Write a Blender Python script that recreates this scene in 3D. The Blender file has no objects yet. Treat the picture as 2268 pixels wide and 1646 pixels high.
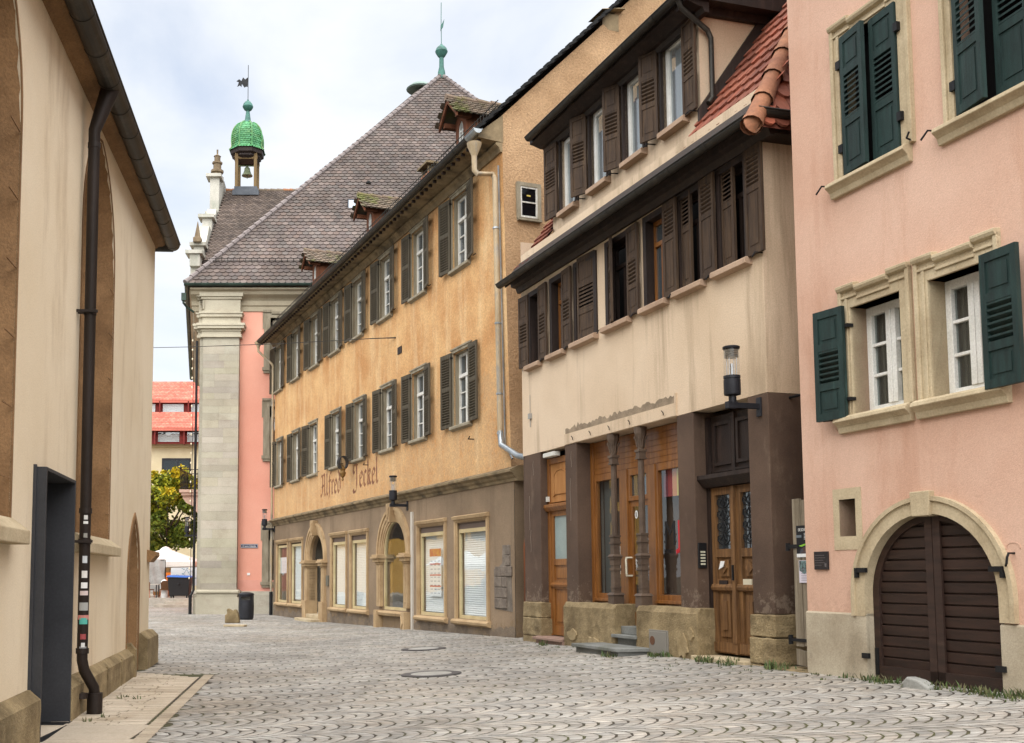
import bpy, math, random
import numpy as np
from mathutils import Vector, Matrix
random.seed(11); rng = np.random.default_rng(5)
R = math.radians
SC = bpy.context.scene
COL = SC.collection
# ------------------------------------------------------------------ camera
F, CX, HZ = 2350.0, 836.0, 1278.0            # lens measured on the 2268 px wide photograph
PITCH = math.atan(F / 27500.0); CY = HZ - F * math.tan(PITCH); ZC = 1.55
cd = bpy.data.cameras.new('camera'); cam = bpy.data.objects.new('camera', cd); COL.objects.link(cam)
cam.location = (0, 0, ZC); cam.rotation_euler = (R(90) + PITCH, 0, 0)
cd.sensor_width = 36; cd.lens = 36 * F / 2268; cd.shift_x = (1134 - CX) / 2268; cd.shift_y = (CY - 823) / 2268
cd.clip_start = .1; cd.clip_end = 2000
SC.camera = cam
# ------------------------------------------------------------------ sky, sun, exposure
SUN_EL, SUN_AZ = R(62), R(184)               # soft sun high behind the camera, through bright cloud
W = bpy.data.worlds.new('World'); SC.world = W; W.use_nodes = True
nt = W.node_tree; nt.nodes.clear()
def N(t, typ, **k):
    n = t.nodes.new(typ)
    for a, b in k.items():
        if a in n.inputs.keys(): n.inputs[a].default_value = b
        else: setattr(n, a, b)
    return n
out = N(nt, 'ShaderNodeOutputWorld'); bg = N(nt, 'ShaderNodeBackground', Strength=.095)
sky = N(nt, 'ShaderNodeTexSky', sky_type='NISHITA', sun_disc=False, sun_elevation=SUN_EL, sun_rotation=SUN_AZ, air_density=1.0, dust_density=2.0, ozone_density=1.0)
tc = N(nt, 'ShaderNodeTexCoord'); mp = N(nt, 'ShaderNodeMapping'); mp.inputs['Scale'].default_value = (1.2, 1.2, 2.6)
nz = N(nt, 'ShaderNodeTexNoise', Scale=2.1, Detail=7.0, Roughness=.55, Distortion=.35)
rp = N(nt, 'ShaderNodeValToRGB'); rp.color_ramp.elements[0].position = .34; rp.color_ramp.elements[1].position = .58
rp.color_ramp.elements[0].color = (.5, .5, .5, 1); rp.color_ramp.elements[1].color = (1, 1, 1, 1)
SKY_CLOUD = (4.3, 4.45, 4.65, 1)
cl = N(nt, 'ShaderNodeMix', data_type='RGBA'); cl.inputs['B'].default_value = SKY_CLOUD
nt.links.new(tc.outputs['Generated'], mp.inputs['Vector']); nt.links.new(mp.outputs[0], nz.inputs['Vector'])
nt.links.new(nz.outputs[0], rp.inputs[0]); nt.links.new(rp.outputs[0], cl.inputs['Factor'])
nt.links.new(sky.outputs[0], cl.inputs['A']); nt.links.new(cl.outputs['Result'], bg.inputs[0]); nt.links.new(bg.outputs[0], out.inputs[0])
ld = bpy.data.lights.new('sun', 'SUN'); sun = bpy.data.objects.new('sun', ld); COL.objects.link(sun)
ld.energy = 3.0; ld.angle = R(110); ld.color = (1, .965, .91)
sd = Vector((math.sin(SUN_AZ) * math.cos(SUN_EL), math.cos(SUN_AZ) * math.cos(SUN_EL), math.sin(SUN_EL)))
sun.rotation_euler = sd.to_track_quat('Z', 'Y').to_euler()
SC.view_settings.view_transform = 'Standard'; SC.view_settings.look = 'None'
SC.view_settings.exposure = 1.29; SC.view_settings.gamma = 1; SC.view_settings.use_curve_mapping = False
# ------------------------------------------------------------------ measuring helpers
cp_, sp_ = math.cos(PITCH), math.sin(PITCH)
CAM = np.array([0, 0, ZC])
def ray(px, py):
    a = (px - CX) / F; b = -(py - CY) / F
    return np.array([a, cp_ - b * sp_, sp_ + b * cp_])
def at_y(px, py, Y):
    r = ray(px, py); return CAM + r * (Y / r[1])
def on_z(px, py, z):
    r = ray(px, py); return CAM + r * ((z - ZC) / r[2])
class Facade:
    """a vertical wall plane: u runs left to right along it, o goes inwards, z up"""
    def __init__(s, p, vpx, flip=False):
        r = ray(vpx, HZ); d = np.array([r[0], r[1], 0.]); d /= np.linalg.norm(d)
        s.d = d if flip else -d
        s.p = np.array([p[0], p[1], 0.]); s.inw = np.array([-s.d[1], s.d[0], 0])
        s.rz = math.atan2(s.d[1], s.d[0])
    def uz(s, px, py, o=0.):
        r = ray(px, py); p0 = s.p + s.inw * o
        t = np.dot(p0 - CAM, s.inw) / np.dot(r, s.inw); q = CAM + t * r
        return float(np.dot(q - s.p, s.d)), float(q[2])
    def u(s, px, py=1278, o=0.): return s.uz(px, py, o)[0]
    def z(s, px, py, o=0.): return s.uz(px, py, o)[1]
    def W(s, u, o, z): return s.p + s.d * u + s.inw * o + np.array([0, 0, z])
def g(x, y):                                  # the street rises gently to the right
    return min(.45, max(0., .05 * (x + 2) if x > -1 else .05 * (x + 3) ** 2 / 4 if x > -3 else 0.))
def crop(x0, y0, k): return lambda x, y: ((x0 + x / k) * .756, (y0 + y / k) * .756)
z1 = crop(1480, 0, 2.351); z2 = crop(1480, 400, 2.351); z4 = crop(1500, 1250, 2.195); z5 = crop(1900, 1150, 1.936)
zO = crop(780, 1250, 2.532); k6 = crop(2300, 0, 2.533); k7 = crop(2300, 650, 2.533); k8 = crop(2250, 1350, 1.991)
def H(h, k=.85):
    h = h.lstrip('#'); c = [int(h[i:i + 2], 16) / 255 for i in (0, 2, 4)]
    return tuple(k * (x / 12.92 if x < .04045 else ((x + .055) / 1.055) ** 2.4) for x in c) + (1,)
# ------------------------------------------------------------------ materials
MATS = {}
def M(name, c1, c2=None, rough=.85, scale=1.2, grain=60, bump=.25, dist=.01, st=(1, 1, 1), stain=None, samt=.5, sscale=(2.5, 2.5, .22), slo=.52, shi=.72, metal=0., spec=.35, attr=False, gamt=.16, coat=0., lo=.35, hi=.65, wear=None):
    if name in MATS: return MATS[name]
    m = bpy.data.materials.new(name); m.use_nodes = True; MATS[name] = m
    t = m.node_tree; b = t.nodes['Principled BSDF']; L = t.links.new
    b.inputs['Roughness'].default_value = rough; b.inputs['Metallic'].default_value = metal; b.inputs['Specular IOR Level'].default_value = spec
    if coat: b.inputs['Coat Weight'].default_value = coat; b.inputs['Coat Roughness'].default_value = .15
    tc = N(t, 'ShaderNodeTexCoord'); oi = N(t, 'ShaderNodeObjectInfo')
    ml = N(t, 'ShaderNodeMath', operation='MULTIPLY'); ml.inputs[1].default_value = 43.
    L(oi.outputs['Random'], ml.inputs[0])
    va = N(t, 'ShaderNodeVectorMath', operation='ADD'); L(tc.outputs['Object'], va.inputs[0]); L(ml.outputs[0], va.inputs[1])
    mp = N(t, 'ShaderNodeMapping'); mp.inputs['Scale'].default_value = st; L(va.outputs[0], mp.inputs['Vector'])
    n1 = N(t, 'ShaderNodeTexNoise', Scale=scale, Detail=6.0, Roughness=.6); L(mp.outputs[0], n1.inputs['Vector'])
    mr = N(t, 'ShaderNodeMapRange'); mr.inputs['From Min'].default_value = lo; mr.inputs['From Max'].default_value = hi; L(n1.outputs[0], mr.inputs[0])
    mx = N(t, 'ShaderNodeMix', data_type='RGBA'); mx.inputs['A'].default_value = c1; mx.inputs['B'].default_value = c2 or c1; L(mr.outputs[0], mx.inputs['Factor'])
    cur = mx.outputs['Result']
    if stain:
        m2 = N(t, 'ShaderNodeMapping'); m2.inputs['Scale'].default_value = sscale; L(va.outputs[0], m2.inputs['Vector'])
        n2 = N(t, 'ShaderNodeTexNoise', Scale=1.0, Detail=8.0, Roughness=.68, Distortion=.2); L(m2.outputs[0], n2.inputs['Vector'])
        r2 = N(t, 'ShaderNodeMapRange'); r2.inputs['From Min'].default_value = slo; r2.inputs['From Max'].default_value = shi; r2.inputs['To Max'].default_value = samt; L(n2.outputs[0], r2.inputs[0])
        x2 = N(t, 'ShaderNodeMix', data_type='RGBA'); x2.inputs['B'].default_value = stain; L(cur, x2.inputs['A']); L(r2.outputs[0], x2.inputs['Factor']); cur = x2.outputs['Result']
    if wear:                                  # flaking and splash marks near the foot of a wall: (height, colour, amount)
        sz = N(t, 'ShaderNodeSeparateXYZ'); L(tc.outputs['Object'], sz.inputs[0]); nw = N(t, 'ShaderNodeTexNoise', Scale=7.0, Detail=9.0, Roughness=.75); L(va.outputs[0], nw.inputs['Vector'])
        hz = N(t, 'ShaderNodeMapRange'); hz.inputs['From Min'].default_value = wear[0]; hz.inputs['From Max'].default_value = wear[0] - 1.0; hz.inputs['To Min'].default_value = -.22; hz.inputs['To Max'].default_value = .06; L(sz.outputs[2], hz.inputs[0])
        ad = N(t, 'ShaderNodeMath', operation='ADD'); L(nw.outputs[0], ad.inputs[0]); L(hz.outputs[0], ad.inputs[1])
        rw = N(t, 'ShaderNodeMapRange'); rw.inputs['From Min'].default_value = .49; rw.inputs['From Max'].default_value = .56; rw.inputs['To Max'].default_value = wear[2]; L(ad.outputs[0], rw.inputs[0])
        xw = N(t, 'ShaderNodeMix', data_type='RGBA'); xw.inputs['B'].default_value = wear[1]; L(cur, xw.inputs['A']); L(rw.outputs[0], xw.inputs['Factor']); cur = xw.outputs['Result']
    n3 = N(t, 'ShaderNodeTexNoise', Scale=grain, Detail=3.0, Roughness=.65)
    if st != (1, 1, 1): L(mp.outputs[0], n3.inputs['Vector'])
    else: L(va.outputs[0], n3.inputs['Vector'])
    r3 = N(t, 'ShaderNodeMapRange'); r3.inputs['From Min'].default_value = .25; r3.inputs['From Max'].default_value = .75; r3.inputs['To Min'].default_value = 1 - gamt; r3.inputs['To Max'].default_value = 1 + gamt; L(n3.outputs[0], r3.inputs[0])
    vm = N(t, 'ShaderNodeVectorMath', operation='SCALE'); L(cur, vm.inputs[0]); L(r3.outputs[0], vm.inputs['Scale']); cur = vm.outputs[0]
    if attr:
        at = N(t, 'ShaderNodeAttribute', attribute_name='Col'); mm = N(t, 'ShaderNodeVectorMath', operation='MULTIPLY'); L(cur, mm.inputs[0]); L(at.outputs['Color'], mm.inputs[1]); cur = mm.outputs[0]
    L(cur, b.inputs['Base Color'])
    if bump:
        bp = N(t, 'ShaderNodeBump', Strength=bump, Distance=dist); L(n3.outputs[0], bp.inputs['Height']); L(bp.outputs[0], b.inputs['Normal'])
    return m
def glass(name, tint=(.75, .82, .82, 1), tr=.55, ior=1.75, dark=(.03, .035, .037, 1)):
    """flat pane: mirror reflection by Fresnel over part see-through, part flat diffuse colour"""
    if name in MATS: return MATS[name]
    m = bpy.data.materials.new(name); m.use_nodes = True; MATS[name] = m; t = m.node_tree; t.nodes.clear(); L = t.links.new
    o = N(t, 'ShaderNodeOutputMaterial'); lw = N(t, 'ShaderNodeLayerWeight', Blend=.5); pw = N(t, 'ShaderNodeMath', operation='POWER'); pw.inputs[1].default_value = 5.; fr = N(t, 'ShaderNodeMapRange'); r0 = ((ior - 1) / (ior + 1)) ** 2; fr.inputs['To Min'].default_value = r0; L(lw.outputs['Facing'], pw.inputs[0]); L(pw.outputs[0], fr.inputs[0]); gl = N(t, 'ShaderNodeBsdfGlossy', Roughness=.015); gl.inputs['Color'].default_value = (.95, .98, 1, 1)
    tp = N(t, 'ShaderNodeBsdfTransparent'); tp.inputs['Color'].default_value = tint; df = N(t, 'ShaderNodeBsdfDiffuse'); df.inputs['Color'].default_value = dark
    m1 = N(t, 'ShaderNodeMixShader', Fac=tr); L(df.outputs[0], m1.inputs[1]); L(tp.outputs[0], m1.inputs[2])
    m2 = N(t, 'ShaderNodeMixShader'); L(fr.outputs[0], m2.inputs[0]); L(m1.outputs[0], m2.inputs[1]); L(gl.outputs[0], m2.inputs[2]); L(m2.outputs[0], o.inputs[0])
    tcc = N(t, 'ShaderNodeTexCoord'); nn = N(t, 'ShaderNodeTexNoise', Scale=1.7, Detail=1.0); bp = N(t, 'ShaderNodeBump', Strength=.06, Distance=.05)
    L(tcc.outputs['Object'], nn.inputs['Vector']); L(nn.outputs[0], bp.inputs['Height']); L(bp.outputs[0], gl.inputs['Normal'])
    return m
# ------------------------------------------------------------------ mesh helpers
class MB:
    def __init__(s): s.v = []; s.f = []; s.m = []; s.c = []
    def add(s, vs, fs, m=0, c=None):
        b = len(s.v); s.v += [tuple(map(float, v)) for v in vs]
        for f in fs: s.f.append([b + i for i in f]); s.m.append(m); s.c.append(c)
        return s
    def box(s, x0, x1, y0, y1, z0, z1, m=0, c=None):
        if x0 > x1: x0, x1 = x1, x0
        if y0 > y1: y0, y1 = y1, y0
        if z0 > z1: z0, z1 = z1, z0
        return s.add([(x0, y0, z0), (x1, y0, z0), (x1, y1, z0), (x0, y1, z0), (x0, y0, z1), (x1, y0, z1), (x1, y1, z1), (x0, y1, z1)],
                     [(3, 2, 1, 0), (4, 5, 6, 7), (0, 1, 5, 4), (1, 2, 6, 5), (2, 3, 7, 6), (3, 0, 4, 7)], m, c)
    def prism(s, poly, y0, y1, m=0, ax='y', c=None):
        """polygon in (x,z) [ax y], (y,z) [ax x] or (x,y) [ax z] pushed from y0 to y1"""
        n = len(poly)
        k = {'y': lambda p, t: (p[0], t, p[1]), 'x': lambda p, t: (t, p[0], p[1]), 'z': lambda p, t: (p[0], p[1], t)}[ax]
        vs = [k(p, y0) for p in poly] + [k(p, y1) for p in poly]
        fs = [tuple(range(n)), tuple(range(2 * n - 1, n - 1, -1))] + [(i, i + n, (i + 1) % n + n, (i + 1) % n) for i in range(n)]
        return s.add(vs, fs, m, c)
    def hexa(s, p, m=0, c=None):             # 8 points, bottom ring then top ring
        return s.add(p, [(3, 2, 1, 0), (4, 5, 6, 7), (0, 1, 5, 4), (1, 2, 6, 5), (2, 3, 7, 6), (3, 0, 4, 7)], m, c)
    def tube(s, pts, r, n=10, cap=True, m=0):
        pts = [Vector(p) for p in pts]; k = len(pts); rs = r if isinstance(r, (list, tuple)) else [r] * k
        up = Vector((0, 0, 1)); vs = []; prev = None
        for i in range(k):
            t = ((pts[min(i + 1, k - 1)] - pts[i]).normalized() + (pts[i] - pts[max(i - 1, 0)]).normalized())
            t = t.normalized() if t.length > 1e-6 else Vector((0, 0, 1))
            if prev is None:
                a = t.cross(up); a = a if a.length > 1e-3 else t.cross(Vector((1, 0, 0)))
            else: a = prev - t * prev.dot(t)
            a.normalize(); prev = a; b = t.cross(a)
            for j in range(n):
                w = 2 * math.pi * j / n; vs.append(pts[i] + (a * math.cos(w) + b * math.sin(w)) * rs[i])
        fs = [(i * n + j, i * n + (j + 1) % n, (i + 1) * n + (j + 1) % n, (i + 1) * n + j) for i in range(k - 1) for j in range(n)]
        if cap: fs += [tuple(range(n - 1, -1, -1)), tuple(range((k - 1) * n, k * n))]
        return s.add(vs, fs, m)
    def lathe(s, prof, c=(0, 0, 0), n=16, m=0, rot=0):
        vs = []; k = len(prof)
        for r, z in prof:
            for j in range(n):
                w = 2 * math.pi * j / n + rot; vs.append((c[0] + r * math.cos(w), c[1] + r * math.sin(w), c[2] + z))
        fs = [(i * n + j, i * n + (j + 1) % n, (i + 1) * n + (j + 1) % n, (i + 1) * n + j) for i in range(k - 1) for j in range(n)]
        return s.add(vs, fs + [tuple(range(n - 1, -1, -1)), tuple(range((k - 1) * n, k * n))], m)
    def band(s, outer, inner, y0, y1, m=0):
        """ring strip between two polylines of (x,z), from y0 (front) to y1 (back)"""
        n = len(outer); vs = []
        for p in (outer, inner):
            for y in (y0, y1): vs += [(q[0], y, q[1]) for q in p]
        of, ob, i_f, ib = 0, n, 2 * n, 3 * n; fs = []
        for i in range(n - 1):
            fs += [(of + i, of + i + 1, i_f + i + 1, i_f + i), (of + i, ob + i, ob + i + 1, of + i + 1), (i_f + i, i_f + i + 1, ib + i + 1, ib + i), (ob + i, ib + i, ib + i + 1, ob + i + 1)]
        fs += [(of, i_f, ib, ob), (of + n - 1, ob + n - 1, ib + n - 1, i_f + n - 1)]
        return s.add(vs, fs, m)
    def quad(s, a, b, c, d, m=0, col=None): return s.add([a, b, c, d], [(0, 1, 2, 3)], m, col)
    def wall(s, u0, u1, z0, z1, ops=(), y=0., depth=.2, m=0, top=None):
        """sheet with openings (a,b,zb,fn_top or zt); one opening per column of u; top(u) may replace z1"""
        T = top or (lambda u: z1)
        cuts = {u0, u1}
        for a, b, zb, zt in ops:
            cuts |= {a, b}
            if callable(zt): cuts |= {a + (b - a) * (1 - math.cos(math.pi * i / 14)) / 2 for i in range(1, 14)}
        cs = sorted(c for c in cuts if u0 - 1e-6 <= c <= u1 + 1e-6)
        for a, b in zip(cs[:-1], cs[1:]):
            op = [o for o in ops if o[0] - 1e-6 <= (a + b) / 2 <= o[1] + 1e-6]
            if not op: s.quad((a, y, z0), (b, y, z0), (b, y, T(b)), (a, y, T(a)), m); continue
            _, _, zb, zt = op[0]; fa = zt(a) if callable(zt) else zt; fb = zt(b) if callable(zt) else zt
            if zb > z0 + 1e-4: s.quad((a, y, z0), (b, y, z0), (b, y, zb), (a, y, zb), m); s.quad((a, y, zb), (b, y, zb), (b, y + depth, zb), (a, y + depth, zb), m)
            s.quad((a, y, fa), (b, y, fb), (b, y, T(b)), (a, y, T(a)), m); s.quad((b, y, fb), (a, y, fa), (a, y + depth, fa), (b, y + depth, fb), m)
        for a, b, zb, zt in ops:
            fa = zt(a) if callable(zt) else zt; fb = zt(b) if callable(zt) else zt
            s.quad((a, y, zb), (a, y, fa), (a, y + depth, fa), (a, y + depth, zb), m); s.quad((b, y, fb), (b, y, zb), (b, y + depth, zb), (b, y + depth, fb), m)
        return s
    def obj(s, name, mat, parent=None, loc=(0, 0, 0), rz=0., smooth=False, bevel=0.):
        me = bpy.data.meshes.new(name); me.from_pydata(s.v, [], s.f)
        for mm in (mat if isinstance(mat, (list, tuple)) else [mat]): me.materials.append(mm)
        if any(s.m): me.polygons.foreach_set('material_index', s.m)
        if any(c is not None for c in s.c):
            at = me.color_attributes.new('Col', 'FLOAT_COLOR', 'CORNER'); buf = []
            for f, c in zip(s.f, s.c): buf += list((c or (1, 1, 1)) + (1,)) * len(f)
            at.data.foreach_set('color', buf)
        if smooth: me.polygons.foreach_set('use_smooth', [True] * len(me.polygons))
        me.update(); o = bpy.data.objects.new(name, me); COL.objects.link(o)
        o.location = loc; o.rotation_euler.z = rz
        if parent: o.parent = parent
        if smooth:
            md = o.modifiers.new('e', 'EDGE_SPLIT'); md.split_angle = R(42)
        if bevel:
            md = o.modifiers.new('b', 'BEVEL'); md.width = bevel; md.segments = 2; md.limit_method = 'ANGLE'; md.angle_limit = R(50)
        return o
def tag(o, label=None, cat=None, group=None, kind=None):
    if label: o['label'] = label
    if cat: o['category'] = cat
    if group: o['group'] = group
    if kind: o['kind'] = kind
    return o
def root(name, label, cat, loc=(0, 0, 0), rz=0., group=None):
    o = bpy.data.objects.new(name, None); COL.objects.link(o); o.location = loc; o.rotation_euler.z = rz; o.empty_display_size = .3
    return tag(o, label, cat, group)
def kids(o): return [c for c in COL.objects if c.parent == o]
def copy_tree(o, parent=None):
    c = o.copy(); COL.objects.link(c)
    if parent: c.parent = parent
    for ch in kids(o): copy_tree(ch, c)
    return c
def text_mesh(name, body, size, mat, parent=None, loc=(0, 0, 0), rz=0., depth=.002, align='LEFT', sx=1.):
    cu = bpy.data.curves.new(name, 'FONT'); cu.body = body; cu.size = size; cu.extrude = depth; cu.align_x = align; cu.resolution_u = 3
    t = bpy.data.objects.new(name, cu); COL.objects.link(t); dg = bpy.context.evaluated_depsgraph_get()
    me = bpy.data.meshes.new_from_object(t.evaluated_get(dg)); bpy.data.objects.remove(t); bpy.data.curves.remove(cu)
    for v in me.vertices: x, y, z = v.co; v.co = (x * sx, -z, y)
    me.materials.clear(); me.materials.append(mat); o = bpy.data.objects.new(name, me); COL.objects.link(o); o.location = loc; o.rotation_euler.z = rz
    if parent: o.parent = parent
    return o
def tiles(mb, P0, ex, ey, en, A, Bl, inside, tw, th, cols, jit=.006, lap=1.35):
    """beaver-tail tiles on a slope: P0 eave corner, ex along eave, ey up the slope, en normal"""
    P0, ex, ey, en = map(lambda q: np.array(q, float), (P0, ex, ey, en)); r = random.Random(3)
    for j in range(int(Bl / th) + 1):
        for i in range(-1, int(A / tw) + 2):
            a = i * tw + (tw / 2 if j % 2 else 0); b = j * th
            if not inside(a, b + th * .5): continue
            w = tw * .485; lift = .048 + r.uniform(0, jit); dz = r.uniform(-jit, jit); lh = th * lap
            pts = [(-w, lh, .006), (-w, th * .28, lift * .8), (-w * .72, th * .06, lift), (-w * .28, -th * .06, lift), (w * .28, -th * .06, lift), (w * .72, th * .06, lift), (w, th * .28, lift * .8), (w, lh, .006)]
            V = [P0 + ex * (a + p[0]) + ey * (b + p[1] + dz) + en * p[2] for p in pts]
            Lw = [P0 + ex * (a + p[0]) + ey * (b + p[1] + dz) + en * (p[2] - .036) for p in pts[1:7]]
            c = r.choice(cols); k = r.uniform(.8, 1.18); c = tuple(q * k for q in c)
            n0 = len(pts)
            mb.add(V + Lw, [tuple(range(n0))[::-1]] + [(n0 + q, n0 + q + 1, q + 2, q + 1)[::-1] for q in range(5)], 0, c)
    return mb
# ------------------------------------------------------------------ palette
ochre = M('ochre_plaster', H('#e0b57f'), H('#c48f5a'), scale=.8, grain=26, bump=.5, dist=.012, stain=H('#ecd3a8'), samt=.5, sscale=(2.2, 2.2, .3), slo=.5, shi=.68, gamt=.26, wear=(7.0, H('#c9a57a'), .6))
rough_ochre = M('rough_ochre_plaster', H('#c3a07a'), H('#a88662'), scale=.8, grain=22, bump=1., dist=.03, stain=H('#6a563c'), samt=.5, sscale=(1.1, 1.1, .9), slo=.62, shi=.75, gamt=.25)
taupe = M('taupe_plaster', H('#9d876e'), H('#75634f'), scale=.3, grain=45, bump=.35, stain=H('#6f5d4a'), samt=.7, sscale=(2., 2., .22), wear=(1.2, H('#8a7355'), .7))
cream = M('cream_plaster', H('#e3cdb2'), H('#d4bc9f'), scale=.5, grain=55, bump=.35, stain=H('#9c876d'), samt=.8, sscale=(2.0, 2.0, .15), slo=.52, shi=.72)
brownp = M('brown_plaster', H('#645042'), H('#503f34'), scale=.9, grain=60, bump=.3, stain=H('#8d7a66'), samt=.35, sscale=(3, 3, 1.2), slo=.6, shi=.75, wear=(1.95, H('#8c7c6b'), .5))
pinkp = M('pink_plaster', H('#dfbba6'), H('#d1a891'), scale=.45, grain=75, bump=.45, dist=.008, stain=H('#c4977e'), samt=.9, sscale=(1.3, 1.3, .25), slo=.52, shi=.72, wear=(2.0, H('#c7a28c'), .6), gamt=.12)
salmonp = M('salmon_plaster', H('#f0b09a'), H('#e8a28c'), scale=.3, grain=40, bump=.3, gamt=.08)
whitep = M('church_plaster', H('#f2e3c9'), H('#e8d6b8'), scale=.5, grain=60, bump=.35, stain=H('#b79d7b'), samt=.6, sscale=(1.6, 1.6, .35), slo=.53, shi=.74, gamt=.09)
sand = M('sandstone', H('#a6936f'), H('#78674a'), scale=2.2, grain=40, bump=.8, dist=.02, stain=H('#54472f'), samt=.8, sscale=(2.5, 2.5, 1.6), slo=.52, shi=.72, gamt=.22)
brownst = M('brown_sandstone', H('#9a7752'), H('#7c5d3d'), scale=1.3, grain=40, bump=.6, dist=.012, stain=H('#5b4128'), samt=.5, sscale=(1.5, 1.5, 2.5), gamt=.22)
palest = M('pale_sandstone', H('#cbbb9c'), H('#b09e80'), scale=1.8, grain=45, bump=.4, stain=H('#8b7a5a'), samt=.5, sscale=(3, 3, .6), slo=.55, shi=.75)
greyst = M('grey_ashlar', H('#c4beae'), H('#aca696'), scale=.5, grain=30, bump=.3, stain=H('#98897a'), samt=.45, sscale=(1.2, 1.2, 1.8), attr=True)
plinthg = M('plinth_render', H('#c6bba5'), H('#a99c86'), scale=1.1, grain=50, bump=.4, stain=H('#80745f'), samt=.6, sscale=(1.8, 1.8, 1.), slo=.55, shi=.75, wear=(.95, H('#7c7468'), .6))
trim = M('moulded_stone_trim', H('#c4a983'), H('#a88c68'), scale=1.4, grain=60, bump=.25, stain=H('#6f5a40'), samt=.6, sscale=(4, 4, .8), slo=.55, shi=.75)
darkst = M('weathered_cornice', H('#9a8768'), H('#6f6048'), scale=2., grain=50, bump=.4, stain=H('#3f382b'), samt=.8, sscale=(2, 2, 2), slo=.5, shi=.68)
frameg = M('grey_window_stone', H('#a39a86'), H('#857b67'), scale=2., grain=60, bump=.3, st=(3, 3, .8))
shg = M('olive_shutter_paint', H('#5d5443'), H('#453e31'), scale=2.2, grain=40, bump=.3, st=(6, 6, .8), rough=.75, gamt=.2, stain=H('#3a3428'), samt=.5, sscale=(6, 6, .8))
shb = M('brown_shutter_wood', H('#56422f'), H('#382a20'), scale=2.4, grain=40, bump=.45, st=(8, 8, .7), rough=.7, gamt=.25, stain=H('#7f684e'), samt=.6, sscale=(9, 9, .7), slo=.58, shi=.75)
dkb = M('dark_brown_wood', H('#30231d'), H('#231915'), scale=2., grain=35, bump=.4, st=(6, 6, .8), rough=.6, stain=H('#55423a'), samt=.5, sscale=(8, 8, .7))
gateb = M('gate_brown_planks', H('#402d25'), H('#2d201a'), scale=2., grain=35, bump=.4, st=(.9, 6, 7), rough=.55, stain=H('#6a574a'), samt=.5, sscale=(.8, 6, 8), slo=.6, shi=.78)
shgr = M('dark_green_shutter', H('#213a37'), H('#152725'), scale=2.4, grain=40, bump=.4, st=(7, 7, .8), rough=.6, gamt=.2, stain=H('#4d6a66'), samt=.45, sscale=(8, 8, .8), slo=.58, shi=.76)
doorw = M('varnished_door_wood', H('#98642f'), H('#7b4c22'), scale=2., grain=35, bump=.2, st=(9, 9, .8), rough=.45, gamt=.14, coat=.2)
oldw = M('old_oak_door', H('#8a643c'), H('#5f4226'), scale=2., grain=35, bump=.5, st=(10, 10, .7), rough=.7, gamt=.25, stain=H('#3c2b1c'), samt=.6, sscale=(7, 7, .9))
greyw = M('grey_weathered_boards', H('#9b8f7c'), H('#776c5a'), scale=2., grain=40, bump=.5, st=(10, 10, .6), rough=.85, gamt=.25, stain=H('#5b5142'), samt=.5, sscale=(9, 9, .5))
whitef = M('white_window_paint', H('#f2f2ee'), H('#e2e2dc'), scale=3., grain=50, bump=.1, rough=.45)
oldwhite = M('flaking_white_paint', H('#ecebe6'), H('#d3d0c6'), scale=4., grain=30, bump=.3, st=(6, 6, 1), rough=.7, stain=H('#8c8068'), samt=.7, sscale=(8, 8, 1.2))
gut = M('dark_gutter_metal', H('#3d3a35'), H('#2b2926'), scale=1.5, grain=30, bump=.1, rough=.5, metal=.4, stain=H('#6b645a'), samt=.5, sscale=(3, 3, 3))
copperd = M('dark_copper_pipe', H('#332a26'), H('#271f1a'), scale=2., grain=30, bump=.1, rough=.55, metal=.3, st=(3, 3, .6), stain=H('#2b211c'), samt=.6)
zinc = M('painted_zinc_pipe', H('#c7b292'), H('#a99677'), scale=1.8, grain=30, bump=.15, rough=.6, st=(2, 2, .5), stain=H('#8e8f8c'), samt=.8, sscale=(3, 3, .8), slo=.5, shi=.62)
bright_zinc = M('bright_zinc', H('#b9bfc3'), H('#8f969b'), scale=2., grain=30, bump=.05, rough=.35, metal=.7)
iron = M('black_iron', H('#2a2a2c'), H('#1c1c1e'), scale=3., grain=40, bump=.2, rough=.55, metal=.4)
anth = M('anthracite_metal', H('#33343a'), H('#2a2b30'), scale=3., grain=50, bump=.08, rough=.5, metal=.3)
steel = M('portal_steel', H('#3a3b3f'), H('#2f3034'), scale=1.2, grain=40, bump=.06, rough=.6)
alu = M('aluminium', H('#c3c6c8'), H('#a9adb0'), scale=3., grain=40, bump=0, rough=.3, metal=.9)
verd = M('green_glazed_tiles', H('#58a070'), H('#3a7d4c'), scale=2., grain=20, bump=.1, rough=.55, attr=True, stain=H('#7a7a3c'), samt=.5, sscale=(1, 1, 1))
patina = M('copper_patina', H('#4b7f74'), H('#395f58'), scale=2., grain=20, bump=.1, rough=.6, stain=H('#2c4a42'), samt=.6, sscale=(2, 2, 2))
slate = M('grey_brown_roof_tile', H('#6c615b'), H('#514842'), scale=.35, grain=14, bump=.2, rough=.75, attr=True, gamt=.15, stain=H('#463e38'), samt=.7, sscale=(.45, .45, .45))
redt = M('red_roof_tile', H('#a5644e'), H('#804a39'), scale=1., grain=20, bump=.3, rough=.75, attr=True, stain=H('#7a4a3a'), samt=.5, sscale=(2, 2, 2))
farred = M('bright_red_tile', H('#dd8270'), H('#cf7463'), scale=.5, grain=10, bump=.1, rough=.8, attr=True)
mosst = M('mossy_tile', H('#84776a'), H('#655a4e'), scale=1.5, grain=25, bump=.4, rough=.85, attr=True, stain=H('#76803a'), samt=.6, sscale=(1.5, 1.5, 1.5), slo=.5, shi=.62)
brick = M('old_brick', H('#a8694a'), H('#8a5238'), scale=3., grain=40, bump=.5, rough=.9, stain=H('#b5a48a'), samt=.5, sscale=(8, 8, 12))
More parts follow.
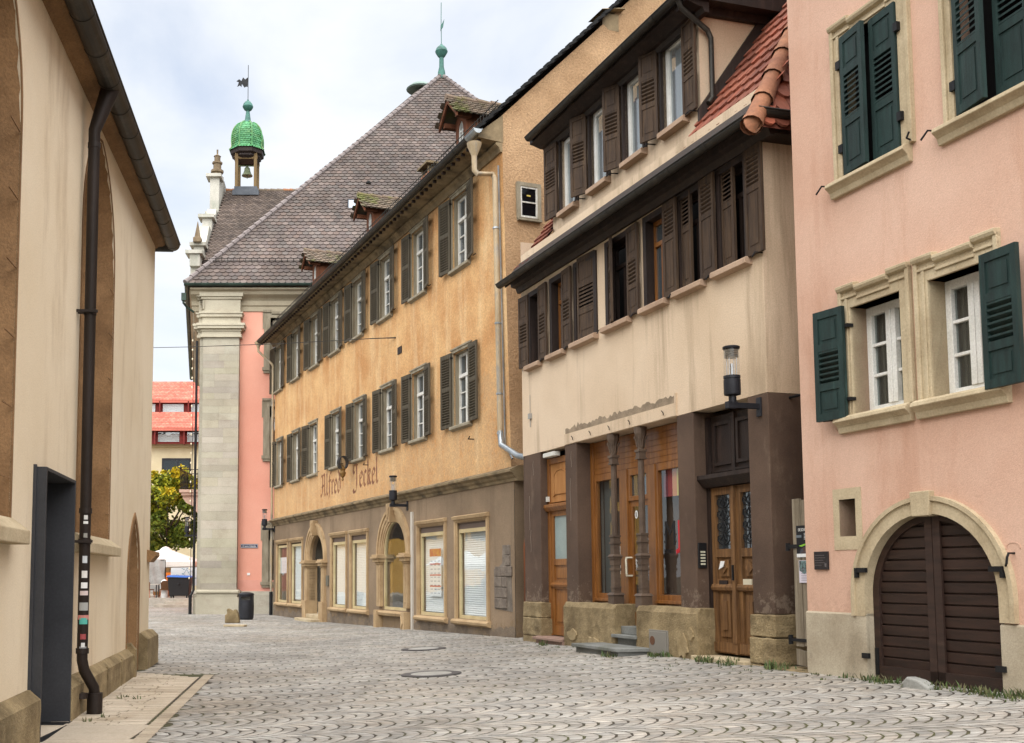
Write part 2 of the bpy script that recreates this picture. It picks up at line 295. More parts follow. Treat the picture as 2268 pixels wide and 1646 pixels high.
dark = M('dark_interior', (.008, .008, .009, 1), rough=1., bump=0)
dimroom = M('dim_room', H('#b8b3a8', .8), H('#a39e94', .8), rough=1., bump=0)
blind = M('white_blind', H('#f4f6f5', .95), H('#eceeee', .95), scale=.7, grain=50, bump=0, rough=.6)
curtain = M('pale_curtain', H('#d8d8d2'), H('#b8b9b5'), scale=1., grain=20, bump=0, st=(14, 14, .4))
creamf = M('cream_window_frame', H('#d9c79c'), H('#c4b184'), scale=2., grain=50, bump=.1, rough=.5)
pane = glass('window_pane', tr=.3, ior=2.0, dark=(.07, .085, .095, 1))
shopglass = glass('shop_window_glass', tint=(.94, .97, .97, 1), tr=.965, ior=1.9)
lampglass = glass('lamp_glass', tint=(.95, .96, .97, 1), tr=.97, ior=1.25)
lettering = M('faded_brown_lettering', H('#7b5040'), H('#a0714c'), scale=5., grain=30, bump=.1, lo=.4, hi=.6)
white_paint = M('white_paint', H('#f0f0ee'), bump=0, rough=.5)
paper = M('white_paper', H('#eef0f0'), bump=0, rough=.7)
def flat(name, h, rough=.6, k=.85): return M(name, H(h, k), bump=0, rough=rough, gamt=.04)
# ------------------------------------------------------------------ ground
def ground_sheet(name, xs, ys, dz, mat):
    mb = MB(); nx, ny = len(xs), len(ys)
    mb.v = [(x, y, g(x, y) + dz) for y in ys for x in xs]
    mb.f = [[j * nx + i, j * nx + i + 1, (j + 1) * nx + i + 1, (j + 1) * nx + i] for j in range(ny - 1) for i in range(nx - 1)]
    mb.m = [0] * len(mb.f); mb.c = [None] * len(mb.f)
    return tag(mb.obj(name, mat), kind='structure')
mortar = M('street_joints', H('#463d33'), H('#302a23'), scale=1.1, grain=60, bump=.5, stain=H('#55592f'), samt=.6, sscale=(.5, .5, .5), slo=.46, shi=.6)
cob = M('cobblestone', H('#aba7a0'), H('#8e8a84'), scale=.45, grain=30, bump=.35, dist=.004, rough=.8, attr=True, stain=H('#968a7a'), samt=.5, sscale=(.35, .35, .35), slo=.48, shi=.66, gamt=.1)
plaza = M('plaza_paving', H('#bdb8ae'), H('#a8a297'), scale=.6, grain=6, bump=.3)
xs = [-400, -120, -60, -30, -14] + [-12 + .5 * i for i in range(49)] + [14, 30, 60, 120, 400]
ys = [-200, -60, -30, -14] + [-10 + 2. * i for i in range(46)] + [90, 120, 200, 800]
ground_sheet('ground', xs, ys, -.0035, mortar)
CH = Facade(on_z(283, 1497, 0), 610, True)
def path_edge(Y): return -2.33 - (Y - 10.1) * .063          # right edge of the slab path beside the church
def cobbles():
    Lw, cp, a0 = .74, .138, R(3.)
    ca, sa = math.cos(a0), math.sin(a0); V = []; Cc = []
    lanes = np.arange(-1, 77); cs = np.arange(-140, 150)
    for ln in lanes:
        y0 = 5.5 + ln * Lw; ph = rng.uniform(0, cp)
        for c in cs:
            x0 = c * cp + ph
            if y0 > 30 and not (-26 < x0 < 6): continue
            ns = 6; e = np.linspace(-.5, .5, ns + 1); e[1:-1] += rng.uniform(-.02, .02, ns - 1)
            sag = lambda s: .25 * (1 - (2 * s) ** 2)
            for i in range(ns):
                s0, s1 = e[i] + .0105, e[i + 1] - .0105
                gp = .0108
                q = [(x0 + sag(s0) + gp, s0 * Lw), (x0 + sag(s1) + gp, s1 * Lw), (x0 + sag(s1) + cp - gp, s1 * Lw), (x0 + sag(s0) + cp - gp, s0 * Lw)]
                q = [(x + rng.uniform(-.006, .006), y + y0 + rng.uniform(-.006, .006)) for x, y in q]
                q = [(x * ca - y * sa + .9, x * sa + y * ca) for x, y in q]
                mx, my = q[0][0] * .5 + q[2][0] * .5, q[0][1] * .5 + q[2][1] * .5
                if not (5 < my < 62): continue
                if my < 17.2 and mx < path_edge(my) + .18: continue
                if mx > 7.2 or (my > 24 and mx > 4.5) or mx < -26 : continue
                if my < 19.6 and mx < -2.9 and my < 17.2: continue
                if my < 19.4 and mx < -3.9 and my > 17.1: continue
                if my < 19 and mx < -7: continue
                V.append(q); k = rng.normal(1, .14); w = rng.uniform(-.025, .025); Cc.append((k * (1 + w), k, k * (1 - w)))
    n = len(V); V = np.array(V)                                       # n,4,2
    cen = V.mean(1, keepdims=True); top = cen + (V - cen) * .95
    zz = np.array([[g(p[0], p[1]) for p in q] for q in V]) + rng.uniform(-.002, .002, (n, 1)) + rng.uniform(-.0012, .0012, (n, 4))
    P = np.zeros((n, 12, 3)); P[:, 0:4, :2] = V; P[:, 0:4, 2] = zz - .035; P[:, 4:8, :2] = cen + (V - cen) * .98; P[:, 4:8, 2] = zz - .003; P[:, 8:12, :2] = top; P[:, 8:12, 2] = zz + .001
    fs = [(8, 11, 10, 9)]
    for k in range(4): k2 = (k + 1) % 4; fs += [(4 + k, 8 + k, 8 + k2, 4 + k2), (k, 4 + k, 4 + k2, k2)]
    fs = np.array(fs); fi = (fs[None] + (np.arange(n) * 12)[:, None, None]).reshape(-1, 4)
    me = bpy.data.meshes.new('cobbled_street'); me.vertices.add(n * 12); me.vertices.foreach_set('co', P.ravel())
    nf = len(fi); me.loops.add(nf * 4); me.loops.foreach_set('vertex_index', fi.ravel().astype(np.int32)); me.polygons.add(nf)
    me.polygons.foreach_set('loop_start', np.arange(0, nf * 4, 4, dtype=np.int32))
    me.polygons.foreach_set('use_smooth', np.tile(np.array([True, True, False] + [True, False] * 3), n)[:nf])
    at = me.color_attributes.new('Col', 'FLOAT_COLOR', 'POINT'); c4 = np.ones((n, 12, 4)); c4[:, :, :3] = np.array(Cc)[:, None, :]; at.data.foreach_set('color', c4.ravel())
    me.materials.append(cob); me.update(calc_edges=True); me.validate()
    o = bpy.data.objects.new('cobbled_street', me); COL.objects.link(o); tag(o, kind='structure')
cobbles()
slab = M('path_slab', H('#cbbfae'), H('#b7aa97'), scale=1.2, grain=45, bump=.25, attr=True, rough=.85, stain=H('#96836a'), samt=.5, sscale=(.8, .8, .8))
def slabs():
    mb = MB(); r = random.Random(4); y = 9.3
    big = y
    while y < 17.5:
        h = .98 if y < 11.2 else .125; x = path_edge(y) - .02
        end = -5.6 if y < 16.8 else -4.2
        if y > 16.6: x = -2.9 - (y - 16.6) * 1.25
        while x > end:
            w = r.uniform(.8, 1.3) if h > .5 else r.uniform(.24, .5); k = r.uniform(.9, 1.1); z = r.uniform(-.002, .002)
            c = (k, k * .985, k * .965); d = .0085; t = .012
            z += .006; ga_, gb_ = g(x - w, y) + z, g(x, y) + z; mb.hexa([(x - w + d, y + d, -.03), (x - d, y + d, -.03), (x - d, y + h - d, -.03), (x - w + d, y + h - d, -.03), (x - w + d, y + d, ga_), (x - d, y + d, gb_), (x - d, y + h - d, gb_), (x - w + d, y + h - d, ga_)], 0, c); x -= w
        y += h
    yy = 9.2
    while yy < 16.9:                                                      # two rows of setts as the edge
        for k in range(1):
            x = path_edge(yy) + .015 + k * .13; hh = .2; kk = r.uniform(.72, .92)
            mb.box(x, x + .15, yy + .008, yy + hh - .008, -.03, g(x, yy) + .007, 0, (kk, kk * .97, kk * .92))
        yy += .2
    tag(mb.obj('footpath', slab), kind='structure')
slabs()
def roughen(o, amt=.03, size=.16, lv=4):
    a = o.modifiers.new('s', 'SUBSURF'); a.subdivision_type = 'SIMPLE'; a.levels = lv; a.render_levels = lv
    t = bpy.data.textures.get('wear') or bpy.data.textures.new('wear', 'CLOUDS'); t.noise_scale = size; t.noise_depth = 3
    d = o.modifiers.new('d', 'DISPLACE'); d.texture = t; d.strength = amt; d.mid_level = .55; d.texture_coords = 'GLOBAL'
    return o
# ------------------------------------------------------------------ shared parts
def shutter(w, h, lay, left=True, t=.042, st=.075, ra=.09):
    """boarded or louvred leaf hung at x=0; lay = [(kind, share)] from the top, p panel, l louvre"""
    mb = MB(); sg = 1 if left else -1
    X = lambda a, b: (a * sg, b * sg) if left else (b * sg, a * sg)
    bx = lambda a, b, y0, y1, z0, z1: mb.box(*X(a, b), y0, y1, z0, z1)
    bx(0, st, -t / 2, t / 2, 0, h); bx(w - st, w, -t / 2, t / 2, 0, h)
    free = h - ra * (len(lay) + 1); z = h - ra; bx(st, w - st, -t * .47, t * .47, h - ra, h)
    for kind, sh in lay:
        d = free * sh / sum(q[1] for q in lay); z0 = z - d
        if kind == 'p':
            bx(st, w - st, -t * .2, t * .2, z0, z)
            bx(st + .045, w - st - .045, -t * .36, t * .36, z0 + .045, z - .045)
        else:
            n = max(3, int(d / .062)); p = d / n
            for i in range(n):
                zz = z0 + (i + .5) * p; a, b = X(st, w - st)
                mb.hexa([(a, -t * .45, zz - p * .42), (b, -t * .45, zz - p * .42), (b, t * .45, zz + p * .1), (a, t * .45, zz + p * .1), (a, -t * .45, zz - p * .1), (b, -t * .45, zz - p * .1), (b, t * .45, zz + p * .42), (a, t * .45, zz + p * .42)])
        bx(st, w - st, -t * .47, t * .47, z0 - ra, z0); z = z0 - ra
    return mb
def hang(mb, mat, parent, x, y, z, ang, left=True, name='shutter'):
    return mb.obj(name, mat, parent, (x, y, z), rz=-R(ang) if left else R(ang))
def arch(cx, hw, zs, rise, zb, n=18):          # polyline from the left foot over the top to the right foot
    return [(cx - hw, zb)] + [(cx - hw * math.cos(math.pi * i / n), zs + rise * math.sin(math.pi * i / n)) for i in range(n + 1)] + [(cx + hw, zb)]
def pointed(cx, hw, zs, rise, zb, n=9):        # gothic arch outline
    rr = (hw * hw + rise * rise) / (2 * hw); L = []
    for i in range(n + 1):
        w = math.asin(min(1, rise / rr)) * i / n; L.append((cx - hw + rr - rr * math.cos(w), zs + rr * math.sin(w)))
    return [(cx - hw, zb)] + L + [(2 * cx - x, z) for x, z in L[-2::-1]] + [(cx + hw, zb)]
def topfn(poly):
    xs_ = [p[0] for p in poly[1:-1]]; zs_ = [p[1] for p in poly[1:-1]]
    return lambda u: float(np.interp(u, xs_, zs_))
def gutter_mesh(mb, p0, p1, r=.085, n=8, seams=2.0, close=True):
    p0, p1 = Vector(p0), Vector(p1); d = (p1 - p0); L = d.length; d.normalize(); s = d.cross(Vector((0, 0, 1))).normalized(); vs = []
    prof = [(math.cos(math.pi + math.pi * i / n), math.sin(math.pi + math.pi * i / n)) for i in range(n + 1)]
    for P in (p0, p1):
        for k in (r, r - .008):
            vs += [P + s * (a * k) + Vector((0, 0, b * k)) for a, b in prof]
    m = n + 1; fs = []
    for i in range(n): fs += [(i, i + 1, 2 * m + i + 1, 2 * m + i), (m + i, 3 * m + i, 3 * m + i + 1, m + i + 1)]
    fs += [(0, 2 * m, 3 * m, m), (n, m + n, 3 * m + n, 2 * m + n)]
    if close: fs += [tuple(range(m)), tuple(range(2 * m, 3 * m))]
    mb.add(vs, fs)
    for sd in (-1, 1): mb.tube([p0 + s * (sd * r), p1 + s * (sd * r)], .013, 6)
    k = 1
    while seams * k < L:
        P = p0 + d * (seams * k); V = []
        for q in (P - d * .02, P + d * .02): V += [q + s * (a * (r + .006)) + Vector((0, 0, b * (r + .006))) for a, b in prof]
        mb.add(V, [(i, i + 1, m + i + 1, m + i) for i in range(n)] + [tuple(range(m)), tuple(range(2 * m - 1, m - 1, -1))]); k += 1
    return mb
# ------------------------------------------------------------------ church on the left
def church():
    h = root('church', 'cream plastered church wall with sandstone plinth and pointed windows along the left edge', 'church', tuple(CH.p), CH.rz)
    z0 = lambda u: 7.6 + .063 * u
    w2 = pointed(-3.47, 1.22, 5.75, 1.45, 2.02); w1 = pointed(-9.05, 1.3, 5.6, 1.5, 2.0); ni = pointed(.42, .62, 1.5, 1.0, -.1, 6)
    mb = MB(); mb.wall(-16, 2.62, -.3, 8, [(-10.35, -7.75, 2.0, topfn(w1)), (-6.83, -5.365, -.25, 2.58), (-4.69, -2.25, 2.02, topfn(w2)), (-.2, 1.04, -.1, topfn(ni))], 0, .05, top=z0)
    mb.box(2.4, 2.62, .02, 9, -.3, 7.7); mb.box(-16, 2.6, 8.8, 9, -.3, 7.5); mb.box(-16, -15.8, .02, 9, -.3, 7)
    mb.obj('wall', whitep, h)
    mb = MB()                                            # coved sandstone cornice
    pr = [(.06, -.03), (-.01, -.03), (-.05, .0), (-.13, .01), (-.2, .05), (-.2, .3), (.06, .3)]
    a, b = -16, 2.75
    vs = [(a, y, z0(a) + z) for y, z in pr] + [(b, y, z0(b) + z) for y, z in pr]; n = len(pr)
    mb.add(vs, [(i, i + n, (i + 1) % n + n, (i + 1) % n) for i in range(n)] + [tuple(range(n)), tuple(range(2 * n - 1, n - 1, -1))]); mb.obj('cornice', brownst, h)
    mb = MB(); gutter_mesh(mb, (-16, -.31, z0(-16) + .08), (2.85, -.31, z0(2.85) + .08), .13, 10, .85)
    gutter_mesh(mb, (2.85, -.31, z0(2.85) + .07), (2.85, 1.6, z0(2.85) + .05), .13, 10, .6); mb.obj('gutter', gut, h)
    mb = MB(); zt = lambda u: z0(u) + .3                   # steep tiled roof, seen only from elsewhere
    mb.add([(-16, -.25, zt(-16)), (2.85, -.25, zt(2.85)), (2.85, 5, zt(2.85) + 6), (-16, 5, zt(-16) + 6), (-16, 10, zt(-16)), (2.85, 10, zt(2.85))], [(0, 1, 2, 3), (3, 2, 5, 4), (1, 5, 2), (0, 3, 4)]); mb.obj('roof', redt, h)
    for P, nm in ((w2, 0), (w1, 0)):                      # deep splayed gothic windows
        cx = (P[0][0] + P[-1][0]) / 2
        inn = [(cx + (x - cx) * .72, 2.1 + (z - 2.02) * .93) for x, z in P]
        mb = MB(); n = len(P)
        V = [(x, 0.003, z) for x, z in P] + [(x, .62, z) for x, z in inn]
        mb.add(V, [(i, i + 1, n + i + 1, n + i) for i in range(n - 1)] + [(n - 1, 0, n, 2 * n - 1)])
        mb.band([(cx + (x - cx) * 1.03, z + (.03 if 0 < i < n - 1 else 0)) for i, (x, z) in enumerate(P)], P, -.012, .02)
        k = 2.4
        while k < 5.6: mb.box(P[-1][0] - .02, P[-1][0] - .34, -.006, .004, k, k + .012); k += .62
        w = mb.obj('window', brownst, h)
        mb = MB(); mb.add([(x, .6, z) for x, z in inn], [tuple(range(n))]); mb.obj('pane', pane, w)
        mb = MB(); s = P[-1][0] + .06; a = P[0][0] - .06
        mb.prism([(.05, 2.06), (-.02, 2.06), (-.17, 1.95), (-.17, 1.83), (.05, 1.83)], a, s, ax='x'); mb.obj('sill', palest, w, bevel=.01)
    mb = MB(); n = len(ni); inn = [(.42 + (x - .42) * .78, (z if z < 1 else 1 + (z - 1) * .93)) for x, z in ni]
    mb.add([(x, 0.003, z) for x, z in ni] + [(x, .16, z) for x, z in inn], [(i, i + 1, n + i + 1, n + i) for i in range(n - 1)])
    mb.add([(x, .4, z) for x, z in inn], [tuple(range(n))]); mb.add([(x, .16, z) for x, z in inn] + [(x, .4, z) for x, z in inn], [(i, i + 1, n + i + 1, n + i) for i in range(n - 1)])
    mb.band([(.42 + (x - .42) * 1.2, z + (.1 if z > 1.4 else 0)) for x, z in ni], ni, -.02, .02); mb.obj('niche', brownst, h)
    mb = MB(); ch = lambda t: [(.1, -.3), (-.13, -.3), (-.13, t - .09), (-.03, t), (.1, t)]
    mb.prism(ch(.5), -16, -6.88, ax='x'); mb.prism(ch(.44), -5.33, -.3, ax='x'); mb.prism([(.1, -.3), (-.17, -.3), (-.17, .5), (-.06, .6), (.1, .6)], 1.12, 2.78, ax='x'); mb.prism([(.1, -.3), (-.16, -.3), (-.16, .42), (-.07, .52), (.1, .52)], -.32, -.16, ax='x')
    for u in (-14, -12.4, -11, -9.3, -8, -4.2, -2.9, -1.6): mb.box(u, u + .012, -.134, -.1, -.2, .38)
    roughen(mb.obj('plinth', sand, h, bevel=.02), .03, .3, 3)
    mb = MB(); mb.prism([(.1, 1.82), (-.06, 1.82), (-.16, 1.93), (-.16, 2.0), (.1, 2.06)], 2.2, 2.8, ax='x'); mb.obj('string_course', brownst, h)
    mb = MB()                                            # steel box portal
    a, b, t, y0, y1 = -6.85, -5.35, .035, -.12, .95
    mb.box(a, a + t, y0, y1, -.02, 2.6); mb.box(b - t, b, y0, y1, -.02, 2.6); mb.box(a + t, b - t, y0, y1, 2.6 - t, 2.6)
    mb.box(a - .03, a, -.03, .02, -.02, 2.62); mb.box(b, b + .03, -.03, .02, -.02, 2.62)
    po = mb.obj('portal', steel, h, bevel=.004)
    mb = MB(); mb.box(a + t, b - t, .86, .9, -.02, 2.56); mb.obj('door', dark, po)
    mb = MB(); mb.box(a + t, b - t, y0 - .02, .46, -.05, .006); mb.obj('threshold', iron, po)
    mb = MB(); U, o, r = -4.85, -.14, .062; zt_ = z0(U)     # downpipe with swan neck
    mb.tube([(U + .03, -.31, zt_ + .03), (U + .0, o, zt_ - .52), (U, o, .62), (U + .03, o - .02, .5), (U + .1, o - .12, .3), (U + .12, o - .13, .2)], [.11, .07, r, r, r, r], 14)
    mb.tube([(U + .12, o - .13, .24), (U + .12, o - .13, -.05)], .088, 14)
    for z in (.22, .72, 1.95, 2.3, 4.6, zt_ - .7): mb.tube([(U, o, z - .03), (U, o, z + .03)], r + .012, 14)
    for z in (1.95, 4.6): mb.box(U - .012, U + .012, o, .0, z - .015, z + .015); mb.box(U - .1, U - .07, o - .1, 0, z - .015, z + .015)
    dp = mb.obj('downpipe', copperd, h, smooth=True)
    for (x, y, w_, h_, c) in ((463, 470, .04, .05, '#d8d8d4'), (462, 497, .05, .03, '#e8e8e4'), (463, 565, .04, .05, '#9a9890'), (452, 690, .05, .08, '#cfd3d6'), (443, 768, .06, .08, '#e6e4de'), (432, 827, .07, .065, '#f0f0ee'), (432, 868, .09, .05, '#d9c8c4'), (412, 943, .1, .09, '#a8a9a6'), (406, 1003, .14, .05, '#c9867c'), (398, 1025, .09, .07, '#58b5a8'), (425, 1102, .06, .06, '#a04a4c'), (428, 1145, .04, .05, '#dddddd'), (412, 1166, .08, .03, '#8c8c8c')):
        q, zz = CH.uz((x / 1.775) * .756, (1250 + y / 1.775) * .756, o - r); m_ = MB(); ox = max(-.06, min(.06, q - U))
        ang = math.asin(ox / r); n = 5; V = []
        for k in range(n):
            w = ang + (k / (n - 1) - .5) * w_ / r
            for dz in (0, h_): V.append((U + (r + .004) * math.sin(w), o - (r + .004) * math.cos(w), zz - h_ / 2 + dz))
        m_.add(V, [(2 * k, 2 * k + 2, 2 * k + 3, 2 * k + 1) for k in range(n - 1)]); m_.obj('sticker', flat('sticker_' + c, c), dp)
    return h
church()
# ------------------------------------------------------------------ ochre house with the olive shutters
O = Facade(on_z(1143, 1413, .25), 12)
def strokes(mb, strs, x0, z0, s, y, w=.15, dx=1.):
    nx, nz = w * .77 * s * .5, w * .64 * s * .5
    for st_ in strs:
        for (a, b), (c, d) in zip(st_[:-1], st_[1:]):
            A = (x0 + a * s * dx, z0 + b * s); B = (x0 + c * s * dx, z0 + d * s)
            mb.prism([(A[0] - nx, A[1] - nz), (B[0] - nx, B[1] - nz), (B[0] + nx, B[1] + nz), (A[0] + nx, A[1] + nz)], y, y + .003 )
FR = {'A': ([[(0, .15), (.14, 0), (.3, .25), (.36, 1.1), (.3, 1.5), (.1, 1.55), (-.02, 1.35)], [(.36, 1.5), (.6, 1.6), (.72, 1.45), (.72, .15), (.84, 0), (.96, .12)], [(.2, .72), (.72, .78)]], 1.1),
 'l': ([[(0, 1.6), (.04, 1.5), (.04, .15), (.16, 0), (.28, .12)]], .42),
 'f': ([[(.4, 1.5), (.24, 1.6), (.1, 1.42), (.1, .1), (.02, -.25)], [(-.06, 1.), (.34, 1.)]], .5),
 'r': ([[(-.04, .9), (.06, 1.), (.06, .1), (.16, 0)], [(.06, .82), (.24, 1.), (.38, .88)]], .5),
 'e': ([[(.06, .5), (.36, .68), (.36, .86), (.2, 1.), (.04, .85), (.04, .2), (.18, 0), (.4, .16)]], .56),
 'd': ([[(.0, 1.45), (.14, 1.5), (.42, 1.0), (.42, .2), (.24, 0), (.04, .18), (.04, .78), (.22, 1.), (.4, .84)]], .64),
 'J': ([[(.0, 1.2), (.1, 1.5), (.34, 1.6), (.62, 1.45), (.74, 1.58)], [(.5, 1.5), (.54, 1.2), (.54, .1), (.4, -.25), (.14, -.28), (.02, -.08)], [(.04, 1.2), (.16, 1.0), (.3, 1.1)]], .95),
 'c': ([[(.36, .86), (.2, 1.), (.04, .85), (.04, .2), (.18, 0), (.38, .14)]], .54),
 'k': ([[(0, 1.6), (.04, 1.5), (.04, .1), (.12, 0)], [(.04, .66), (.2, 1.), (.36, .88), (.3, .66), (.06, .56)], [(.16, .56), (.32, .1), (.44, .06)]], .58)}
def lettering_line(mb, word, x0, z0, s, y, dx=1.):
    for ch in word: st_, adv = FR[ch]; strokes(mb, st_, x0, z0, s, y, .27, dx); x0 += adv * s * dx
    return x0
def ochre_house():
    h = root('ochre_house', 'long ochre plastered house with olive louvred shutters and taupe shop front', 'house', tuple(O.p), O.rz)
    fu = -21.9; ga = ray(7000, HZ); ga = np.array([ga[0], ga[1], 0]); ga /= np.linalg.norm(ga)
    gl = (float(np.dot(ga, O.d)), float(np.dot(ga, O.inw))); k = gl[0] / gl[1]          # gable line: u = k * o
    zg = lambda u: zgA + (zgB - zgA) * (u - uA) / (uB - uA)
    og = -.66; (uA, zgA), (uB, zgB) = O.uz(572, 757, og), O.uz(1000, 343, og)
    lean = lambda z: -.038 * max(0, z - .2)
    # openings
    a1 = arch(-15.55, .9, 2.15, .92, .0); a2 = arch(-7.55, .93, 2.2, .95, .62)
    sh = [(-21.2, -19.6), (-19.05, -17.45), (-13.6, -12.05), (-11.48, -9.95), (-5.6, -3.9), (-3.08, -1.42)]
    gops = [(a, b, .56, 2.84) for a, b in sh] + [(-16.45, -14.65, -.2, topfn(a1)), (-8.48, -6.62, .62, topfn(a2))]
    mb = MB(); mb.wall(fu, -.02, -.4, 3.7, gops, 0, .22); mb.obj('ground_floor_wall', taupe, h)
    lo = [-21., -18.4, -16., -13.2, -10.7, -8.07, -5.6, -2.76]; up = [-21.2, -18.48, -15.83, -13.3, -10.85, -8.24, -5.6, -2.77]
    mb = MB(); mb.wall(fu, -1.0, 3.7, 8.2, [(c - .5, c + .5, 5.24, 7.06) for c in lo], 0, .2); mb.wall(fu, -1., 8.2, 11.6, [(c - .5, c + .5, 9.17, 11.0) for c in up], 0, .2)
    mb.add([(-1., 0, 3.7), (lean(3.7), 0, 3.7), (lean(11.6), 0, 11.6), (-1., 0, 11.6)], [(0, 1, 2, 3)])
    mb.add([(fu, 0, -.4), (fu, 0, 11.6), (fu + 3.2, 9.2, 11.6), (fu + 3.2, 9.2, -.4)], [(0, 1, 2, 3)])
    mb.add([(fu + 3.2, 9.2, -.4), (k * 11, 11, -.4), (k * 11, 11, 11.6), (fu + 3.2, 9.2, 11.6)], [(0, 1, 2, 3)])
    mb.obj('upper_wall', ochre, h)
    # gable wall with the rough render, and its top line following the roof
    rz_ = lambda o: 12.0 + .985 * o; om = 5.6
    mb = MB(); os_ = [0, 1.4, 2.8, 4.2, om, 7.5, 9.2]; L_ = lambda o, z: (k * o + lean(z), o, z)
    T = lambda o: rz_(o) if o <= om else rz_(om) - .985 * (o - om)
    for a, b in zip(os_[:-1], os_[1:]): mb.add([L_(a, 3.8), L_(b, 3.8), L_(b, T(b)), L_(a, T(a))], [(0, 1, 2, 3)])
    mb.obj('gable_wall', rough_ochre, h)
    mb = MB(); mb.add([(0, 0, -.4), (k * 9, 9, -.4), (k * 9, 9, 3.8), (0, 0, 3.8)], [(0, 1, 2, 3)]); mb.obj('gable_base', taupe, h)
    # roof
    ev = lambda u: zg(u) + .06
    mb = MB(); z_at = lambda u, o: ev(u) + (o - og) * .985 if o <= om else ev(u) + (2 * om - og - o) * .985
    N_ = 12; far = lambda o: fu + .35 * o - .3; near = lambda o: k * o + lean(12) + .06
    for sec in ((og, om), (om, 11.5)):
        V = []; 
        for i in range(N_ + 1):
            for o in sec: u = far(o) + (near(o) - far(o)) * i / N_; V.append((u, o, z_at(u, o)))
        V2 = [(x, y, z - .09) for x, y, z in V]; n = len(V)
        mb.add(V + V2, [(2 * i, 2 * i + 2, 2 * i + 3, 2 * i + 1) for i in range(N_)] + [(n + 2 * i, n + 2 * i + 1, n + 2 * i + 3, n + 2 * i + 2) for i in range(N_)] + [(0, 1, n + 1, n), (2 * N_, n + 2 * N_, n + 2 * N_ + 1, 2 * N_ + 1), tuple([0, n, n + 2, 2])])
    o = og
    while o < om - .1:                                                     # stepped edge of the verge tiles
        u = near(o); z = z_at(u, o); mb.hexa([(u - .14, o, z - .03), (u + .06, o, z - .03), (u + .06 + k * .2, o + .2, z + .11), (u - .14 + k * .2, o + .2, z + .11), (u - .14, o, z + .05), (u + .06, o, z + .05), (u + .06 + k * .2, o + .2, z + .18), (u - .14 + k * .2, o + .2, z + .18)]); o += .2
    mb.obj('roof', slate, h)
    mb = MB()                                                              # closed soffit with bed mould
    A_, B_ = fu - .25, lean(11.5) + .02
    for (y0, z0_, y1, z1_) in ((.02, 11.42, -.62, None),):
        pa, pb = zg(A_) - .02, zg(B_) - .02
        mb.add([(A_, .02, 11.36), (B_, .02, 11.36), (B_, -.6, pb - .1), (A_, -.6, pa - .1), (A_, -.6, pa), (B_, -.6, pb), (B_, .02, pb + .5), (A_, .02, pa + .5)], [(0, 3, 2, 1), (3, 4, 5, 2), (1, 2, 5, 6), (0, 7, 4, 3)])
        mb.prism([(.0, 11.14), (-.05, 11.14), (-.09, 11.24), (-.16, 11.3), (-.16, 11.34), (0, 11.36)], A_, B_, ax='x')
    sf = mb.obj('soffit', darkst, h)
    u = A_ + .15; mb = MB(); mb.box(0, .05, -.585, -.5, -.05, .02); b0 = None
    while u < B_:
        b = mb.obj('soffit_bracket', dkb, sf) if b0 is None else b0.copy()
        if b0 is None: b0 = b
        else: COL.objects.link(b)
        b.location = (u, 0, zg(u) - .13); u += .29
    mb = MB(); gutter_mesh(mb, (A_ - .3, og, zg(A_ - .3)), (B_ - .4, og, zg(B_ - .4)), .095, 8, 1.1); gt = mb.obj('gutter', gut, h)
    mb = MB(); gutter_mesh(mb, (B_ - .4, og, zg(B_ - .4) + .01), (B_ + .12, og, zg(B_) + .02), .1, 8, 3); mb.obj('gutter_end', bright_zinc, gt)
    # snow guard
    mb = MB(); o = -.1
    for dz in (.08, .2): mb.tube([(A_, o, z_at(A_, o) + dz), (B_, o, z_at(B_, o) + dz)], .012, 5)
    u = A_
    while u < B_: mb.tube([(u, o, z_at(u, o)), (u, o, z_at(u, o) + .24)], .008, 4); u += .16
    mb.obj('snow_guard', gut, h)
    # hopper and downpipes
    u0, zz = O.uz(1052, 318, og); z = zz
    mb = MB(); mb.lathe([(.05, -.42), (.06, -.3), (.16, -.06), (.17, 0), (.15, 0)], (u0, og - .02, z), 14)
    q1, q2, q3, q4 = O.uz(1037, 345, og), O.uz(1096, 392, -.12), O.uz(1108, 970, -.12), O.uz(1155, 1012, -.12)
    mb.tube([(u0, og - .02, z - .3), (u0, og - .02, z - .62), (u0 + .05, og + .03, z - .72), (q2[0] - .05, -.16, q2[1] + .08), (q2[0], -.12, q2[1] - .05), (q3[0], -.12, q3[1] + .15)], .062, 12)
    dp = mb.obj('downpipe', zinc, h, smooth=True)
    mb = MB(); mb.tube([(q3[0], -.12, q3[1] + .15), (q3[0] + .02, -.12, q3[1] + .02), (q3[0] + .14, -.16, q3[1] - .18), (q4[0], -.2, q4[1] + .02), (q4[0] + .5, -.05, q4[1] - .1)], .066, 12)
    mb.obj('pipe_elbow', bright_zinc, dp, smooth=True)
    for z in (q3[1] + .1, 5.6, 7.2, 9.4): s_ = (z - q3[1]) / (q2[1] - q3[1]); u = q3[0] + (q2[0] - q3[0]) * max(0, s_); mb = MB(); mb.tube([(u, -.12, z - .02), (u, -.12, z + .02)], .075, 12); mb.obj('pipe_clamp', bright_zinc, dp)
    mb = MB(); u1_, u2_ = O.uz(1104, 400, -.04), O.uz(1119, 985, -.04); mb.tube([(u1_[0], -.04, u1_[1] + .35), (u2_[0], -.04, u2_[1]), (u2_[0] + .35, -.04, u2_[1] - .35)], .022, 6); mb.obj('cable_pipe', bright_zinc, h)
    mb = MB(); u0 = fu + .02; z = zg(u0)
    mb.lathe([(.05, -.3), (.06, -.22), (.15, -.04), (.15, 0)], (u0 - .3, og, z - .02), 12)
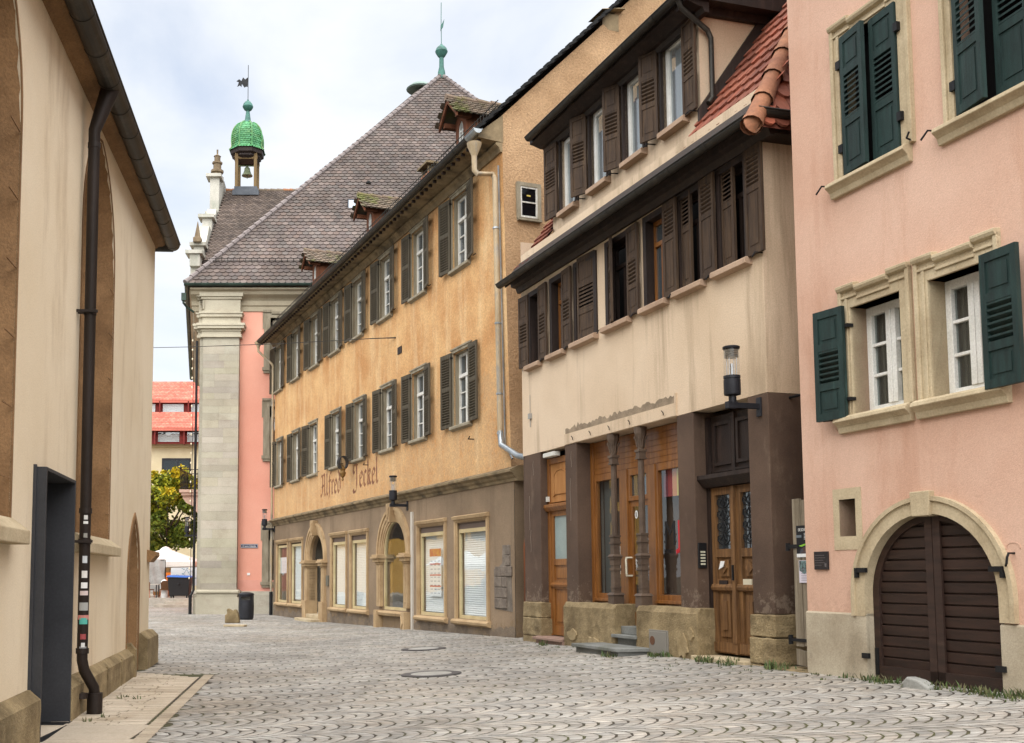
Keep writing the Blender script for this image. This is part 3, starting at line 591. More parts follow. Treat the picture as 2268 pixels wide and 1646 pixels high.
    mb.tube([(u0 - .3, og, z - .25), (u0 - .28, og, z - .42), (u0 - .02, -.16, z - .95), (u0, -.1, z - 1.05), (u0, -.1, .9)], .05, 10); d2 = mb.obj('downpipe', zinc, h, smooth=True)
    mb = MB(); mb.tube([(u0, -.1, .95), (u0, -.1, -.1)], .075, 10); mb.obj('pipe_foot', iron, d2)
    # string course over the shop floor
    mb = MB(); mb.prism([(.02, 3.62), (-.03, 3.62), (-.05, 3.68), (-.1, 3.72), (-.12, 3.77), (-.2, 3.81), (-.2, 3.86), (-.17, 3.87), (0.02, 3.95)], fu - .08, .12, ax='x')
    mb.prism([(.3, 3.62), (.3, 3.95), (0, 3.95), (-.17, 3.87), (-.2, 3.86), (-.2, 3.81), (-.12, 3.77), (-.1, 3.72), (-.05, 3.68), (-.03, 3.62)], .12, .2, ax='x'); mb.obj('string_course', darkst, h)
    # upper windows: one built, then copied
    def win():
        mb = MB(); fw = .075
        mb.band([(-.5 - fw, 0), (-.5 - fw, 1.83 + fw), (.5 + fw, 1.83 + fw), (.5 + fw, 0)], [(-.5, 0), (-.5, 1.83), (.5, 1.83), (.5, 0)], -.03, .04)
        mb.box(-.5, -.47, .04, .2, 0, 1.83); mb.box(.47, .5, .04, .2, 0, 1.83); mb.box(-.47, .47, .04, .2, 1.8, 1.83)
        mb.box(-.62, .62, -.05, .03, 1.83 + fw, 1.83 + fw + .04)
        w = mb.obj('window', frameg, h)
        mb = MB(); y0, y1 = .13, .19
        mb.box(-.47, -.41, y0, y1, 0, 1.8); mb.box(.41, .47, y0, y1, 0, 1.8); mb.box(-.41, .41, y0, y1, 0, .07); mb.box(-.41, .41, y0, y1, 1.74, 1.8)
        mb.box(-.41, .41, y0 - .03, y1, 1.2, 1.28); mb.box(-.045, .045, y0 - .012, y1, .07, 1.2); mb.box(-.03, .03, y0, y1, 1.28, 1.74)
        for z in (.45, .83): mb.box(-.41, -.045, y0 + .015, y1, z - .014, z + .014); mb.box(.045, .41, y0 + .015, y1, z - .014, z + .014)
        mb.obj('sash', oldwhite, w)
        mb = MB(); mb.quad((-.42, .175, .05), (.42, .175, .05), (.42, .175, 1.76), (-.42, .175, 1.76)); mb.obj('pane', pane, w)
        mb = MB(); mb.box(-.42, -.2, .24, .25, .05, 1.76); mb.box(.2, .42, .24, .25, .05, 1.76); mb.obj('curtain', curtain, w)
        mb = MB(); mb.prism([(.13, .03), (-.08, .0), (-.1, -.03), (-.1, -.08), (0, -.12), (.13, -.12)], -.6, .6, ax='x'); mb.obj('sill', frameg, w)
        shutter(.56, 1.86, [('l', .46), ('l', .54)], True).obj('shutter', shg, w); shutter(.56, 1.86, [('l', .46), ('l', .54)], False).obj('shutter', shg, w)
        mb = MB(); mb.box(-1.06, -.9, -.1, -.08, -.02, 0); mb.box(.9, 1.06, -.1, -.08, -.02, 0); mb.box(-.54, -.5, -.09, 0, 1.7, 1.74); mb.box(.5, .54, -.09, 0, 1.7, 1.74); mb.obj('shutter_hook', iron, w)
        return w
    w0 = win(); first = True; r = random.Random(8)
    for row, z, miss in ((up, 9.17, None), (lo, 5.24, 2)):
        for i, c in enumerate(row):
            w = w0 if first else copy_tree(w0, h); first = False; w.location = (c, 0, z)
            ss = [x for x in kids(w) if x.name.startswith('shutter') and 'hook' not in x.name]
            ss[0].location = (-.52, -.055, -.01); ss[0].rotation_euler.z = -R(r.uniform(170, 178)); ss[1].location = (.52, -.055, -.01); ss[1].rotation_euler.z = R(r.uniform(168, 177))
            if i == miss: bpy.data.objects.remove(ss[1])
            for x in kids(w):
                if x.name.startswith('curtain') and r.random() < .4: bpy.data.objects.remove(x)
    # shop windows
    mb = MB(); mb.box(-21.8, -.3, 2.2, 2.25, -.2, 3.6); mb.box(-21.8, -.3, .3, 2.2, 3.45, 3.5); mb.box(-21.8, -.3, .3, 2.2, -.2, .3)
    for u in (-14.3, -16.8, -9.4, -6.2): mb.box(u, u + .05, .3, 2.2, -.2, 3.5)
    mb.obj('shop_interior', dimroom, h)
    for i, (a, b) in enumerate(sh):
        mb = MB(); o_, i_ = .2, .02
        P = lambda e, z0_, zt: [(a - e, z0_), (a - e, zt + e * .7), (b + e, zt + e * .7), (b + e, z0_)]
        mb.band(P(.13, .5, 2.86), P(.04, .5, 2.86), -.05, .03); mb.band(P(.045, .5, 2.86), P(0, .5, 2.86), -.025, .12)
        mb.prism([(.02, 2.93), (-.09, 2.93), (-.11, 3.0), (-.03, 3.03), (.02, 3.03)], a - .15, b + .15, ax='x')
        w = mb.obj('shop_window', trim, h)
        mb = MB(); mb.prism([(.15, .56), (-.08, .54), (-.13, .5), (-.12, .44), (-.03, .4), (.15, .4)], a - .2, b + .2, ax='x'); mb.obj('sill', trim, w, bevel=.01)
        mb = MB(); hd = 2.7 if i > 1 else 2.8
        mb.box(a, a + .05, .03, .1, .56, hd); mb.box(b - .05, b, .03, .1, .56, hd); mb.box(a + .05, b - .05, .03, .1, .56, .64); mb.box(a + .05, b - .05, .03, .1, hd - .09, hd); mb.obj('frame', creamf, w)
        if i > 1: mb = MB(); mb.box(a, b, .04, .1, hd, 2.84); mb.obj('head_panel', flat('shutter_box_brown', '#6a5a50'), w)
        mb = MB(); mb.quad((a + .04, .07, .6), (b - .04, .07, .6), (b - .04, .07, hd - .05), (a + .04, .07, hd - .05)); mb.obj('pane', shopglass, w)
        if i > 0:
            mb = MB(); z = hd - .1; zb = {1: .7, 2: .64, 3: .64, 4: .64, 5: .62}[i]
            while z > zb:
                mb.hexa([(a + .05, .15, z - .02), (b - .05, .15, z - .02), (b - .05, .17, z + .028), (a + .05, .17, z + .028), (a + .05, .145, z - .018), (b - .05, .145, z - .018), (b - .05, .165, z + .03), (a + .05, .165, z + .03)]); z -= .052
            mb.obj('blind', blind, w)
    # arches
    for (cx, hw, zs, rise, zb, door) in ((-15.55, .9, 2.15, .92, .0, True), (-7.55, .93, 2.2, .95, .62, False)):
        mb = MB()
        for e0, e1, y in ((.4, .3, -.09), (.3, .17, -.06), (.17, .06, -.035), (.06, -.02, -.015)):
            mb.band(arch(cx, hw + e0, zs, rise + e0 * .95, zs)[1:-1], arch(cx, hw + e1, zs, rise + e1 * .95, zs)[1:-1], y, .1)
        s_ = mb.obj('doorway' if door else 'arched_window', trim, h)
        mb = MB(); mb.prism([(cx - .1, zs + rise - .06), (cx + .1, zs + rise - .06), (cx + .17, zs + rise + .47), (cx - .17, zs + rise + .47)], -.2, .05); mb.prism([(cx - .05, zs + rise + .06), (cx + .05, zs + rise + .06), (cx + .09, zs + rise + .36), (cx - .09, zs + rise + .36)], -.225, -.2); mb.obj('keystone', trim, s_, bevel=.008)
        for sgn in (-1, 1):
            mb = MB(); x0, x1 = cx + sgn * (hw + (0 if door else .03)), cx + sgn * (hw + .34)
            mb.box(x0, x1, -.1, .3, .7, zs - .28); mb.box(x0 + sgn * .09, x1 - sgn * .09, -.115, -.1, .85, zs - .4)
            for e, z0_, z1_ in ((.03, zs - .28, zs - .22), (.09, zs - .22, zs - .12), (.15, zs - .12, zs - .06), (.11, zs - .06, zs)): mb.box(x0 - sgn * e * .8, x1 + sgn * e, -.1 - e, .3, z0_, z1_)
            mb.box(x0 - sgn * .05, x1 + sgn * .06, -.17, .3, -.2, .7) if door else mb.box(x0 + sgn * .05, x1 - sgn * .02, -.2, .02, -.2, .6)
            if not door: mb.prism([(x0 + sgn * .1, .12), (x0 + sgn * .24, .3), (x0 + sgn * .1, .5)], -.225, -.2)
            mb.obj('pilaster', trim, s_, bevel=.01)
        if door:
            mb = MB(); mb.box(cx - hw + .02, cx + hw - .02, .62, .66, .15, 2.9); mb.obj('tympanum_wall', dimroom, s_)
            mb = MB(); mb.box(cx - hw, cx + hw, .5, .56, .18, 2.1)
            for q in range(9):
                x = cx - hw + .1 + q * .2
                mb.tube([(x, .47, .2), (x, .47, 2.08)], .016, 6)
                for z in (.5, .9, 1.3, 1.7): mb.lathe([(.01, -.05), (.035, 0), (.01, .05)], (x, .47, z), 6)
            for z in (.3, .72, 1.12, 1.55, 1.95): mb.box(cx - hw, cx + hw, .46, .49, z, z + .03)
            mb.obj('door', dkb, s_)
            mb = MB(); mb.box(cx - hw - .2, cx + hw + .15, -.5, .2, -.2, .1); mb.box(cx - hw + .05, cx + hw - .05, -.15, .6, .1, .24); mb.obj('step', palest, s_, bevel=.02)
        else:
            ar = arch(cx, hw, zs, rise, .62); n = len(ar)
            mb = MB(); mb.band(ar, [(cx + (x - cx) * .93, z - (.05 if z > zs else 0)) for x, z in ar], .02, .1); mb.box(cx - hw, cx + hw, .02, .1, .62, .7); mb.obj('frame', creamf, s_)
            mb = MB(); mb.add([(x, .06, z) for x, z in ar], [tuple(range(n))]); mb.obj('pane', shopglass, s_)
            mb = MB(); mb.prism([(.1, .6), (-.12, .58), (-.17, .54), (-.14, .46), (.1, .42)], cx - hw - .3, cx + hw + .3, ax='x'); mb.obj('sill', trim, s_, bevel=.01)
            mb = MB(); mb.box(cx - hw, cx + hw, .7, .72, .5, 1.3); mb.obj('counter', flat('grey_counter', '#a5a6a6'), s_)
    # patch of bared masonry, broken plinth render
    mb = MB(); mb.prism([(-1.02, .84), (-1.05, 1.72), (-.82, 1.76), (-.62, 1.86), (-.6, 2.25), (-.22, 2.24), (-.14, .8)], -.008, .01); ptc = mb.obj('bared_masonry', M('bared_grey_brick', H('#8d8276'), H('#6f665c'), scale=4, grain=30, bump=.8), h)
    mb = MB(); r = random.Random(5)
    for j in range(6):
        x = -1.0
        while x < -.2:
            w = r.uniform(.2, .36)
            if not (j >= 4 and x < -.62) and x + w < -.1: mb.box(x + .012, x + w - .012, -.02 - r.uniform(0, .02), 0, .85 + j * .235 + .012, .85 + (j + 1) * .235 - .012)
            x += w
    mb.obj('brick', M('bared_grey_brick2', H('#8b7f73'), H('#6a6057'), scale=4, grain=25, bump=.9, dist=.02), ptc, bevel=.012)
    gz = lambda u: g(*O.W(u, 0, 0)[:2])
    r = random.Random(9)
    for a, b, hh in ((fu + .05, -16.95, .32), (-14.1, -8.75, .42), (-6.1, -.02, .3)):
        mb = MB()
        xs_ = np.linspace(a, b, int((b - a) / .11)); tops = [gz(x) + hh * (.55 + .5 * abs(math.sin(x * 3.1) * math.sin(x * 1.7 + 1)) + r.uniform(-.12, .16)) for x in xs_]
        mb.add([(x, -.006, -.3) for x in xs_] + [(x, -.006, t) for x, t in zip(xs_, tops)] + [(x, .01, t) for x, t in zip(xs_, tops)], [(i, i + 1, len(xs_) + i + 1, len(xs_) + i) for i in range(len(xs_) - 1)] + [(len(xs_) + i, len(xs_) + i + 1, 2 * len(xs_) + i + 1, 2 * len(xs_) + i) for i in range(len(xs_) - 1)])
        mb.obj('bared_plinth', M('bared_plinth_stone', H('#8c7c6a'), H('#6c5f52'), scale=2.2, grain=30, bump=.9, dist=.03, stain=H('#a8906c'), samt=.7, sscale=(2.5, 2.5, 4)), h)
    mb = MB(); mb.box(-6.16, -6.04, -.05, .0, -.2, 3.3); mb.obj('white_conduit', flat('pale_conduit', '#cfc8bc'), h)
    mb = MB()
    lettering_line(mb, 'Alfred', -15.0, 4.35, .47, -.004, 1.38); mb.obj('painted_lettering', lettering, h); mb = MB(); lettering_line(mb, 'Jeckel', -11.35, 4.35, .47, -.004, 1.5); mb.obj('painted_lettering', lettering, h)
    # little gable window
    ang = math.atan2(gl[1], gl[0])
    mb = MB(); mb.band([(-.31, -.05), (-.31, .81), (.31, .81), (.31, -.05)], [(-.22, 0), (-.22, .72), (.22, .72), (.22, 0)], -.06, .1); mb.box(-.3, .3, -.11, .05, -.09, -.04)
    uu = .62; gw = mb.obj('gable_window', frameg, h, (k * uu + lean(10), uu, 9.66), ang)
    mb = MB(); mb.box(-.22, -.18, -.045, -.02, 0, .72); mb.box(.18, .22, -.045, -.02, 0, .72); mb.box(-.18, .18, -.045, -.02, 0, .04); mb.box(-.18, .18, -.045, -.02, .68, .72); mb.box(-.18, .18, -.045, -.02, .34, .37); mb.obj('sash', oldwhite, gw)
    mb = MB(); mb.quad((-.2, -.025, .02), (.2, -.025, .02), (.2, -.025, .7), (-.2, -.025, .7)); mb.obj('pane', glass('black_pane', tr=.0, ior=1.3, dark=(.006, .006, .007, 1)), gw)
    mb = MB(); mb.box(-.05, .05, -.032, -.026, .5, .53); mb.obj('note', flat('yellow_note', '#d8c060'), gw)
    # dormers
    def dormer(u, o, zb, s=1.):
        mb = MB(); W2 = .42 * s; H1 = .8 * s; Dp = 1.7; ov = .3 * s
        mb.wall(-W2, W2, -.6, H1, [(-.2 * s, .2 * s, 0, topfn(pointed(0, .2 * s, .4 * s, .3 * s, 0, 5)))], 0, .12); mb.add([(-W2, 0, H1), (W2, 0, H1), (0, 0, H1 + W2 * .95)], [(0, 1, 2)])
        mb.quad((-W2, 0, -.6), (-W2, Dp, -.6), (-W2, Dp, H1), (-W2, 0, H1)); mb.quad((W2, 0, -.6), (W2, Dp, -.6), (W2, Dp, H1), (W2, 0, H1))
        for sg in (-1, 1): mb.hexa([(sg * (W2 + ov), -.38, H1 - ov * .9), (sg * (W2 + ov), -.33, H1 - ov * .9), (0, -.33, H1 + W2 + .0), (0, -.38, H1 + W2), (sg * (W2 + ov), -.38, H1 - ov * .9 + .13), (sg * (W2 + ov), -.33, H1 - ov * .9 + .13), (0, -.33, H1 + W2 + .16), (0, -.38, H1 + W2 + .16)]); mb.box(sg * W2, sg * (W2 + .12), -.3, .1, H1 - .16, H1 - .04)
        d = mb.obj('dormer', M('red_brown_wood', H('#7a4a30'), H('#5d3724'), st=(8, 8, .8), bump=.4, grain=30), h, (u, o, zb))
        mb = MB(); hyp = math.hypot(W2 + ov + .03, W2 + ov + .03)
        for sg in (-1, 1):
            ey = np.array([-sg, 0, 1]) / math.sqrt(2); en = np.array([sg, 0, 1]) / math.sqrt(2)
            P0 = np.array([sg * (W2 + ov + .03), -.4, H1 - ov + .12]); tiles(mb, P0, (0, 1, 0), ey, en, Dp + .4, hyp, lambda a, b: -.05 < a < Dp + .4 and b < hyp, .17, .13, [(1, 1, 1), (.85, .85, .82), (1.1, 1.05, 1)])
            mb.add([P0, P0 + np.array([0, Dp + .4, 0]), P0 + np.array([0, Dp + .4, 0]) + ey * hyp, P0 + ey * hyp], [(0, 1, 2, 3)], 0, (.7, .7, .7))
        y = -.42
        while y < Dp: mb.tube([(0, y, H1 + W2 + .17), (0, y + .44, H1 + W2 + .15)], [.09, .07], 8, c if False else True); y += .42
        mb.c = [c or (1.1, 1, .95) for c in mb.c]; mb.obj('roof', mosst, d)
        mb = MB(); P = pointed(0, .2 * s, .4 * s, .3 * s, 0, 5); mb.band(P, [(x * .75, z * .93 + .03) for x, z in P], .02, .08); mb.box(-.015, .015, .03, .07, .03, .66 * s); mb.box(-.17, .17, .03, .07, .36 * s, .4 * s); wq = mb.obj('window', whitef, d)
        mb = MB(); mb.add([(x, .06, z) for x, z in P], [tuple(range(len(P)))]); mb.obj('pane', pane, wq)
    for px, py, s in ((1021, 314, .78), (819, 508, .76), (697, 618, .74)):
        u, z = O.uz(px, py, .3); dormer(u, .3, z, s)
    u, z = O.uz(940, 366, .35); mb = MB(); mb.box(u - .3, u + .3, .35, .9, z - 1.6, z - .28); c = mb.obj('chimney', brick, h)
    mb = MB()
    for a in (-.26, .18): mb.box(u + a, u + a + .08, .37, .88, z - .28, z - .06)
    mb.box(u - .38, u + .38, .27, .98, z - .06, z); mb.obj('chimney_cap', darkst, c)
    G_ = lambda px, py: None
    o = 3.0; u = k * o + lean(12); zc = T(o); mb = MB(); mb.box(u - .45, u - .1, o - .2, o + .25, zc - .3, zc + .12); mb.hexa([(u - .6, o - .3, zc + .1), (u + .06, o - .3, zc + .1), (u + .06, o + .35, zc + .22), (u - .6, o + .35, zc + .22), (u - .55, o - .25, zc + .15), (u + .0, o - .25, zc + .15), (u, o + .3, zc + .27), (u - .55, o + .3, zc + .27)]); mb.obj('roof_hatch', darkst, h)
    # small ironwork on the wall
    mb = MB(); u, z = O.uz(886, 776, 0); mb.box(u - .16, u + .16, -.02, .005, z - .1, z + .1); mb.obj('wall_vent', dkb, h)
    mb = MB()
    for px, py in ((1050, 973), (816, 1030)): u, z = O.uz(px, py, 0); mb.tube([(u, 0, z), (u, -.16, z), (u + .12, -.2, z - .02), (u + .2, -.2, z + .04)], .014, 5)
    mb.obj('wall_hook', iron, h)
    mb = MB(); mb.box(-14.2, -13.95, -.05, .0, 1.25, 1.6); mb.obj('doorbell', flat('doorbell_grey', '#6d6a5e'), h)
    return h
ochre_house()
# ------------------------------------------------------------------ cream house with brown shutters over the shop
B = Facade(on_z(1163, 1417, .27), 150)
def cream_house():
    h = root('cream_house', 'cream plastered house with brown shutters and a brown pillared shop front below', 'house', tuple(B.p), B.rz)
    Wd = 8.05
    bays = [(.44, .93), (1.46, 2.0), (2.5, 3.29), (3.72, 4.47), (5.02, 5.62), (6.02, 6.64), (7.08, 7.74)]
    zs = lambda u: 5.87 + .017 * u
    mb = MB(); mb.wall(0, Wd, 4.04, 8.3, [(a, b, zs(a), zs(a) + 1.46) for a, b in bays], 0, .14)
    mb.quad((Wd, 0, 4.04), (Wd, 9, 4.04), (Wd, 9, 8.2), (Wd, 0, 8.2)); mb.quad((0, 0, 4.04), (0, 9, 4.04), (0, 9, 8.6), (0, 0, 8.6)); mb.quad((0, 9, -.3), (Wd, 9, -.3), (Wd, 9, 8.2), (0, 9, 8.2))
    mb.quad((0, 0, 4.04), (Wd, 0, 4.04), (Wd, .35, 4.04), (0, .35, 4.04)); mb.quad((0, .6, 4.1), (Wd, .6, 4.1), (Wd, .6, 8.6), (0, .6, 8.6)); mb.obj('wall', cream, h)
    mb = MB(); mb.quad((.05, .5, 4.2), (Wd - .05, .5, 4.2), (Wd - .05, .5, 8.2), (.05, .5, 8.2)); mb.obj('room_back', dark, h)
    # windows and shutters
    plp = [('p', .34), ('l', .36), ('p', .3)]; lp = [('l', .36), ('p', .64)]; lay = [plp, plp, plp, plp, lp, lp, lp]
    #      left leaf angle (None missing), right leaf angle
    angs = [(177, 177), (None, 177), (None, 4), (24, 176), (None, 177), (6, 176), (5, 178)]
    for i, (a, b) in enumerate(bays):
        w_, z, c = b - a, zs(a), (a + b) / 2; H_ = 1.46; hw = w_ / 2
        mb = MB(); P = lambda e: [(-hw - e, -.0), (-hw - e, H_ + e), (hw + e, H_ + e), (hw + e, 0)]
        mb.band(P(.05), P(-.05), -.03, .12); w = mb.obj('window', dkb, h, (c, 0, z))
        mb = MB(); red = i in (1, 4); y0 = .12
        mb.box(-hw + .03, -hw + .09, y0, y0 + .06, 0, H_); mb.box(hw - .09, hw - .03, y0, y0 + .06, 0, H_); mb.box(-hw + .09, hw - .09, y0, y0 + .06, 0, .07); mb.box(-hw + .09, hw - .09, y0, y0 + .06, H_ - .12, H_ - .05); mb.box(-hw + .09, hw - .09, y0 - .01, y0 + .05, .98, 1.05); mb.box(-.03, .03, y0, y0 + .05, .07, .98)
        mb.obj('sash', doorw if red else dkb, w)
        if i in (1, 4, 0): mb = MB(); mb.quad((-hw + .05, .15, .03), (hw - .05, .15, .03), (hw - .05, .15, H_ - .06), (-hw + .05, .15, H_ - .06)); mb.obj('pane', pane, w)
        mb = MB(); mb.prism([(.1, .02), (-.1, -.01), (-.12, -.03), (-.12, -.1), (.0, -.12), (.1, -.12)], -hw - .12, hw + .07, ax='x'); mb.obj('sill', M('pinkish_sill', H('#bfa48c'), H('#a98d76'), scale=2, grain=50, bump=.3), w, bevel=.006)
        la, ra_ = angs[i]; lw = .42 if la and la > 90 else min(.4, hw + .02)
        if la is not None: hang(shutter(lw, H_ + .03, lay[i], True, st=.055), shb, w, -hw + (.03 if la < 90 else -.02), -.03 if la > 90 else .02, .0, la, True)
        if ra_ is not None: hang(shutter(.4 if ra_ > 90 else .6, H_ + .06, lay[i], False, st=.055), shb, w, hw + (.02 if ra_ > 90 else -.03), -.045 if ra_ > 90 else .0, -.02 if ra_ > 90 else .02, ra_, False)
        mb = MB(); mb.tube([(hw + .3, 0, -.02), (hw + .3, -.12, -.02), (hw + .26, -.14, -.08)], .01, 5); mb.obj('shutter_hook', iron, w)
    # lower cornice, gutter, roof strips
    ze = B.z(1400, 437, -.42)
    mb = MB(); pr = [(.0, 7.5), (-.06, 7.5), (-.1, 7.6), (-.2, 7.62), (-.22, 7.7), (-.34, ze - .06), (-.36, ze + .08), (0, ze + .5)]
    mb.prism(pr, -.06, Wd + .32, ax='x'); mb.prism([(q[0] * 0 + Wd - q[0], q[1]) for q in pr][::-1], .0, 9, ax='y') if False else None
    mb.box(Wd, Wd + .3, .0, 9, ze - .12, ze + .06); cn = mb.obj('cornice', dkb, h)
    mb = MB(); gutter_mesh(mb, (-.12, -.44, ze + .02), (Wd + .42, -.44, ze + .02), .085, 8, .95); gutter_mesh(mb, (Wd + .4, -.36, ze + .12), (Wd + .4, 6, ze + .12), .09, 8, 2); mb.obj('gutter', gut, h)
    sl = 1.40; zr = lambda o: 8.76 + sl * (o - .47); top = 5.0
    hipu = lambda o: Wd + .42 - (o + .38) * .62
    mb = MB(); ln = math.hypot(1, sl); ey = (0, 1 / ln, sl / ln); en = (0, -sl / ln, 1 / ln); cols = [(1, 1, 1), (.9, .85, .8), (1.1, .95, .9), (.75, .72, .7), (.85, .8, .8)]
    ev = (0, -.38, zr(-.38))
    tiles(mb, (6.0, -.30, zr(-.30)), (1, 0, 0), ey, en, 3, 7, lambda a, b: 6.0 + a < hipu(-.30 + b / ln) + .05 and 0 <= a, .22, .3, cols, lap=1.25)
    tiles(mb, (-.08, -.30, zr(-.30)), (1, 0, 0), ey, en, .9, 7, lambda a, b: 0 <= a < .8, .2, .2, [(.7, .62, .6), (.6, .55, .55)], lap=1.3)
    for a, b in ((-.1, .66), (5.98, None)):
        mb.add([(a, -.28, zr(-.28) - .03), (b or hipu(-.28), -.28, zr(-.28) - .03), (b or hipu(3), 3, zr(3) - .03), (a, 3, zr(3) - .03)], [(0, 1, 2, 3)], 0, (.5, .45, .45))
    eyr = np.array([-.62, 0, sl]); lr = np.linalg.norm(eyr); eyr /= lr
    tiles(mb, (Wd + .42, -.38, zr(-.38)), (0, 1, 0), eyr, np.array([sl, 0, .62]) / lr, 7, 6, lambda a, b: a > b / lr + .0, .22, .3, cols, lap=1.25)
    mb.add([(hipu(-.38), -.38, zr(-.38) - .03), (hipu(-.38), 8, zr(-.38) - .03), (hipu(3.2), 8, zr(3.2) - .03), (hipu(3.2), 3.2, zr(3.2) - .03)], [(0, 1, 2, 3)], 0, (.5, .45, .45))
    mb.c = [c or (1, 1, 1) for c in mb.c]; rf = mb.obj('roof', redt, h)
    mb = MB(); o = -.46
    while o < 2.8:
        d = .33; P = lambda q: (hipu(q) , q, zr(q) + .07); mb.tube([P(o), P(o + d * 1.12)], [.14, .115], 12, False); 
        mb.tube([P(o - .015), P(o + .035)], [.15, .146], 12, False); mb.tube([P(o + .035), P(o - .012), P(o + .03)], [.146, .128, .12], 12, False); o += d
    mb.obj('hip_tiles', M('terracotta_hip_tile', H('#b07c5c'), H('#8c5c45'), scale=2, grain=25, bump=.5, stain=H('#6d5a48'), samt=.6, sscale=(4, 4, 4)), rf, smooth=True)
    # dormer storey
    dy = .46; D0, D1 = .62, 5.99; dzs = lambda u: 8.9 + .02 * u
    dw = [(1.08, 1.7), (2.34, 2.98), (3.64, 4.28), (4.92, 5.58)]
    mb = MB(); mb.wall(D0, D1, 8.3, 10.66, [(a, b, dzs(a), dzs(a) + 1.5) for a, b in dw], dy, .14)
    mb.quad((D1, dy, 8.3), (D1, 4, 8.3), (D1, 4, 10.66), (D1, dy, 10.66)); mb.quad((D0, dy, 8.3), (D0, 4, 8.3), (D0, 4, 10.66), (D0, dy, 10.66)); mb.quad((D0, 4, 8.3), (D1, 4, 8.3), (D1, 4, 10.66), (D0, 4, 10.66))
    d = mb.obj('dormer_storey', cream, h)
    mb = MB(); mb.quad((D0 + .05, 1.2, 8.5), (D1 - .05, 1.2, 8.5), (D1 - .05, 1.2, 10.6), (D0 + .05, 1.2, 10.6)); mb.obj('room_back', dimroom, d)
    zd = B.z(1300, 184, -.02); g0, g1 = B.u(1170, 307, -.02), D1 + .32
    mb = MB(); mb.prism([(.48, 10.42), (.4, 10.42), (.36, 10.5), (.3, 10.5), (.12, zd - .09), (.06, zd - .08), (.06, zd + .05), (.48, zd + .2)], D0 - .22, g1 - .05, ax='x')
    mb.prism([(D1 + .0, 10.5), (D1 + .08, 10.5), (D1 + .1, 10.62), (g1, 10.6), (g1, 10.82), (D1, 10.86)], .06, 3, ax='y')
    mb.add([(D0 - .22, .0, zd + .06), (g1, .0, zd + .06), (g1 - 1.2, 4, zd + 2.6), (D0 - .22, 4, zd + 2.6)], [(0, 1, 2, 3)]); mb.add([(g1, .0, zd + .06), (g1, 4, zd + .06), (g1 - 1.2, 4, zd + 2.6)], [(0, 1, 2)]); mb.obj('eaves', dkb, d)
    mb = MB(); gutter_mesh(mb, (g0, -.02, zd + .02), (g1 - .1, -.02, zd + .02), .085, 8, 1.0)
    mb.tube([(g1 - .16, -.02, zd), (g1 - .16, .04, zd - .16), (D1 + .09, .56, zd - .42), (D1 + .09, .62, zd - .55), (D1 + .09, .62, 9.12), (D1 + .1, .54, 9.02)], .043, 10); mb.obj('gutter', gut, d, smooth=True)
    for z in (): pass
    mb = MB(); f = lambda o: zr(o) + .02; mb.hexa([(D1, .40, f(.40)), (D1 + .07, .40, f(.4)), (D1 + .07, 2.0, f(2.0)), (D1, 2.0, f(2.)), (D1, .40, f(.4) + .26), (D1 + .05, .4, f(.4) + .26), (D1 + .05, 2.0, f(2.) + .26), (D1, 2.0, f(2.) + .26)]); mb.obj('flashing', dkb, d)
    for i, (a, b) in enumerate(dw):
        c, z, hw, H_ = (a + b) / 2, dzs(a), (b - a) / 2, 1.5
        mb = MB(); P = lambda e: [(-hw - e, 0), (-hw - e, H_ + e), (hw + e, H_ + e), (hw + e, 0)]
        mb.band(P(.1), P(-.0), -.03, .1); mb.band(P(.05), P(0), -.05, -.03); w = mb.obj('dormer_window', dkb, d, (c, dy, z))
        mb = MB(); mb.box(-hw, -hw + .09, .05, .12, 0, H_); mb.box(hw - .09, hw, .05, .12, 0, H_); mb.box(-hw + .09, hw - .09, .05, .12, 0, .08); mb.box(-hw + .09, hw - .09, .05, .12, H_ - .09, H_); mb.obj('sash', whitef, w, bevel=.006)
        mb = MB(); mb.quad((-hw + .07, .09, .06), (hw - .07, .09, .06), (hw - .07, .09, H_ - .07), (-hw + .07, .09, H_ - .07)); mb.obj('pane', glass('bright_pane', tr=.5, ior=2.1, dark=(.3, .33, .35, 1)), w)  # pale diffuse colour stands in for the bright sky reflected in the panes
        mb = MB(); mb.box(-hw + .08, hw - .08, .2, .21, .07, H_ - .08); mb.obj('curtain', curtain, w)
        mb = MB(); mb.prism([(.06, .02), (-.12, -.01), (-.14, -.03), (-.14, -.11), (.06, -.13)], -hw - .02, hw + .1, ax='x'); mb.obj('sill', MATS['pinkish_sill'], w, bevel=.006)
        pl = [('p', .27), ('l', .34), ('p', .39)]
        if i == 0: hang(shutter(.46, H_ + .04, pl, True, st=.06), shb, w, -hw - .09, -.07, -.02, 172, True)
        if i: hang(shutter(.38, H_ + .08, pl, True, st=.055), shb, w, -hw - .08, -.06, -.03, 152 + 2 * i, True)
        if i == 3: hang(shutter(.4, H_ + .08, pl, False, st=.055), shb, w, hw + .04, -.07, -.04, 177, False)
        mb = MB(); mb.tube([(hw + .35, 0, -.05), (hw + .35, -.16, -.06), (hw + .28, -.2, -.1)], .012, 5); mb.obj('shutter_hook', iron, w)
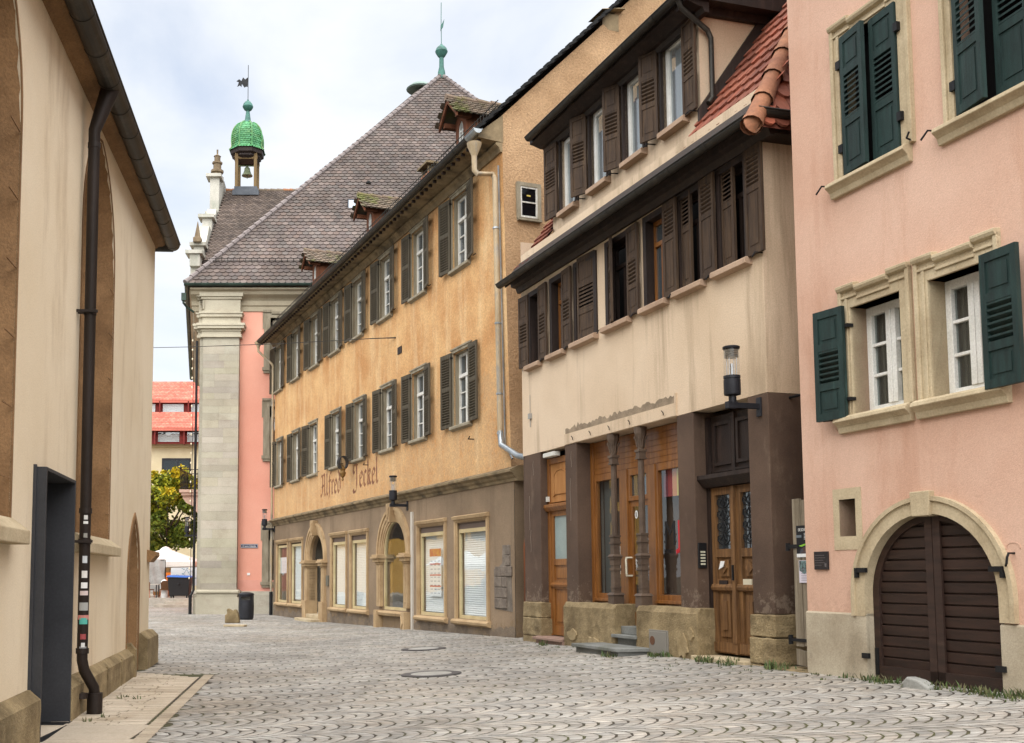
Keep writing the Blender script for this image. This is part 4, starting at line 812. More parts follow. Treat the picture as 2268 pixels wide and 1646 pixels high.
    # ---- ground floor
    for i, (a, b, ba, bb) in enumerate(((.1, .83, .04, .92), (1.94, 2.41, None, None), (5.81, 6.26, None, None), (7.6, Wd, 7.58, Wd + .08))):
        mb = MB(); mb.box(a, b, .0, .5 if i < 3 else 9, 1.05, 4.036)
        p = mb.obj('pillar', brownp, h, bevel=.012)
        if ba is not None:
            mb = MB()
            for k, (za, zb) in enumerate(((-.3, .38), (.385, .74), (.745, 1.05))): mb.box(ba - .02 * (k == 0), bb + .015 * (k % 2), -.06 - .012 * (k == 1), .5 if i < 3 else 3, za, zb)
            roughen(mb.obj('pillar_base', sand, p, bevel=.02), .035)
    bs = []
    mb = MB(); mb.prism([(-.08, -.3), (-.08, 1.0), (-.02, 1.09), (.42, 1.09), (.42, -.3)], 1.92, 3.86, ax='x'); roughen(mb.obj('plinth', sand, h, bevel=.02), .035)
    mb = MB(); mb.prism([(-.08, -.3), (-.08, 1.0), (-.02, 1.09), (.42, 1.09), (.42, -.3)], 4.58, 6.36, ax='x'); roughen(mb.obj('plinth', sand, h, bevel=.02), .035)
    r = random.Random(3)
    for cx, cz, w_, hh in ((5.98, .5, .3, .4), (2.3, .5, .4, .2), (3.1, .42, .4, .16), (6.2, .7, .15, .2)):
        n = 14; mb = MB(); mb.prism([(cx + w_ / 2 * math.cos(6.283 * k / n) * r.uniform(.6, 1.1), cz + hh / 2 * math.sin(6.283 * k / n) * r.uniform(.6, 1.15)) for k in range(n)], -.105, -.07); mb.obj('plaster_patch', M('flaked_plaster', H('#b3a07c'), H('#93805e'), scale=4, grain=30, bump=.7, stain=H('#84704f'), samt=.6, sscale=(5, 5, 5)), h)
    # soffit band and peeled strip
    mb = MB(); mb.box(1.95, 5.82, -.014, .0, 4.05, 4.25); mb.box(5.8, 5.84, -.03, 0, 4.04, 4.4); bd = mb.obj('sign_band', cream, h)
    mb = MB(); xs_ = np.linspace(1.98, 5.78, 60); mb.add([(x, -.004, 4.25) for x in xs_] + [(x, -.004, 4.25 + .06 + .09 * abs(math.sin(x * 4.3)) * r.random() + .05 * r.random()) for x in xs_], [(i, i + 1, 60 + i + 1, 60 + i) for i in range(59)]); mb.obj('peeled_strip', M('bared_mortar', H('#a5937c'), H('#857663'), scale=5, grain=30, bump=.6), bd)
    mb = MB()
    for u in (2.3, 3.0, 3.7, 4.4, 5.45): mb.tube([(u, -.02, 4.15), (u + .03, -.06, 4.17), (u + .06, -.05, 4.13), (u + .03, -.03, 4.1)], .007, 5)
    mb.obj('sign_hook', iron, bd)
    mb = MB(); u, z = B.uz(*crop(1480, 900, 2.637)(200, 845)); mb.box(u - .05, u + .05, -.05, 0, z - .05, z + .06); mb.tube([(u, -.02, z - .05), (u, -.02, z - .22)], .008, 5); mb.tube([(u, -.02, z + .06), (u, -.02, z + .45)], .006, 4); mb.obj('junction_box', flat('grey_plastic', '#a3a19c'), h)
    # door A
    mb = MB(); a, b, y = .83, 1.94, .15
    mb.box(a, a + .1, y, y + .1, .4, 3.9); mb.box(b - .1, b, y, y + .1, .4, 3.9); mb.box(a + .1, b - .1, y, y + .1, 3.78, 3.9); mb.prism([(y + .1, 2.84), (y - .04, 2.84), (y - .09, 2.92), (y - .09, 2.97), (y + .1, 3.02)], a, b, ax='x'); dA = mb.obj('side_door', doorw, h, bevel=.006)
    mb = MB(); mb.box(a + .1, b - .1, y + .03, y + .07, 3.02, 3.78); mb.band(arch(1.385, .3, 3.5, .16, 3.12, 10), arch(1.385, .26, 3.5, .14, 3.16, 10), y + .0, y + .03); mb.prism(arch(1.385, .25, 3.5, .13, 3.17, 10), y + .01, y + .03); mb.obj('transom_panel', M('lighter_door_panel', H('#bb8650'), H('#a5713c'), st=(9, 9, .8), scale=2, bump=.2), dA)
    mb = MB(); mb.box(a + .1, a + .22, y + .02, y + .08, .42, 2.84); mb.box(b - .22, b - .1, y + .02, y + .08, .42, 2.84)
    for z0_, z1_ in ((.42, .6), (1.32, 1.48), (1.78, 1.9), (2.74, 2.84)): mb.box(a + .22, b - .22, y + .02, y + .08, z0_, z1_)
    mb.box(a + .22, b - .22, y + .05, y + .07, .6, 1.32); mb.box(a + .28, b - .28, y + .035, y + .05, .68, 1.24); mb.box(a + .22, b - .22, y + .05, y + .07, 1.48, 1.78); mb.box(a + .28, b - .28, y + .035, y + .05, 1.53, 1.73); mb.prism([(y + .02, 1.36), (y - .01, 1.36), (y - .02, 1.4), (y + .02, 1.44)], a + .1, b - .1, ax='x'); lf = mb.obj('door_leaf', doorw, dA)
    mb = MB(); mb.quad((a + .2, y + .05, 1.9), (b - .2, y + .05, 1.9), (b - .2, y + .05, 2.74), (a + .2, y + .05, 2.74)); mb.obj('frosted_pane', M('frosted_glass', H('#9fb0ae'), H('#8a9b9b'), rough=.35, bump=.1, grain=80, spec=.6), lf)
    mb = MB(); mb.box(a - .05, b + .02, -.12, .4, -.2, .4); mb.box(a - .08, b + .02, -.18, .3, .33, .385); mb.obj('step', M('reddish_step', H('#a58a7c'), H('#8b7164'), bump=.3), dA, bevel=.012)
    mb = MB(); mb.box(1.0, 1.5, -.02, .12, 3.9, 3.985); mb.obj('lamp_tube', flat('white_plastic', '#dadad2'), dA, bevel=.01); mb = MB(); mb.box(.86, .93, .1, .15, 3.04, 3.14); mb.obj('switch_box', flat('white_plastic', '#dadad2'), dA)
    # shop front
    y = .3
    mb = MB(); mb.box(2.41, 2.52, y - .02, y + .1, 1.09, 4.03); mb.box(5.72, 5.81, y - .02, y + .1, 1.09, 4.03); mb.box(2.52, 5.72, y + .02, y + .1, 3.42, 4.03)
    for k in range(6): mb.box(2.52, 5.72, y + .012, y + .02, 3.43 + k * .1, 3.43 + k * .1 + .096)
    mb.box(3.5, 3.74, y - .02, y + .1, .5, 3.42); mb.box(4.44, 4.66, y - .02, y + .1, .5, 3.42)
    for a, b in ((2.52, 3.5), (4.66, 5.72)):
        mb.box(a, b, y, y + .1, 1.09, 1.26); mb.box(a, a + .06, y, y + .08, 1.26, 3.42); mb.box(b - .06, b, y, y + .08, 1.26, 3.42); mb.box(a + .06, b - .06, y, y + .08, 3.3, 3.42); mb.box(a, b, y - .06, y, 1.12, 1.17)
    mb.box(3.74, 4.44, y + .0, y + .08, 2.86, 2.94); mb.box(3.74, 4.44, y, y + .08, 3.3, 3.42); mb.box(3.74, 3.82, y, y + .08, 2.94, 3.3); mb.box(4.36, 4.44, y, y + .08, 2.94, 3.3); sf = mb.obj('shop_front', doorw, h, bevel=.004)
    for a, b in ((2.58, 3.44), (4.72, 5.66)):
        mb = MB(); mb.quad((a - .01, y + .04, 1.25), (b + .01, y + .04, 1.25), (b + .01, y + .04, 3.31), (a - .01, y + .04, 3.31)); mb.obj('pane', shopglass, sf)
    mb = MB(); mb.quad((3.81, y + .04, 2.93), (4.37, y + .04, 2.93), (4.37, y + .04, 3.31), (3.81, y + .04, 3.31)); mb.obj('pane', pane, sf)
    mb = MB(); a, b = 3.74, 4.44; mb.box(a, a + .1, y + .03, y + .08, .72, 2.86); mb.box(b - .1, b, y + .03, y + .08, .72, 2.86); mb.box(a + .1, b - .1, y + .03, y + .08, .72, .95); mb.box(a + .1, b - .1, y + .03, y + .08, 2.76, 2.86); sd_ = mb.obj('shop_door', doorw, sf)
    mb = MB(); mb.quad((a + .09, y + .05, .9), (b - .09, y + .05, .9), (b - .09, y + .05, 2.8), (a + .09, y + .05, 2.8)); mb.obj('pane', shopglass, sd_)
    mb = MB(); mb.tube([(a + .05, y + .04, 1.88), (a + .05, y - .08, 1.88), (a + .05, y - .09, 1.84), (a + .06, y - .09, 1.62), (a + .05, y - .08, 1.57), (a + .05, y + .04, 1.57)], .018, 8); mb.obj('pull_handle', flat('cream_handle', '#e2dcc6', .4), sd_, smooth=True)
    mb = MB(); mb.lathe([(.001, 0), (.07, 0), (.07, .004), (.001, .004)], (0, 0, 0), 16); n_ = mb.obj('round_sticker', white_paint, sd_, (a + .2, y + .045, 2.62)); n_.rotation_euler.x = R(90); n_.scale = (.7, 1, 1)
    mb = MB(); mb.box(a + .19, a + .21, y + .036, y + .04, 2.58, 2.66); mb.obj('sticker_mark', iron, sd_)
    # interior, blinds, lettering
    mb = MB(); mb.box(2.3, 5.9, 2.4, 2.45, .4, 4.1); mb.box(2.3, 5.9, .42, 2.4, .6, .65); mb.box(2.35, 2.4, .42, 2.4, .6, 4.1); mb.box(5.85, 5.9, .42, 2.4, .6, 4.1); mb.box(2.3, 5.9, .42, 2.4, 4.05, 4.1); mb.obj('shop_interior', dimroom, h)
    for k, (c, w_) in enumerate((('#7d4550', .13), ('#a84a4e', .12), ('#d98a4e', .13), ('#d8c25c', .13), ('#c8d8c0', .12), ('#4fa0b0', .13), ('#6a86b4', .12))):
        x = 4.74 + k * .132; mb = MB(); mb.box(x, x + w_, y + .1, y + .11, 2.86, 3.3); mb.obj('striped_blind', flat('strip_' + c, c), sf)
    text_mesh('window_lettering', 'M', .58, flat('letter_black', '#1a191b'), sf, (4.82, y + .036, 2.06), sx=.8); text_mesh('window_lettering', 'J', .58, flat('letter_red', '#cf2a35'), sf, (5.2, y + .036, 2.06), sx=.95); text_mesh('window_lettering', 'A', .58, flat('letter_dark', '#2c2424'), sf, (5.42, y + .036, 2.06), sx=.65)
    text_mesh('window_lettering', 'MOBILE', .1, flat('letter_black', '#1a191b'), sf, (4.82, y + .036, 1.93), sx=.8); text_mesh('window_lettering', 'JUGEND', .1, flat('letter_red', '#cf2a35'), sf, (5.19, y + .036, 1.93), sx=.85)
    m_ = flat('warm_glow_panel', '#ffb648'); m_.node_tree.nodes['Principled BSDF'].inputs['Emission Color'].default_value = (1, .55, .15, 1); m_.node_tree.nodes['Principled BSDF'].inputs['Emission Strength'].default_value = .6  # yellow notice panels glow by themselves, lamplight put into their emission
    mb = MB(); mb.box(5.0, 5.3, 1.2, 1.22, 1.25, 2.0); mb.box(5.42, 5.6, 1.2, 1.22, 1.3, 1.95); mb.obj('lit_display', m_, sf)
    mb = MB(); mb.box(2.62, 2.9, .45, .5, 1.26, 3.3); mb.obj('screen', flat('grey_screen', '#5b5e5c'), sf); mb = MB(); mb.box(3.05, 3.38, .5, .52, 1.6, 2.1); mb.box(3.0, 3.1, .45, .46, 1.75, 1.85); mb.obj('notice', paper, sf)
    # iron columns
    def column():
        mb = MB(); q = lambda s, z0_, z1_, s2=None: mb.lathe([(s * 1.41, z0_), ((s2 or s) * 1.41, z1_)], (0, 0, 0), 4, rot=R(45))
        q(.1, 1.05, 1.2); q(.1, 1.2, 1.24); q(.12, 1.24, 1.28, .09); q(.06, 1.28, 1.75); q(.07, 1.36, 1.38); q(.075, 1.66, 1.7); q(.07, 1.75, 1.86); q(.085, 1.86, 1.9); q(.105, 1.9, 1.94, .07); q(.06, 1.94, 2.12); q(.075, 2.12, 2.15); q(.06, 2.15, 2.24); q(.075, 2.24, 2.27)
        mb.lathe([(.054, 2.27), (.05, 3.5)], (0, 0, 0), 8, rot=R(22.5)); q(.07, 3.5, 3.53); q(.06, 3.53, 3.62); q(.075, 3.62, 3.66); mb.lathe([(.055, 3.66), (.06, 3.82), (.1, 3.93), (.11, 4.03)], (0, 0, 0), 8, rot=R(22.5))
        for a in range(8): w = a * math.pi / 4; mb.tube([(.06 * math.cos(w), .06 * math.sin(w), 3.7), (.085 * math.cos(w), .085 * math.sin(w), 3.82), (.11 * math.cos(w), .11 * math.sin(w), 3.88), (.1 * math.cos(w), .1 * math.sin(w), 3.84)], .011, 5)
        return mb
    cm = M('brown_grey_iron_paint', H('#685749'), H('#54453a'), scale=3, grain=40, bump=.15, rough=.55)
    c1 = column().obj('iron_column', cm, h, (3.66, .08, 0)); c2 = c1.copy(); COL.objects.link(c2); c2.location.x = 4.58
    # steps, meter hatch
    stm = M('bluestone_step', H('#8b8d8a'), H('#6f706b'), scale=1.5, grain=40, bump=.3, stain=H('#55593c'), samt=.5, sscale=(3, 3, 3))
    mb = MB(); mb.box(3.86, 4.58, -.02, .4, .3, .53); mb.box(3.82, 4.62, -.12, .36, .53, .585); mb.box(3.86, 4.58, .05, .4, .585, .72); mb.obj('shop_step', stm, h, bevel=.01)
    mb = MB(); mb.box(3.5, 4.96, -.62, -.05, -.1, .36); mb.box(3.44, 5.02, -.68, -.04, .36, .42); mb.obj('shop_step', stm, h, bevel=.012)
    mb = MB(); mb.box(5.02, 5.56, -.1, -.07, .2, .72); mb.box(5.05, 5.53, -.115, -.1, .23, .69); mt = mb.obj('meter_hatch', flat('grey_hatch', '#87837b'), h, bevel=.004)
    mb = MB(); mb.lathe([(.07, 0), (.07, .006), (.001, .006)], (0, 0, 0), 16); n_ = mb.obj('hatch_lock', M('rust', H('#6b4a36')), mt, (5.15, -.116, .55)); n_.rotation_euler.x = R(90)
    # old double door
    a, b, y = 6.26, 7.6, .2
    mb = MB(); mb.box(a, a + .07, y, y + .12, .4, 3.95); mb.box(b - .07, b, y, y + .12, .4, 3.95)
    mb.prism([(y + .1, 2.88), (y - .06, 2.88), (y - .1, 2.93), (y - .16, 3.0), (y - .16, 3.06), (y + .1, 3.08)], a - .03, b, ax='x'); mb.box(a + .07, b - .07, y + .06, y + .1, 3.08, 3.95)
    for x0, x1 in ((a + .16, 6.86), (6.98, b - .16)): mb.band([(x0, 3.2), (x0, 3.85), (x1, 3.85), (x1, 3.2), (x0, 3.2)], [(x0 + .05, 3.25), (x0 + .05, 3.8), (x1 - .05, 3.8), (x1 - .05, 3.25), (x0 + .05, 3.25)], y + .03, y + .06); mb.box(x0 - .02, x1 + .02, y + .02, y + .05, 3.1, 3.13)
    mb.box(6.88, 6.96, y + .02, y + .06, 3.08, 3.95); db = mb.obj('double_door', dkb, h)
    def leaf(x0, x1, white):
        mb = MB(); t = y + .02; mid = (x0 + x1) / 2
        mb.box(x0, x0 + .1, t, t + .07, .44, 2.87); mb.box(x1 - .1, x1, t, t + .07, .44, 2.87)
        for z0_, z1_ in ((.44, .58), (1.38, 1.52), (1.84, 1.96), (2.76, 2.87)): mb.box(x0 + .1, x1 - .1, t, t + .07, z0_, z1_)
        mb.box(x0 + .1, x1 - .1, t + .035, t + .06, .58, 1.38); mb.box(x0 + .16, x1 - .16, t + .01, t + .035, .68, 1.3); mb.box(x0 + .22, x1 - .22, t - .012, t + .01, .78, 1.2)
        mb.box(x0 + .1, x1 - .1, t + .035, t + .06, 1.52, 1.84); mb.box(x0 + .16, x1 - .16, t + .01, t + .035, 1.56, 1.8); mb.prism([(mid - .09, 1.68), (mid, 1.6), (mid + .09, 1.68), (mid, 1.77)], t - .015, t + .01)
        mb.prism([(t, 1.34), (t - .03, 1.36), (t - .04, 1.4), (t - .02, 1.44), (t, 1.45)], x0, x1, ax='x'); mb.box(x0 + .02, x1 - .02, t - .02, t, .46, .6)
        l = mb.obj('door_leaf', oldw, db)
        mb = MB(); mb.quad((x0 + .09, t + .05, 1.95), (x1 - .09, t + .05, 1.95), (x1 - .09, t + .05, 2.77), (x0 + .09, t + .05, 2.77)); mb.obj('pane', pane, l)
        mb = MB(); q0, q1 = x0 + .11, x1 - .11; w_ = (q1 - q0) / 2
        for z in (2.02, 2.2, 2.38, 2.56):
            for s in (-1, 1):
                P = [(mid + s * w_ * f_ , t + .02, z + e_) for f_, e_ in ((0, 0), (.5, .02), (.9, .07), (.85, .13), (.5, .14), (.35, .1), (.5, .07))]; mb.tube(P, .009, 5); mb.tube([(mid, t + .02, z), (mid + s * w_ * .3, t + .02, z + .09), (mid, t + .02, z + .18)], .008, 5)
        mb.tube([(mid, t + .02, 1.96), (mid, t + .02, 2.76)], .008, 5); mb.obj('iron_grille', iron, l)
        return l
    l1 = leaf(a + .08, 6.9, 0); l2 = leaf(6.96, b - .08, 1)
    mb = MB(); mb.box(6.9, 6.96, y - .02, y + .07, .44, 2.87); mb.box(6.89, 6.97, y - .035, y - .02, .6, 2.7); mb.obj('astragal', oldw, db)
    mb = MB(); mb.box(7.1, 7.3, y - .0, y + .02, 1.42, 1.52); mb.obj('letter_slot', flat('cream_slot', '#d6cdb4'), l2); mb = MB(); mb.box(6.52, 6.72, y, y + .02, 1.42, 1.5); mb.obj('letter_slot', dkb, l1)
    mb = MB(); mb.prism([(6.55, 1.66), (6.66, 1.7), (6.7, 1.78), (6.6, 1.78)], y - .02, y - .016); mb.obj('sticker', paper, l1); mb = MB(); mb.box(6.92, 6.945, y - .06, y - .035, 1.5, 1.72); mb.obj('door_handle', iron, db)
    mb = MB(); mb.box(a + .02, b - .02, -.16, .35, -.1, .4); mb.obj('step', palest, db, bevel=.015)
    mb = MB(); mb.box(6.262, 6.29, .02, .16, 1.68, 2.06); bl = mb.obj('bell_panel', flat('black_panel', '#1b1b1d', .4), h, bevel=.006)
    mb = MB()
    for k in range(5): mb.box(6.29, 6.295, .05, .13, 1.73 + k * .045, 1.755 + k * .045)
    mb.obj('name_plates', flat('pale_plates', '#c8c6b0'), bl)
    mb = MB()
    for u in (8.0,): mb.tube([(Wd, .35, 3.98), (Wd + .25, .35, 3.98)], .02, 6); mb.tube([(Wd + .05, .5, 3.9), (Wd + .3, .5, 3.9)], .012, 5)
    mb.obj('wall_iron', iron, h)
    mb = MB(); r = random.Random(2)
    for (u, z0_, z1_) in ((.3, 2.5, 3.2), (.35, 2.05, 2.5), (2.15, 2.6, 3.4), (2.2, 3.6, 3.9), (.5, 3.6, 3.9)):
        pts = [(u + .012 * math.sin(k * .9) + .008 * r.random(), -.004, z0_ + (z1_ - z0_) * k / 8) for k in range(9)]; mb.tube(pts, .0035, 4)
    mb.obj('cable_residue', flat('pale_residue', '#94867a'), h)
    mb = MB(); mb.box(0, Wd, .55, .6, -.2, 4.1); mb.box(-.02, .1, .02, 9, -.2, 4.04); mb.obj('inner_wall', brownp, h)
    return h
cream_house()
# ------------------------------------------------------------------ pink house on the right
K = Facade(on_z(1794, 1493, .35), 180)
def pink_house():
    h = root('pink_house', 'pink plastered house with dark green shutters and a round-arched cellar gate', 'house', tuple(K.p), K.rz)
    gate = arch(1.98, .93, 1.34, .89, .0, 26); gate_w = arch(1.98, .955, 1.34, .915, .0, 26)
    mb = MB(); mb.wall(0, 9, -.3, 3.0, [(.64, .92, 2.03, 2.47), (1.025, 2.935, -.2, topfn(gate_w))], 0, .24)
    mb.wall(0, 9, 3.0, 5.6, [(.98, 1.78, 3.45, 4.73), (2.18, 2.95, 3.45, 4.73), (5.2, 6.1, 3.45, 4.73)], 0, .3); mb.wall(0, 9, 5.6, 13, [(1.02, 1.9, 6.32, 8.02), (2.72, 3.62, 6.32, 8.02)], 0, .2)
    mb.quad((0, 0, -.3), (0, 9, -.3), (0, 9, 13), (0, 0, 13)); mb.quad((9, 0, -.3), (9, 9, -.3), (9, 9, 13), (9, 0, 13)); mb.quad((0, 9, -.3), (9, 9, -.3), (9, 9, 13), (0, 9, 13)); mb.obj('wall', pinkp, h)
    mb = MB(); mb.box(.05, 8.9, .7, .75, 0, 12.9); mb.obj('room_back', dimroom, h)
    mb = MB(); mb.add([(-.4, -.5, 12.9), (9.4, -.5, 12.9), (9.4, 4.5, 17), (-.4, 4.5, 17), (-.4, 9.5, 12.9), (9.4, 9.5, 12.9)], [(0, 1, 2, 3), (3, 2, 5, 4), (1, 5, 2), (0, 3, 4)]); mb.obj('roof', redt, h)
    for a, b, t in ((0, 1.05, 1.13), (2.91, 9, 1.09)): mb = MB(); mb.prism([(.01, -.3), (-.03, -.3), (-.03, t - .02), (-.01, t), (.01, t)], a, b, ax='x'); mb.box(*((1.03, 1.05) if a == 0 else (2.91, 2.93)), -.0, .26, -.2, t); mb.obj('plinth', plinthg, h)
    def surround(x0, x1, z0, z1, sillx, ow=.17, head=.25):
        """moulded sandstone frame whose head has raised ears"""
        mb = MB(); a, b = x0 - ow, x1 + ow; e = (b - a) * .27; zt = z1 + head
        mb.box(a, x0, -.03, .28, z0, zt); mb.box(x1, b, -.03, .28, z0, zt); mb.box(x0, x1, -.03, .28, z1, zt - .045)
        mb.box(a, a + .05, -.06, -.03, z0, zt); mb.box(a + .1, a + .14, -.045, -.03, z0, zt - .1); mb.box(b - .05, b, -.06, -.03, z0, zt)
        for x, y_, dz in ((a, a + e, 0), (a + e, b - e, -.045), (b - e, b, 0)):
            mb.prism([(-.03, zt - .05 + dz), (-.075, zt - .03 + dz), (-.09, zt + dz), (-.09, zt + .03 + dz), (.02, zt + .045 + dz), (.02, zt - .05 + dz)], x, y_, ax='x'); mb.box(x, y_, -.05, -.03, zt - .13 + dz, zt - .1 + dz)
        w = mb.obj('window', palest, h, bevel=.006)
        mb = MB(); mb.prism([(.28, .02), (-.08, .0), (-.13, -.03), (-.14, -.07), (-.1, -.1), (-.07, -.13), (-.05, -.2), (.02, -.2), (.28, -.2)], sillx[0], sillx[1], ax='x'); mb.obj('sill', palest, w, (0, 0, z0), bevel=.008)
        return w
    def casement(w, x0, x1, z0, z1):
        y = .2; mb = MB(); mb.box(x0, x0 + .08, y, y + .08, z0, z1); mb.box(x1 - .08, x1, y, y + .08, z0, z1); mb.box(x0 + .08, x1 - .08, y, y + .08, z0, z0 + .1); mb.box(x0 + .08, x1 - .08, y, y + .08, z1 - .1, z1)
        c = (x0 + x1) / 2; mb.box(c - .075, c + .075, y - .012, y + .08, z0 + .1, z1 - .1); mb.box(c - .012, c + .012, y - .024, y - .012, z0 + .1, z1 - .1); mb.box(x0 + .08, x1 - .08, y - .02, y, z0 + .02, z0 + .06)
        for k in (1, 2):
            z = z0 + .1 + (z1 - z0 - .2) * k / 3
            mb.box(x0 + .08, c - .075, y + .01, y + .06, z - .018, z + .018); mb.box(c + .075, x1 - .08, y + .01, y + .06, z - .018, z + .018)
        mb.obj('sash', whitef, w, bevel=.005)
        mb = MB(); mb.quad((x0 + .06, y + .05, z0 + .08), (x1 - .06, y + .05, z0 + .08), (x1 - .06, y + .05, z1 - .08), (x0 + .06, y + .05, z1 - .08)); mb.obj('pane', glass('clear_pane', tr=.7, ior=1.45, dark=(.12, .115, .1, 1)), w)
        mb = MB()
        for k in range(14):
            x = x0 + .05 + (x1 - x0 - .1) * k / 14
            if k in (4, 9): continue
            mb.box(x, x + (x1 - x0) / 18, .36 + .02 * (k % 2), .37 + .02 * (k % 2), z0, z1)
        mb.obj('curtain', M('brown_grey_curtain', H('#8c8478'), H('#746c61'), st=(12, 12, .3)), w)
    lay = [('p', .32), ('l', .4), ('p', .28)]
    w = surround(.98, 1.77, 3.45, 4.73, (.74, 1.9)); casement(w, .98, 1.77, 3.45, 4.73)
    hang(shutter(.44, 1.34, lay, True, t=.05, st=.07), shgr, w, .95, -.1, 3.42, 172, True)
    for z in (4.5, 3.62): mb = MB(); mb.box(.93, 1.0, -.09, 0, z, z + .04); mb.obj('shutter_hinge', iron, w)
    mb = MB(); mb.tube([(.6, 0, 3.44), (.6, -.14, 3.42), (.62, -.15, 3.5)], .012, 5); mb.obj('shutter_hook', iron, w)
    w = surround(2.18, 2.95, 3.45, 4.73, (1.97, 3.16)); casement(w, 2.18, 2.95, 3.45, 4.73)
    hang(shutter(.46, 1.36, lay, False, t=.05, st=.07), shgr, w, 2.98, -.12, 3.4, 176, False)
    w = surround(5.2, 6.1, 3.45, 4.73, (5.0, 6.3)); casement(w, 5.2, 6.1, 3.45, 4.73)
    for x0, x1, sx, l2, la, ra_ in ((1.02, 1.9, (.75, 2.03), [('p', .24), ('l', .4), ('p', .36)], 7, 5), (2.72, 3.62, (2.44, 3.9), [('p', .1), ('l', .5), ('p', .4)], 12, 8)):
        w = surround(x0, x1, 6.32, 8.02, sx, .19, .2); hw = (x1 - x0) / 2
        hang(shutter(hw - .01, 1.7, l2, True, t=.05, st=.065), shgr, w, x0 + .005, -.05, 6.33, la, True); hang(shutter(hw - .01, 1.7, l2, False, t=.05, st=.065), shgr, w, x1 - .005, -.03, 6.33, -ra_ * .3 - 2, False)
        for z in (6.62, 7.66):
            for xa, xb in ((x0 - .07, x0), (x1, x1 + .06)): mb = MB(); mb.box(xa, xb, -.08, -.02, z, z + .1); mb.obj('shutter_hinge', iron, w)
        mb = MB(); mb.tube([(sx[0] - .02, 0, 6.3), (sx[0] - .04, -.14, 6.3), (sx[0] - .12, -.16, 6.22)], .012, 5); mb.tube([(sx[1] + .02, 0, 6.34), (sx[1] + .05, -.12, 6.35), (sx[1] + .1, -.13, 6.4)], .012, 5); mb.obj('shutter_hook', iron, w)
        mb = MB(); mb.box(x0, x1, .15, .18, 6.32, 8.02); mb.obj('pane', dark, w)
    # cellar gate
    mb = MB(); gi = gate; go = [(1.98 - 1.13, 1.1)] + arch(1.98, 1.13, 1.34, 1.08, 1.1, 26)[1:-1] + [(1.98 + 1.13, 1.1)]; gi2 = [(1.05, 1.1)] + gi[1:-1] + [(2.91, 1.1)]
    mb.band(go, gi2, -.035, .24); mb.band([(x + (.0), z) for x, z in go], [(1.98 + (x - 1.98) * .955, 1.34 + (z - 1.34) * .955 if z > 1.34 else z) for x, z in go], -.06, -.035)
    s_ = mb.obj('cellar_gate', palest, h)
    mb = MB(); mb.prism([(1.86, 2.2), (2.1, 2.2), (2.12, 2.47), (1.84, 2.47)], -.075, .1); mb.obj('keystone', palest, s_, bevel=.01)
    ft = topfn(gate)
    for sgn, x0, x1 in ((0, 1.055, 1.975), (1, 1.985, 2.905)):
        mb = MB(); zb = .4 if sgn == 0 else .4; n = 14; pz = (2.25 - zb) / 15.2
        k = 0; z = zb
        while z < 2.2:
            zt = min(z + pz, 2.24); m_ = (z + zt) / 2
            if m_ > 1.34: q = .925 * math.sqrt(max(0, 1 - ((m_ - 1.34) / .89) ** 2)); a_, b_ = max(x0, 1.98 - q), min(x1, 1.98 + q)
            else: a_, b_ = x0, x1
            if b_ - a_ > .06: mb.hexa([(a_, .112, z + .012), (b_, .112, z + .012), (b_, .15, z + .012), (a_, .15, z + .012), (a_, .1, zt - .012), (b_, .1, zt - .012), (b_, .15, zt - .004), (a_, .15, zt - .004)]); mb.box(a_, b_, .14, .15, z - .01, z + .02)
            z = zt
        lf = mb.obj('gate_leaf', gateb, s_)
        mb = MB(); cx = x0 + .05 if sgn else x1 - .05; mb.box(cx - .05, cx + .05, .075, .1, zb, 2.2)
        pts = [p for p in arch(1.98, .925, 1.34, .885, zb, 40) if x0 - .001 <= p[0] <= x1 + .001]
        inn = [(1.98 + (x - 1.98) * .9, 1.34 + (z_ - 1.34) * .92 if z_ > 1.34 else z_) for x, z_ in pts]; mb.band(pts, inn, .078, .12); mb.box(x0, x1, .075, .12, zb - .02, zb + .14); mb.obj('gate_frame', gateb, lf)
        mb = MB(); hx = 1.055 if sgn == 0 else 2.905; s2 = 1 if sgn == 0 else -1
        mb.box(hx - s2 * .11, hx + s2 * .06, -.075, -.035, 1.6, 1.655); mb.box(hx - s2 * .11, hx - s2 * .075, -.08, -.03, 1.54, 1.655); mb.box(hx - s2 * .06, hx + s2 * .05, -.06, -.03, .62, .68)
        mb.box(hx + s2 * .01, hx + s2 * .06, .066, .078, .44, .74); mb.obj('strap_hinge', iron, lf)
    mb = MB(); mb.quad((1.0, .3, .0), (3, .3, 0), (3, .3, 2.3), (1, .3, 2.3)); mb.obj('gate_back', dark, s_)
    # slot window, plaque, handle
    mb = MB(); mb.band([(.54, 1.87), (.54, 2.6), (1.02, 2.6), (1.02, 1.87), (.54, 1.87)], [(.64, 2.03), (.64, 2.47), (.92, 2.47), (.92, 2.03), (.64, 2.03)], -.008, .24); w = mb.obj('slot_window', palest, h)
    mb = MB(); mb.box(.6, .96, .22, .24, 2.0, 2.5); mb.obj('slot_back', M('slot_plaster', H('#9a8a6c'), H('#7c6d52'), bump=.4), w)
    mb = MB(); mb.tube([(.92, .12, 2.3), (.84, .12, 2.3)], .01, 5); mb.tube([(.9, .12, 2.38), (.86, .1, 2.35), (.85, .1, 2.27), (.9, .12, 2.22)], .009, 5); mb.obj('iron_ring', iron, w)
    mb = MB(); mb.tube([(3.09, 0, 1.78), (3.09, -.07, 1.78), (3.08, -.08, 1.74), (3.07, -.08, 1.68), (3.04, -.06, 1.66), (3.04, 0, 1.66)], .012, 6); mb.obj('pull_handle', iron, h)
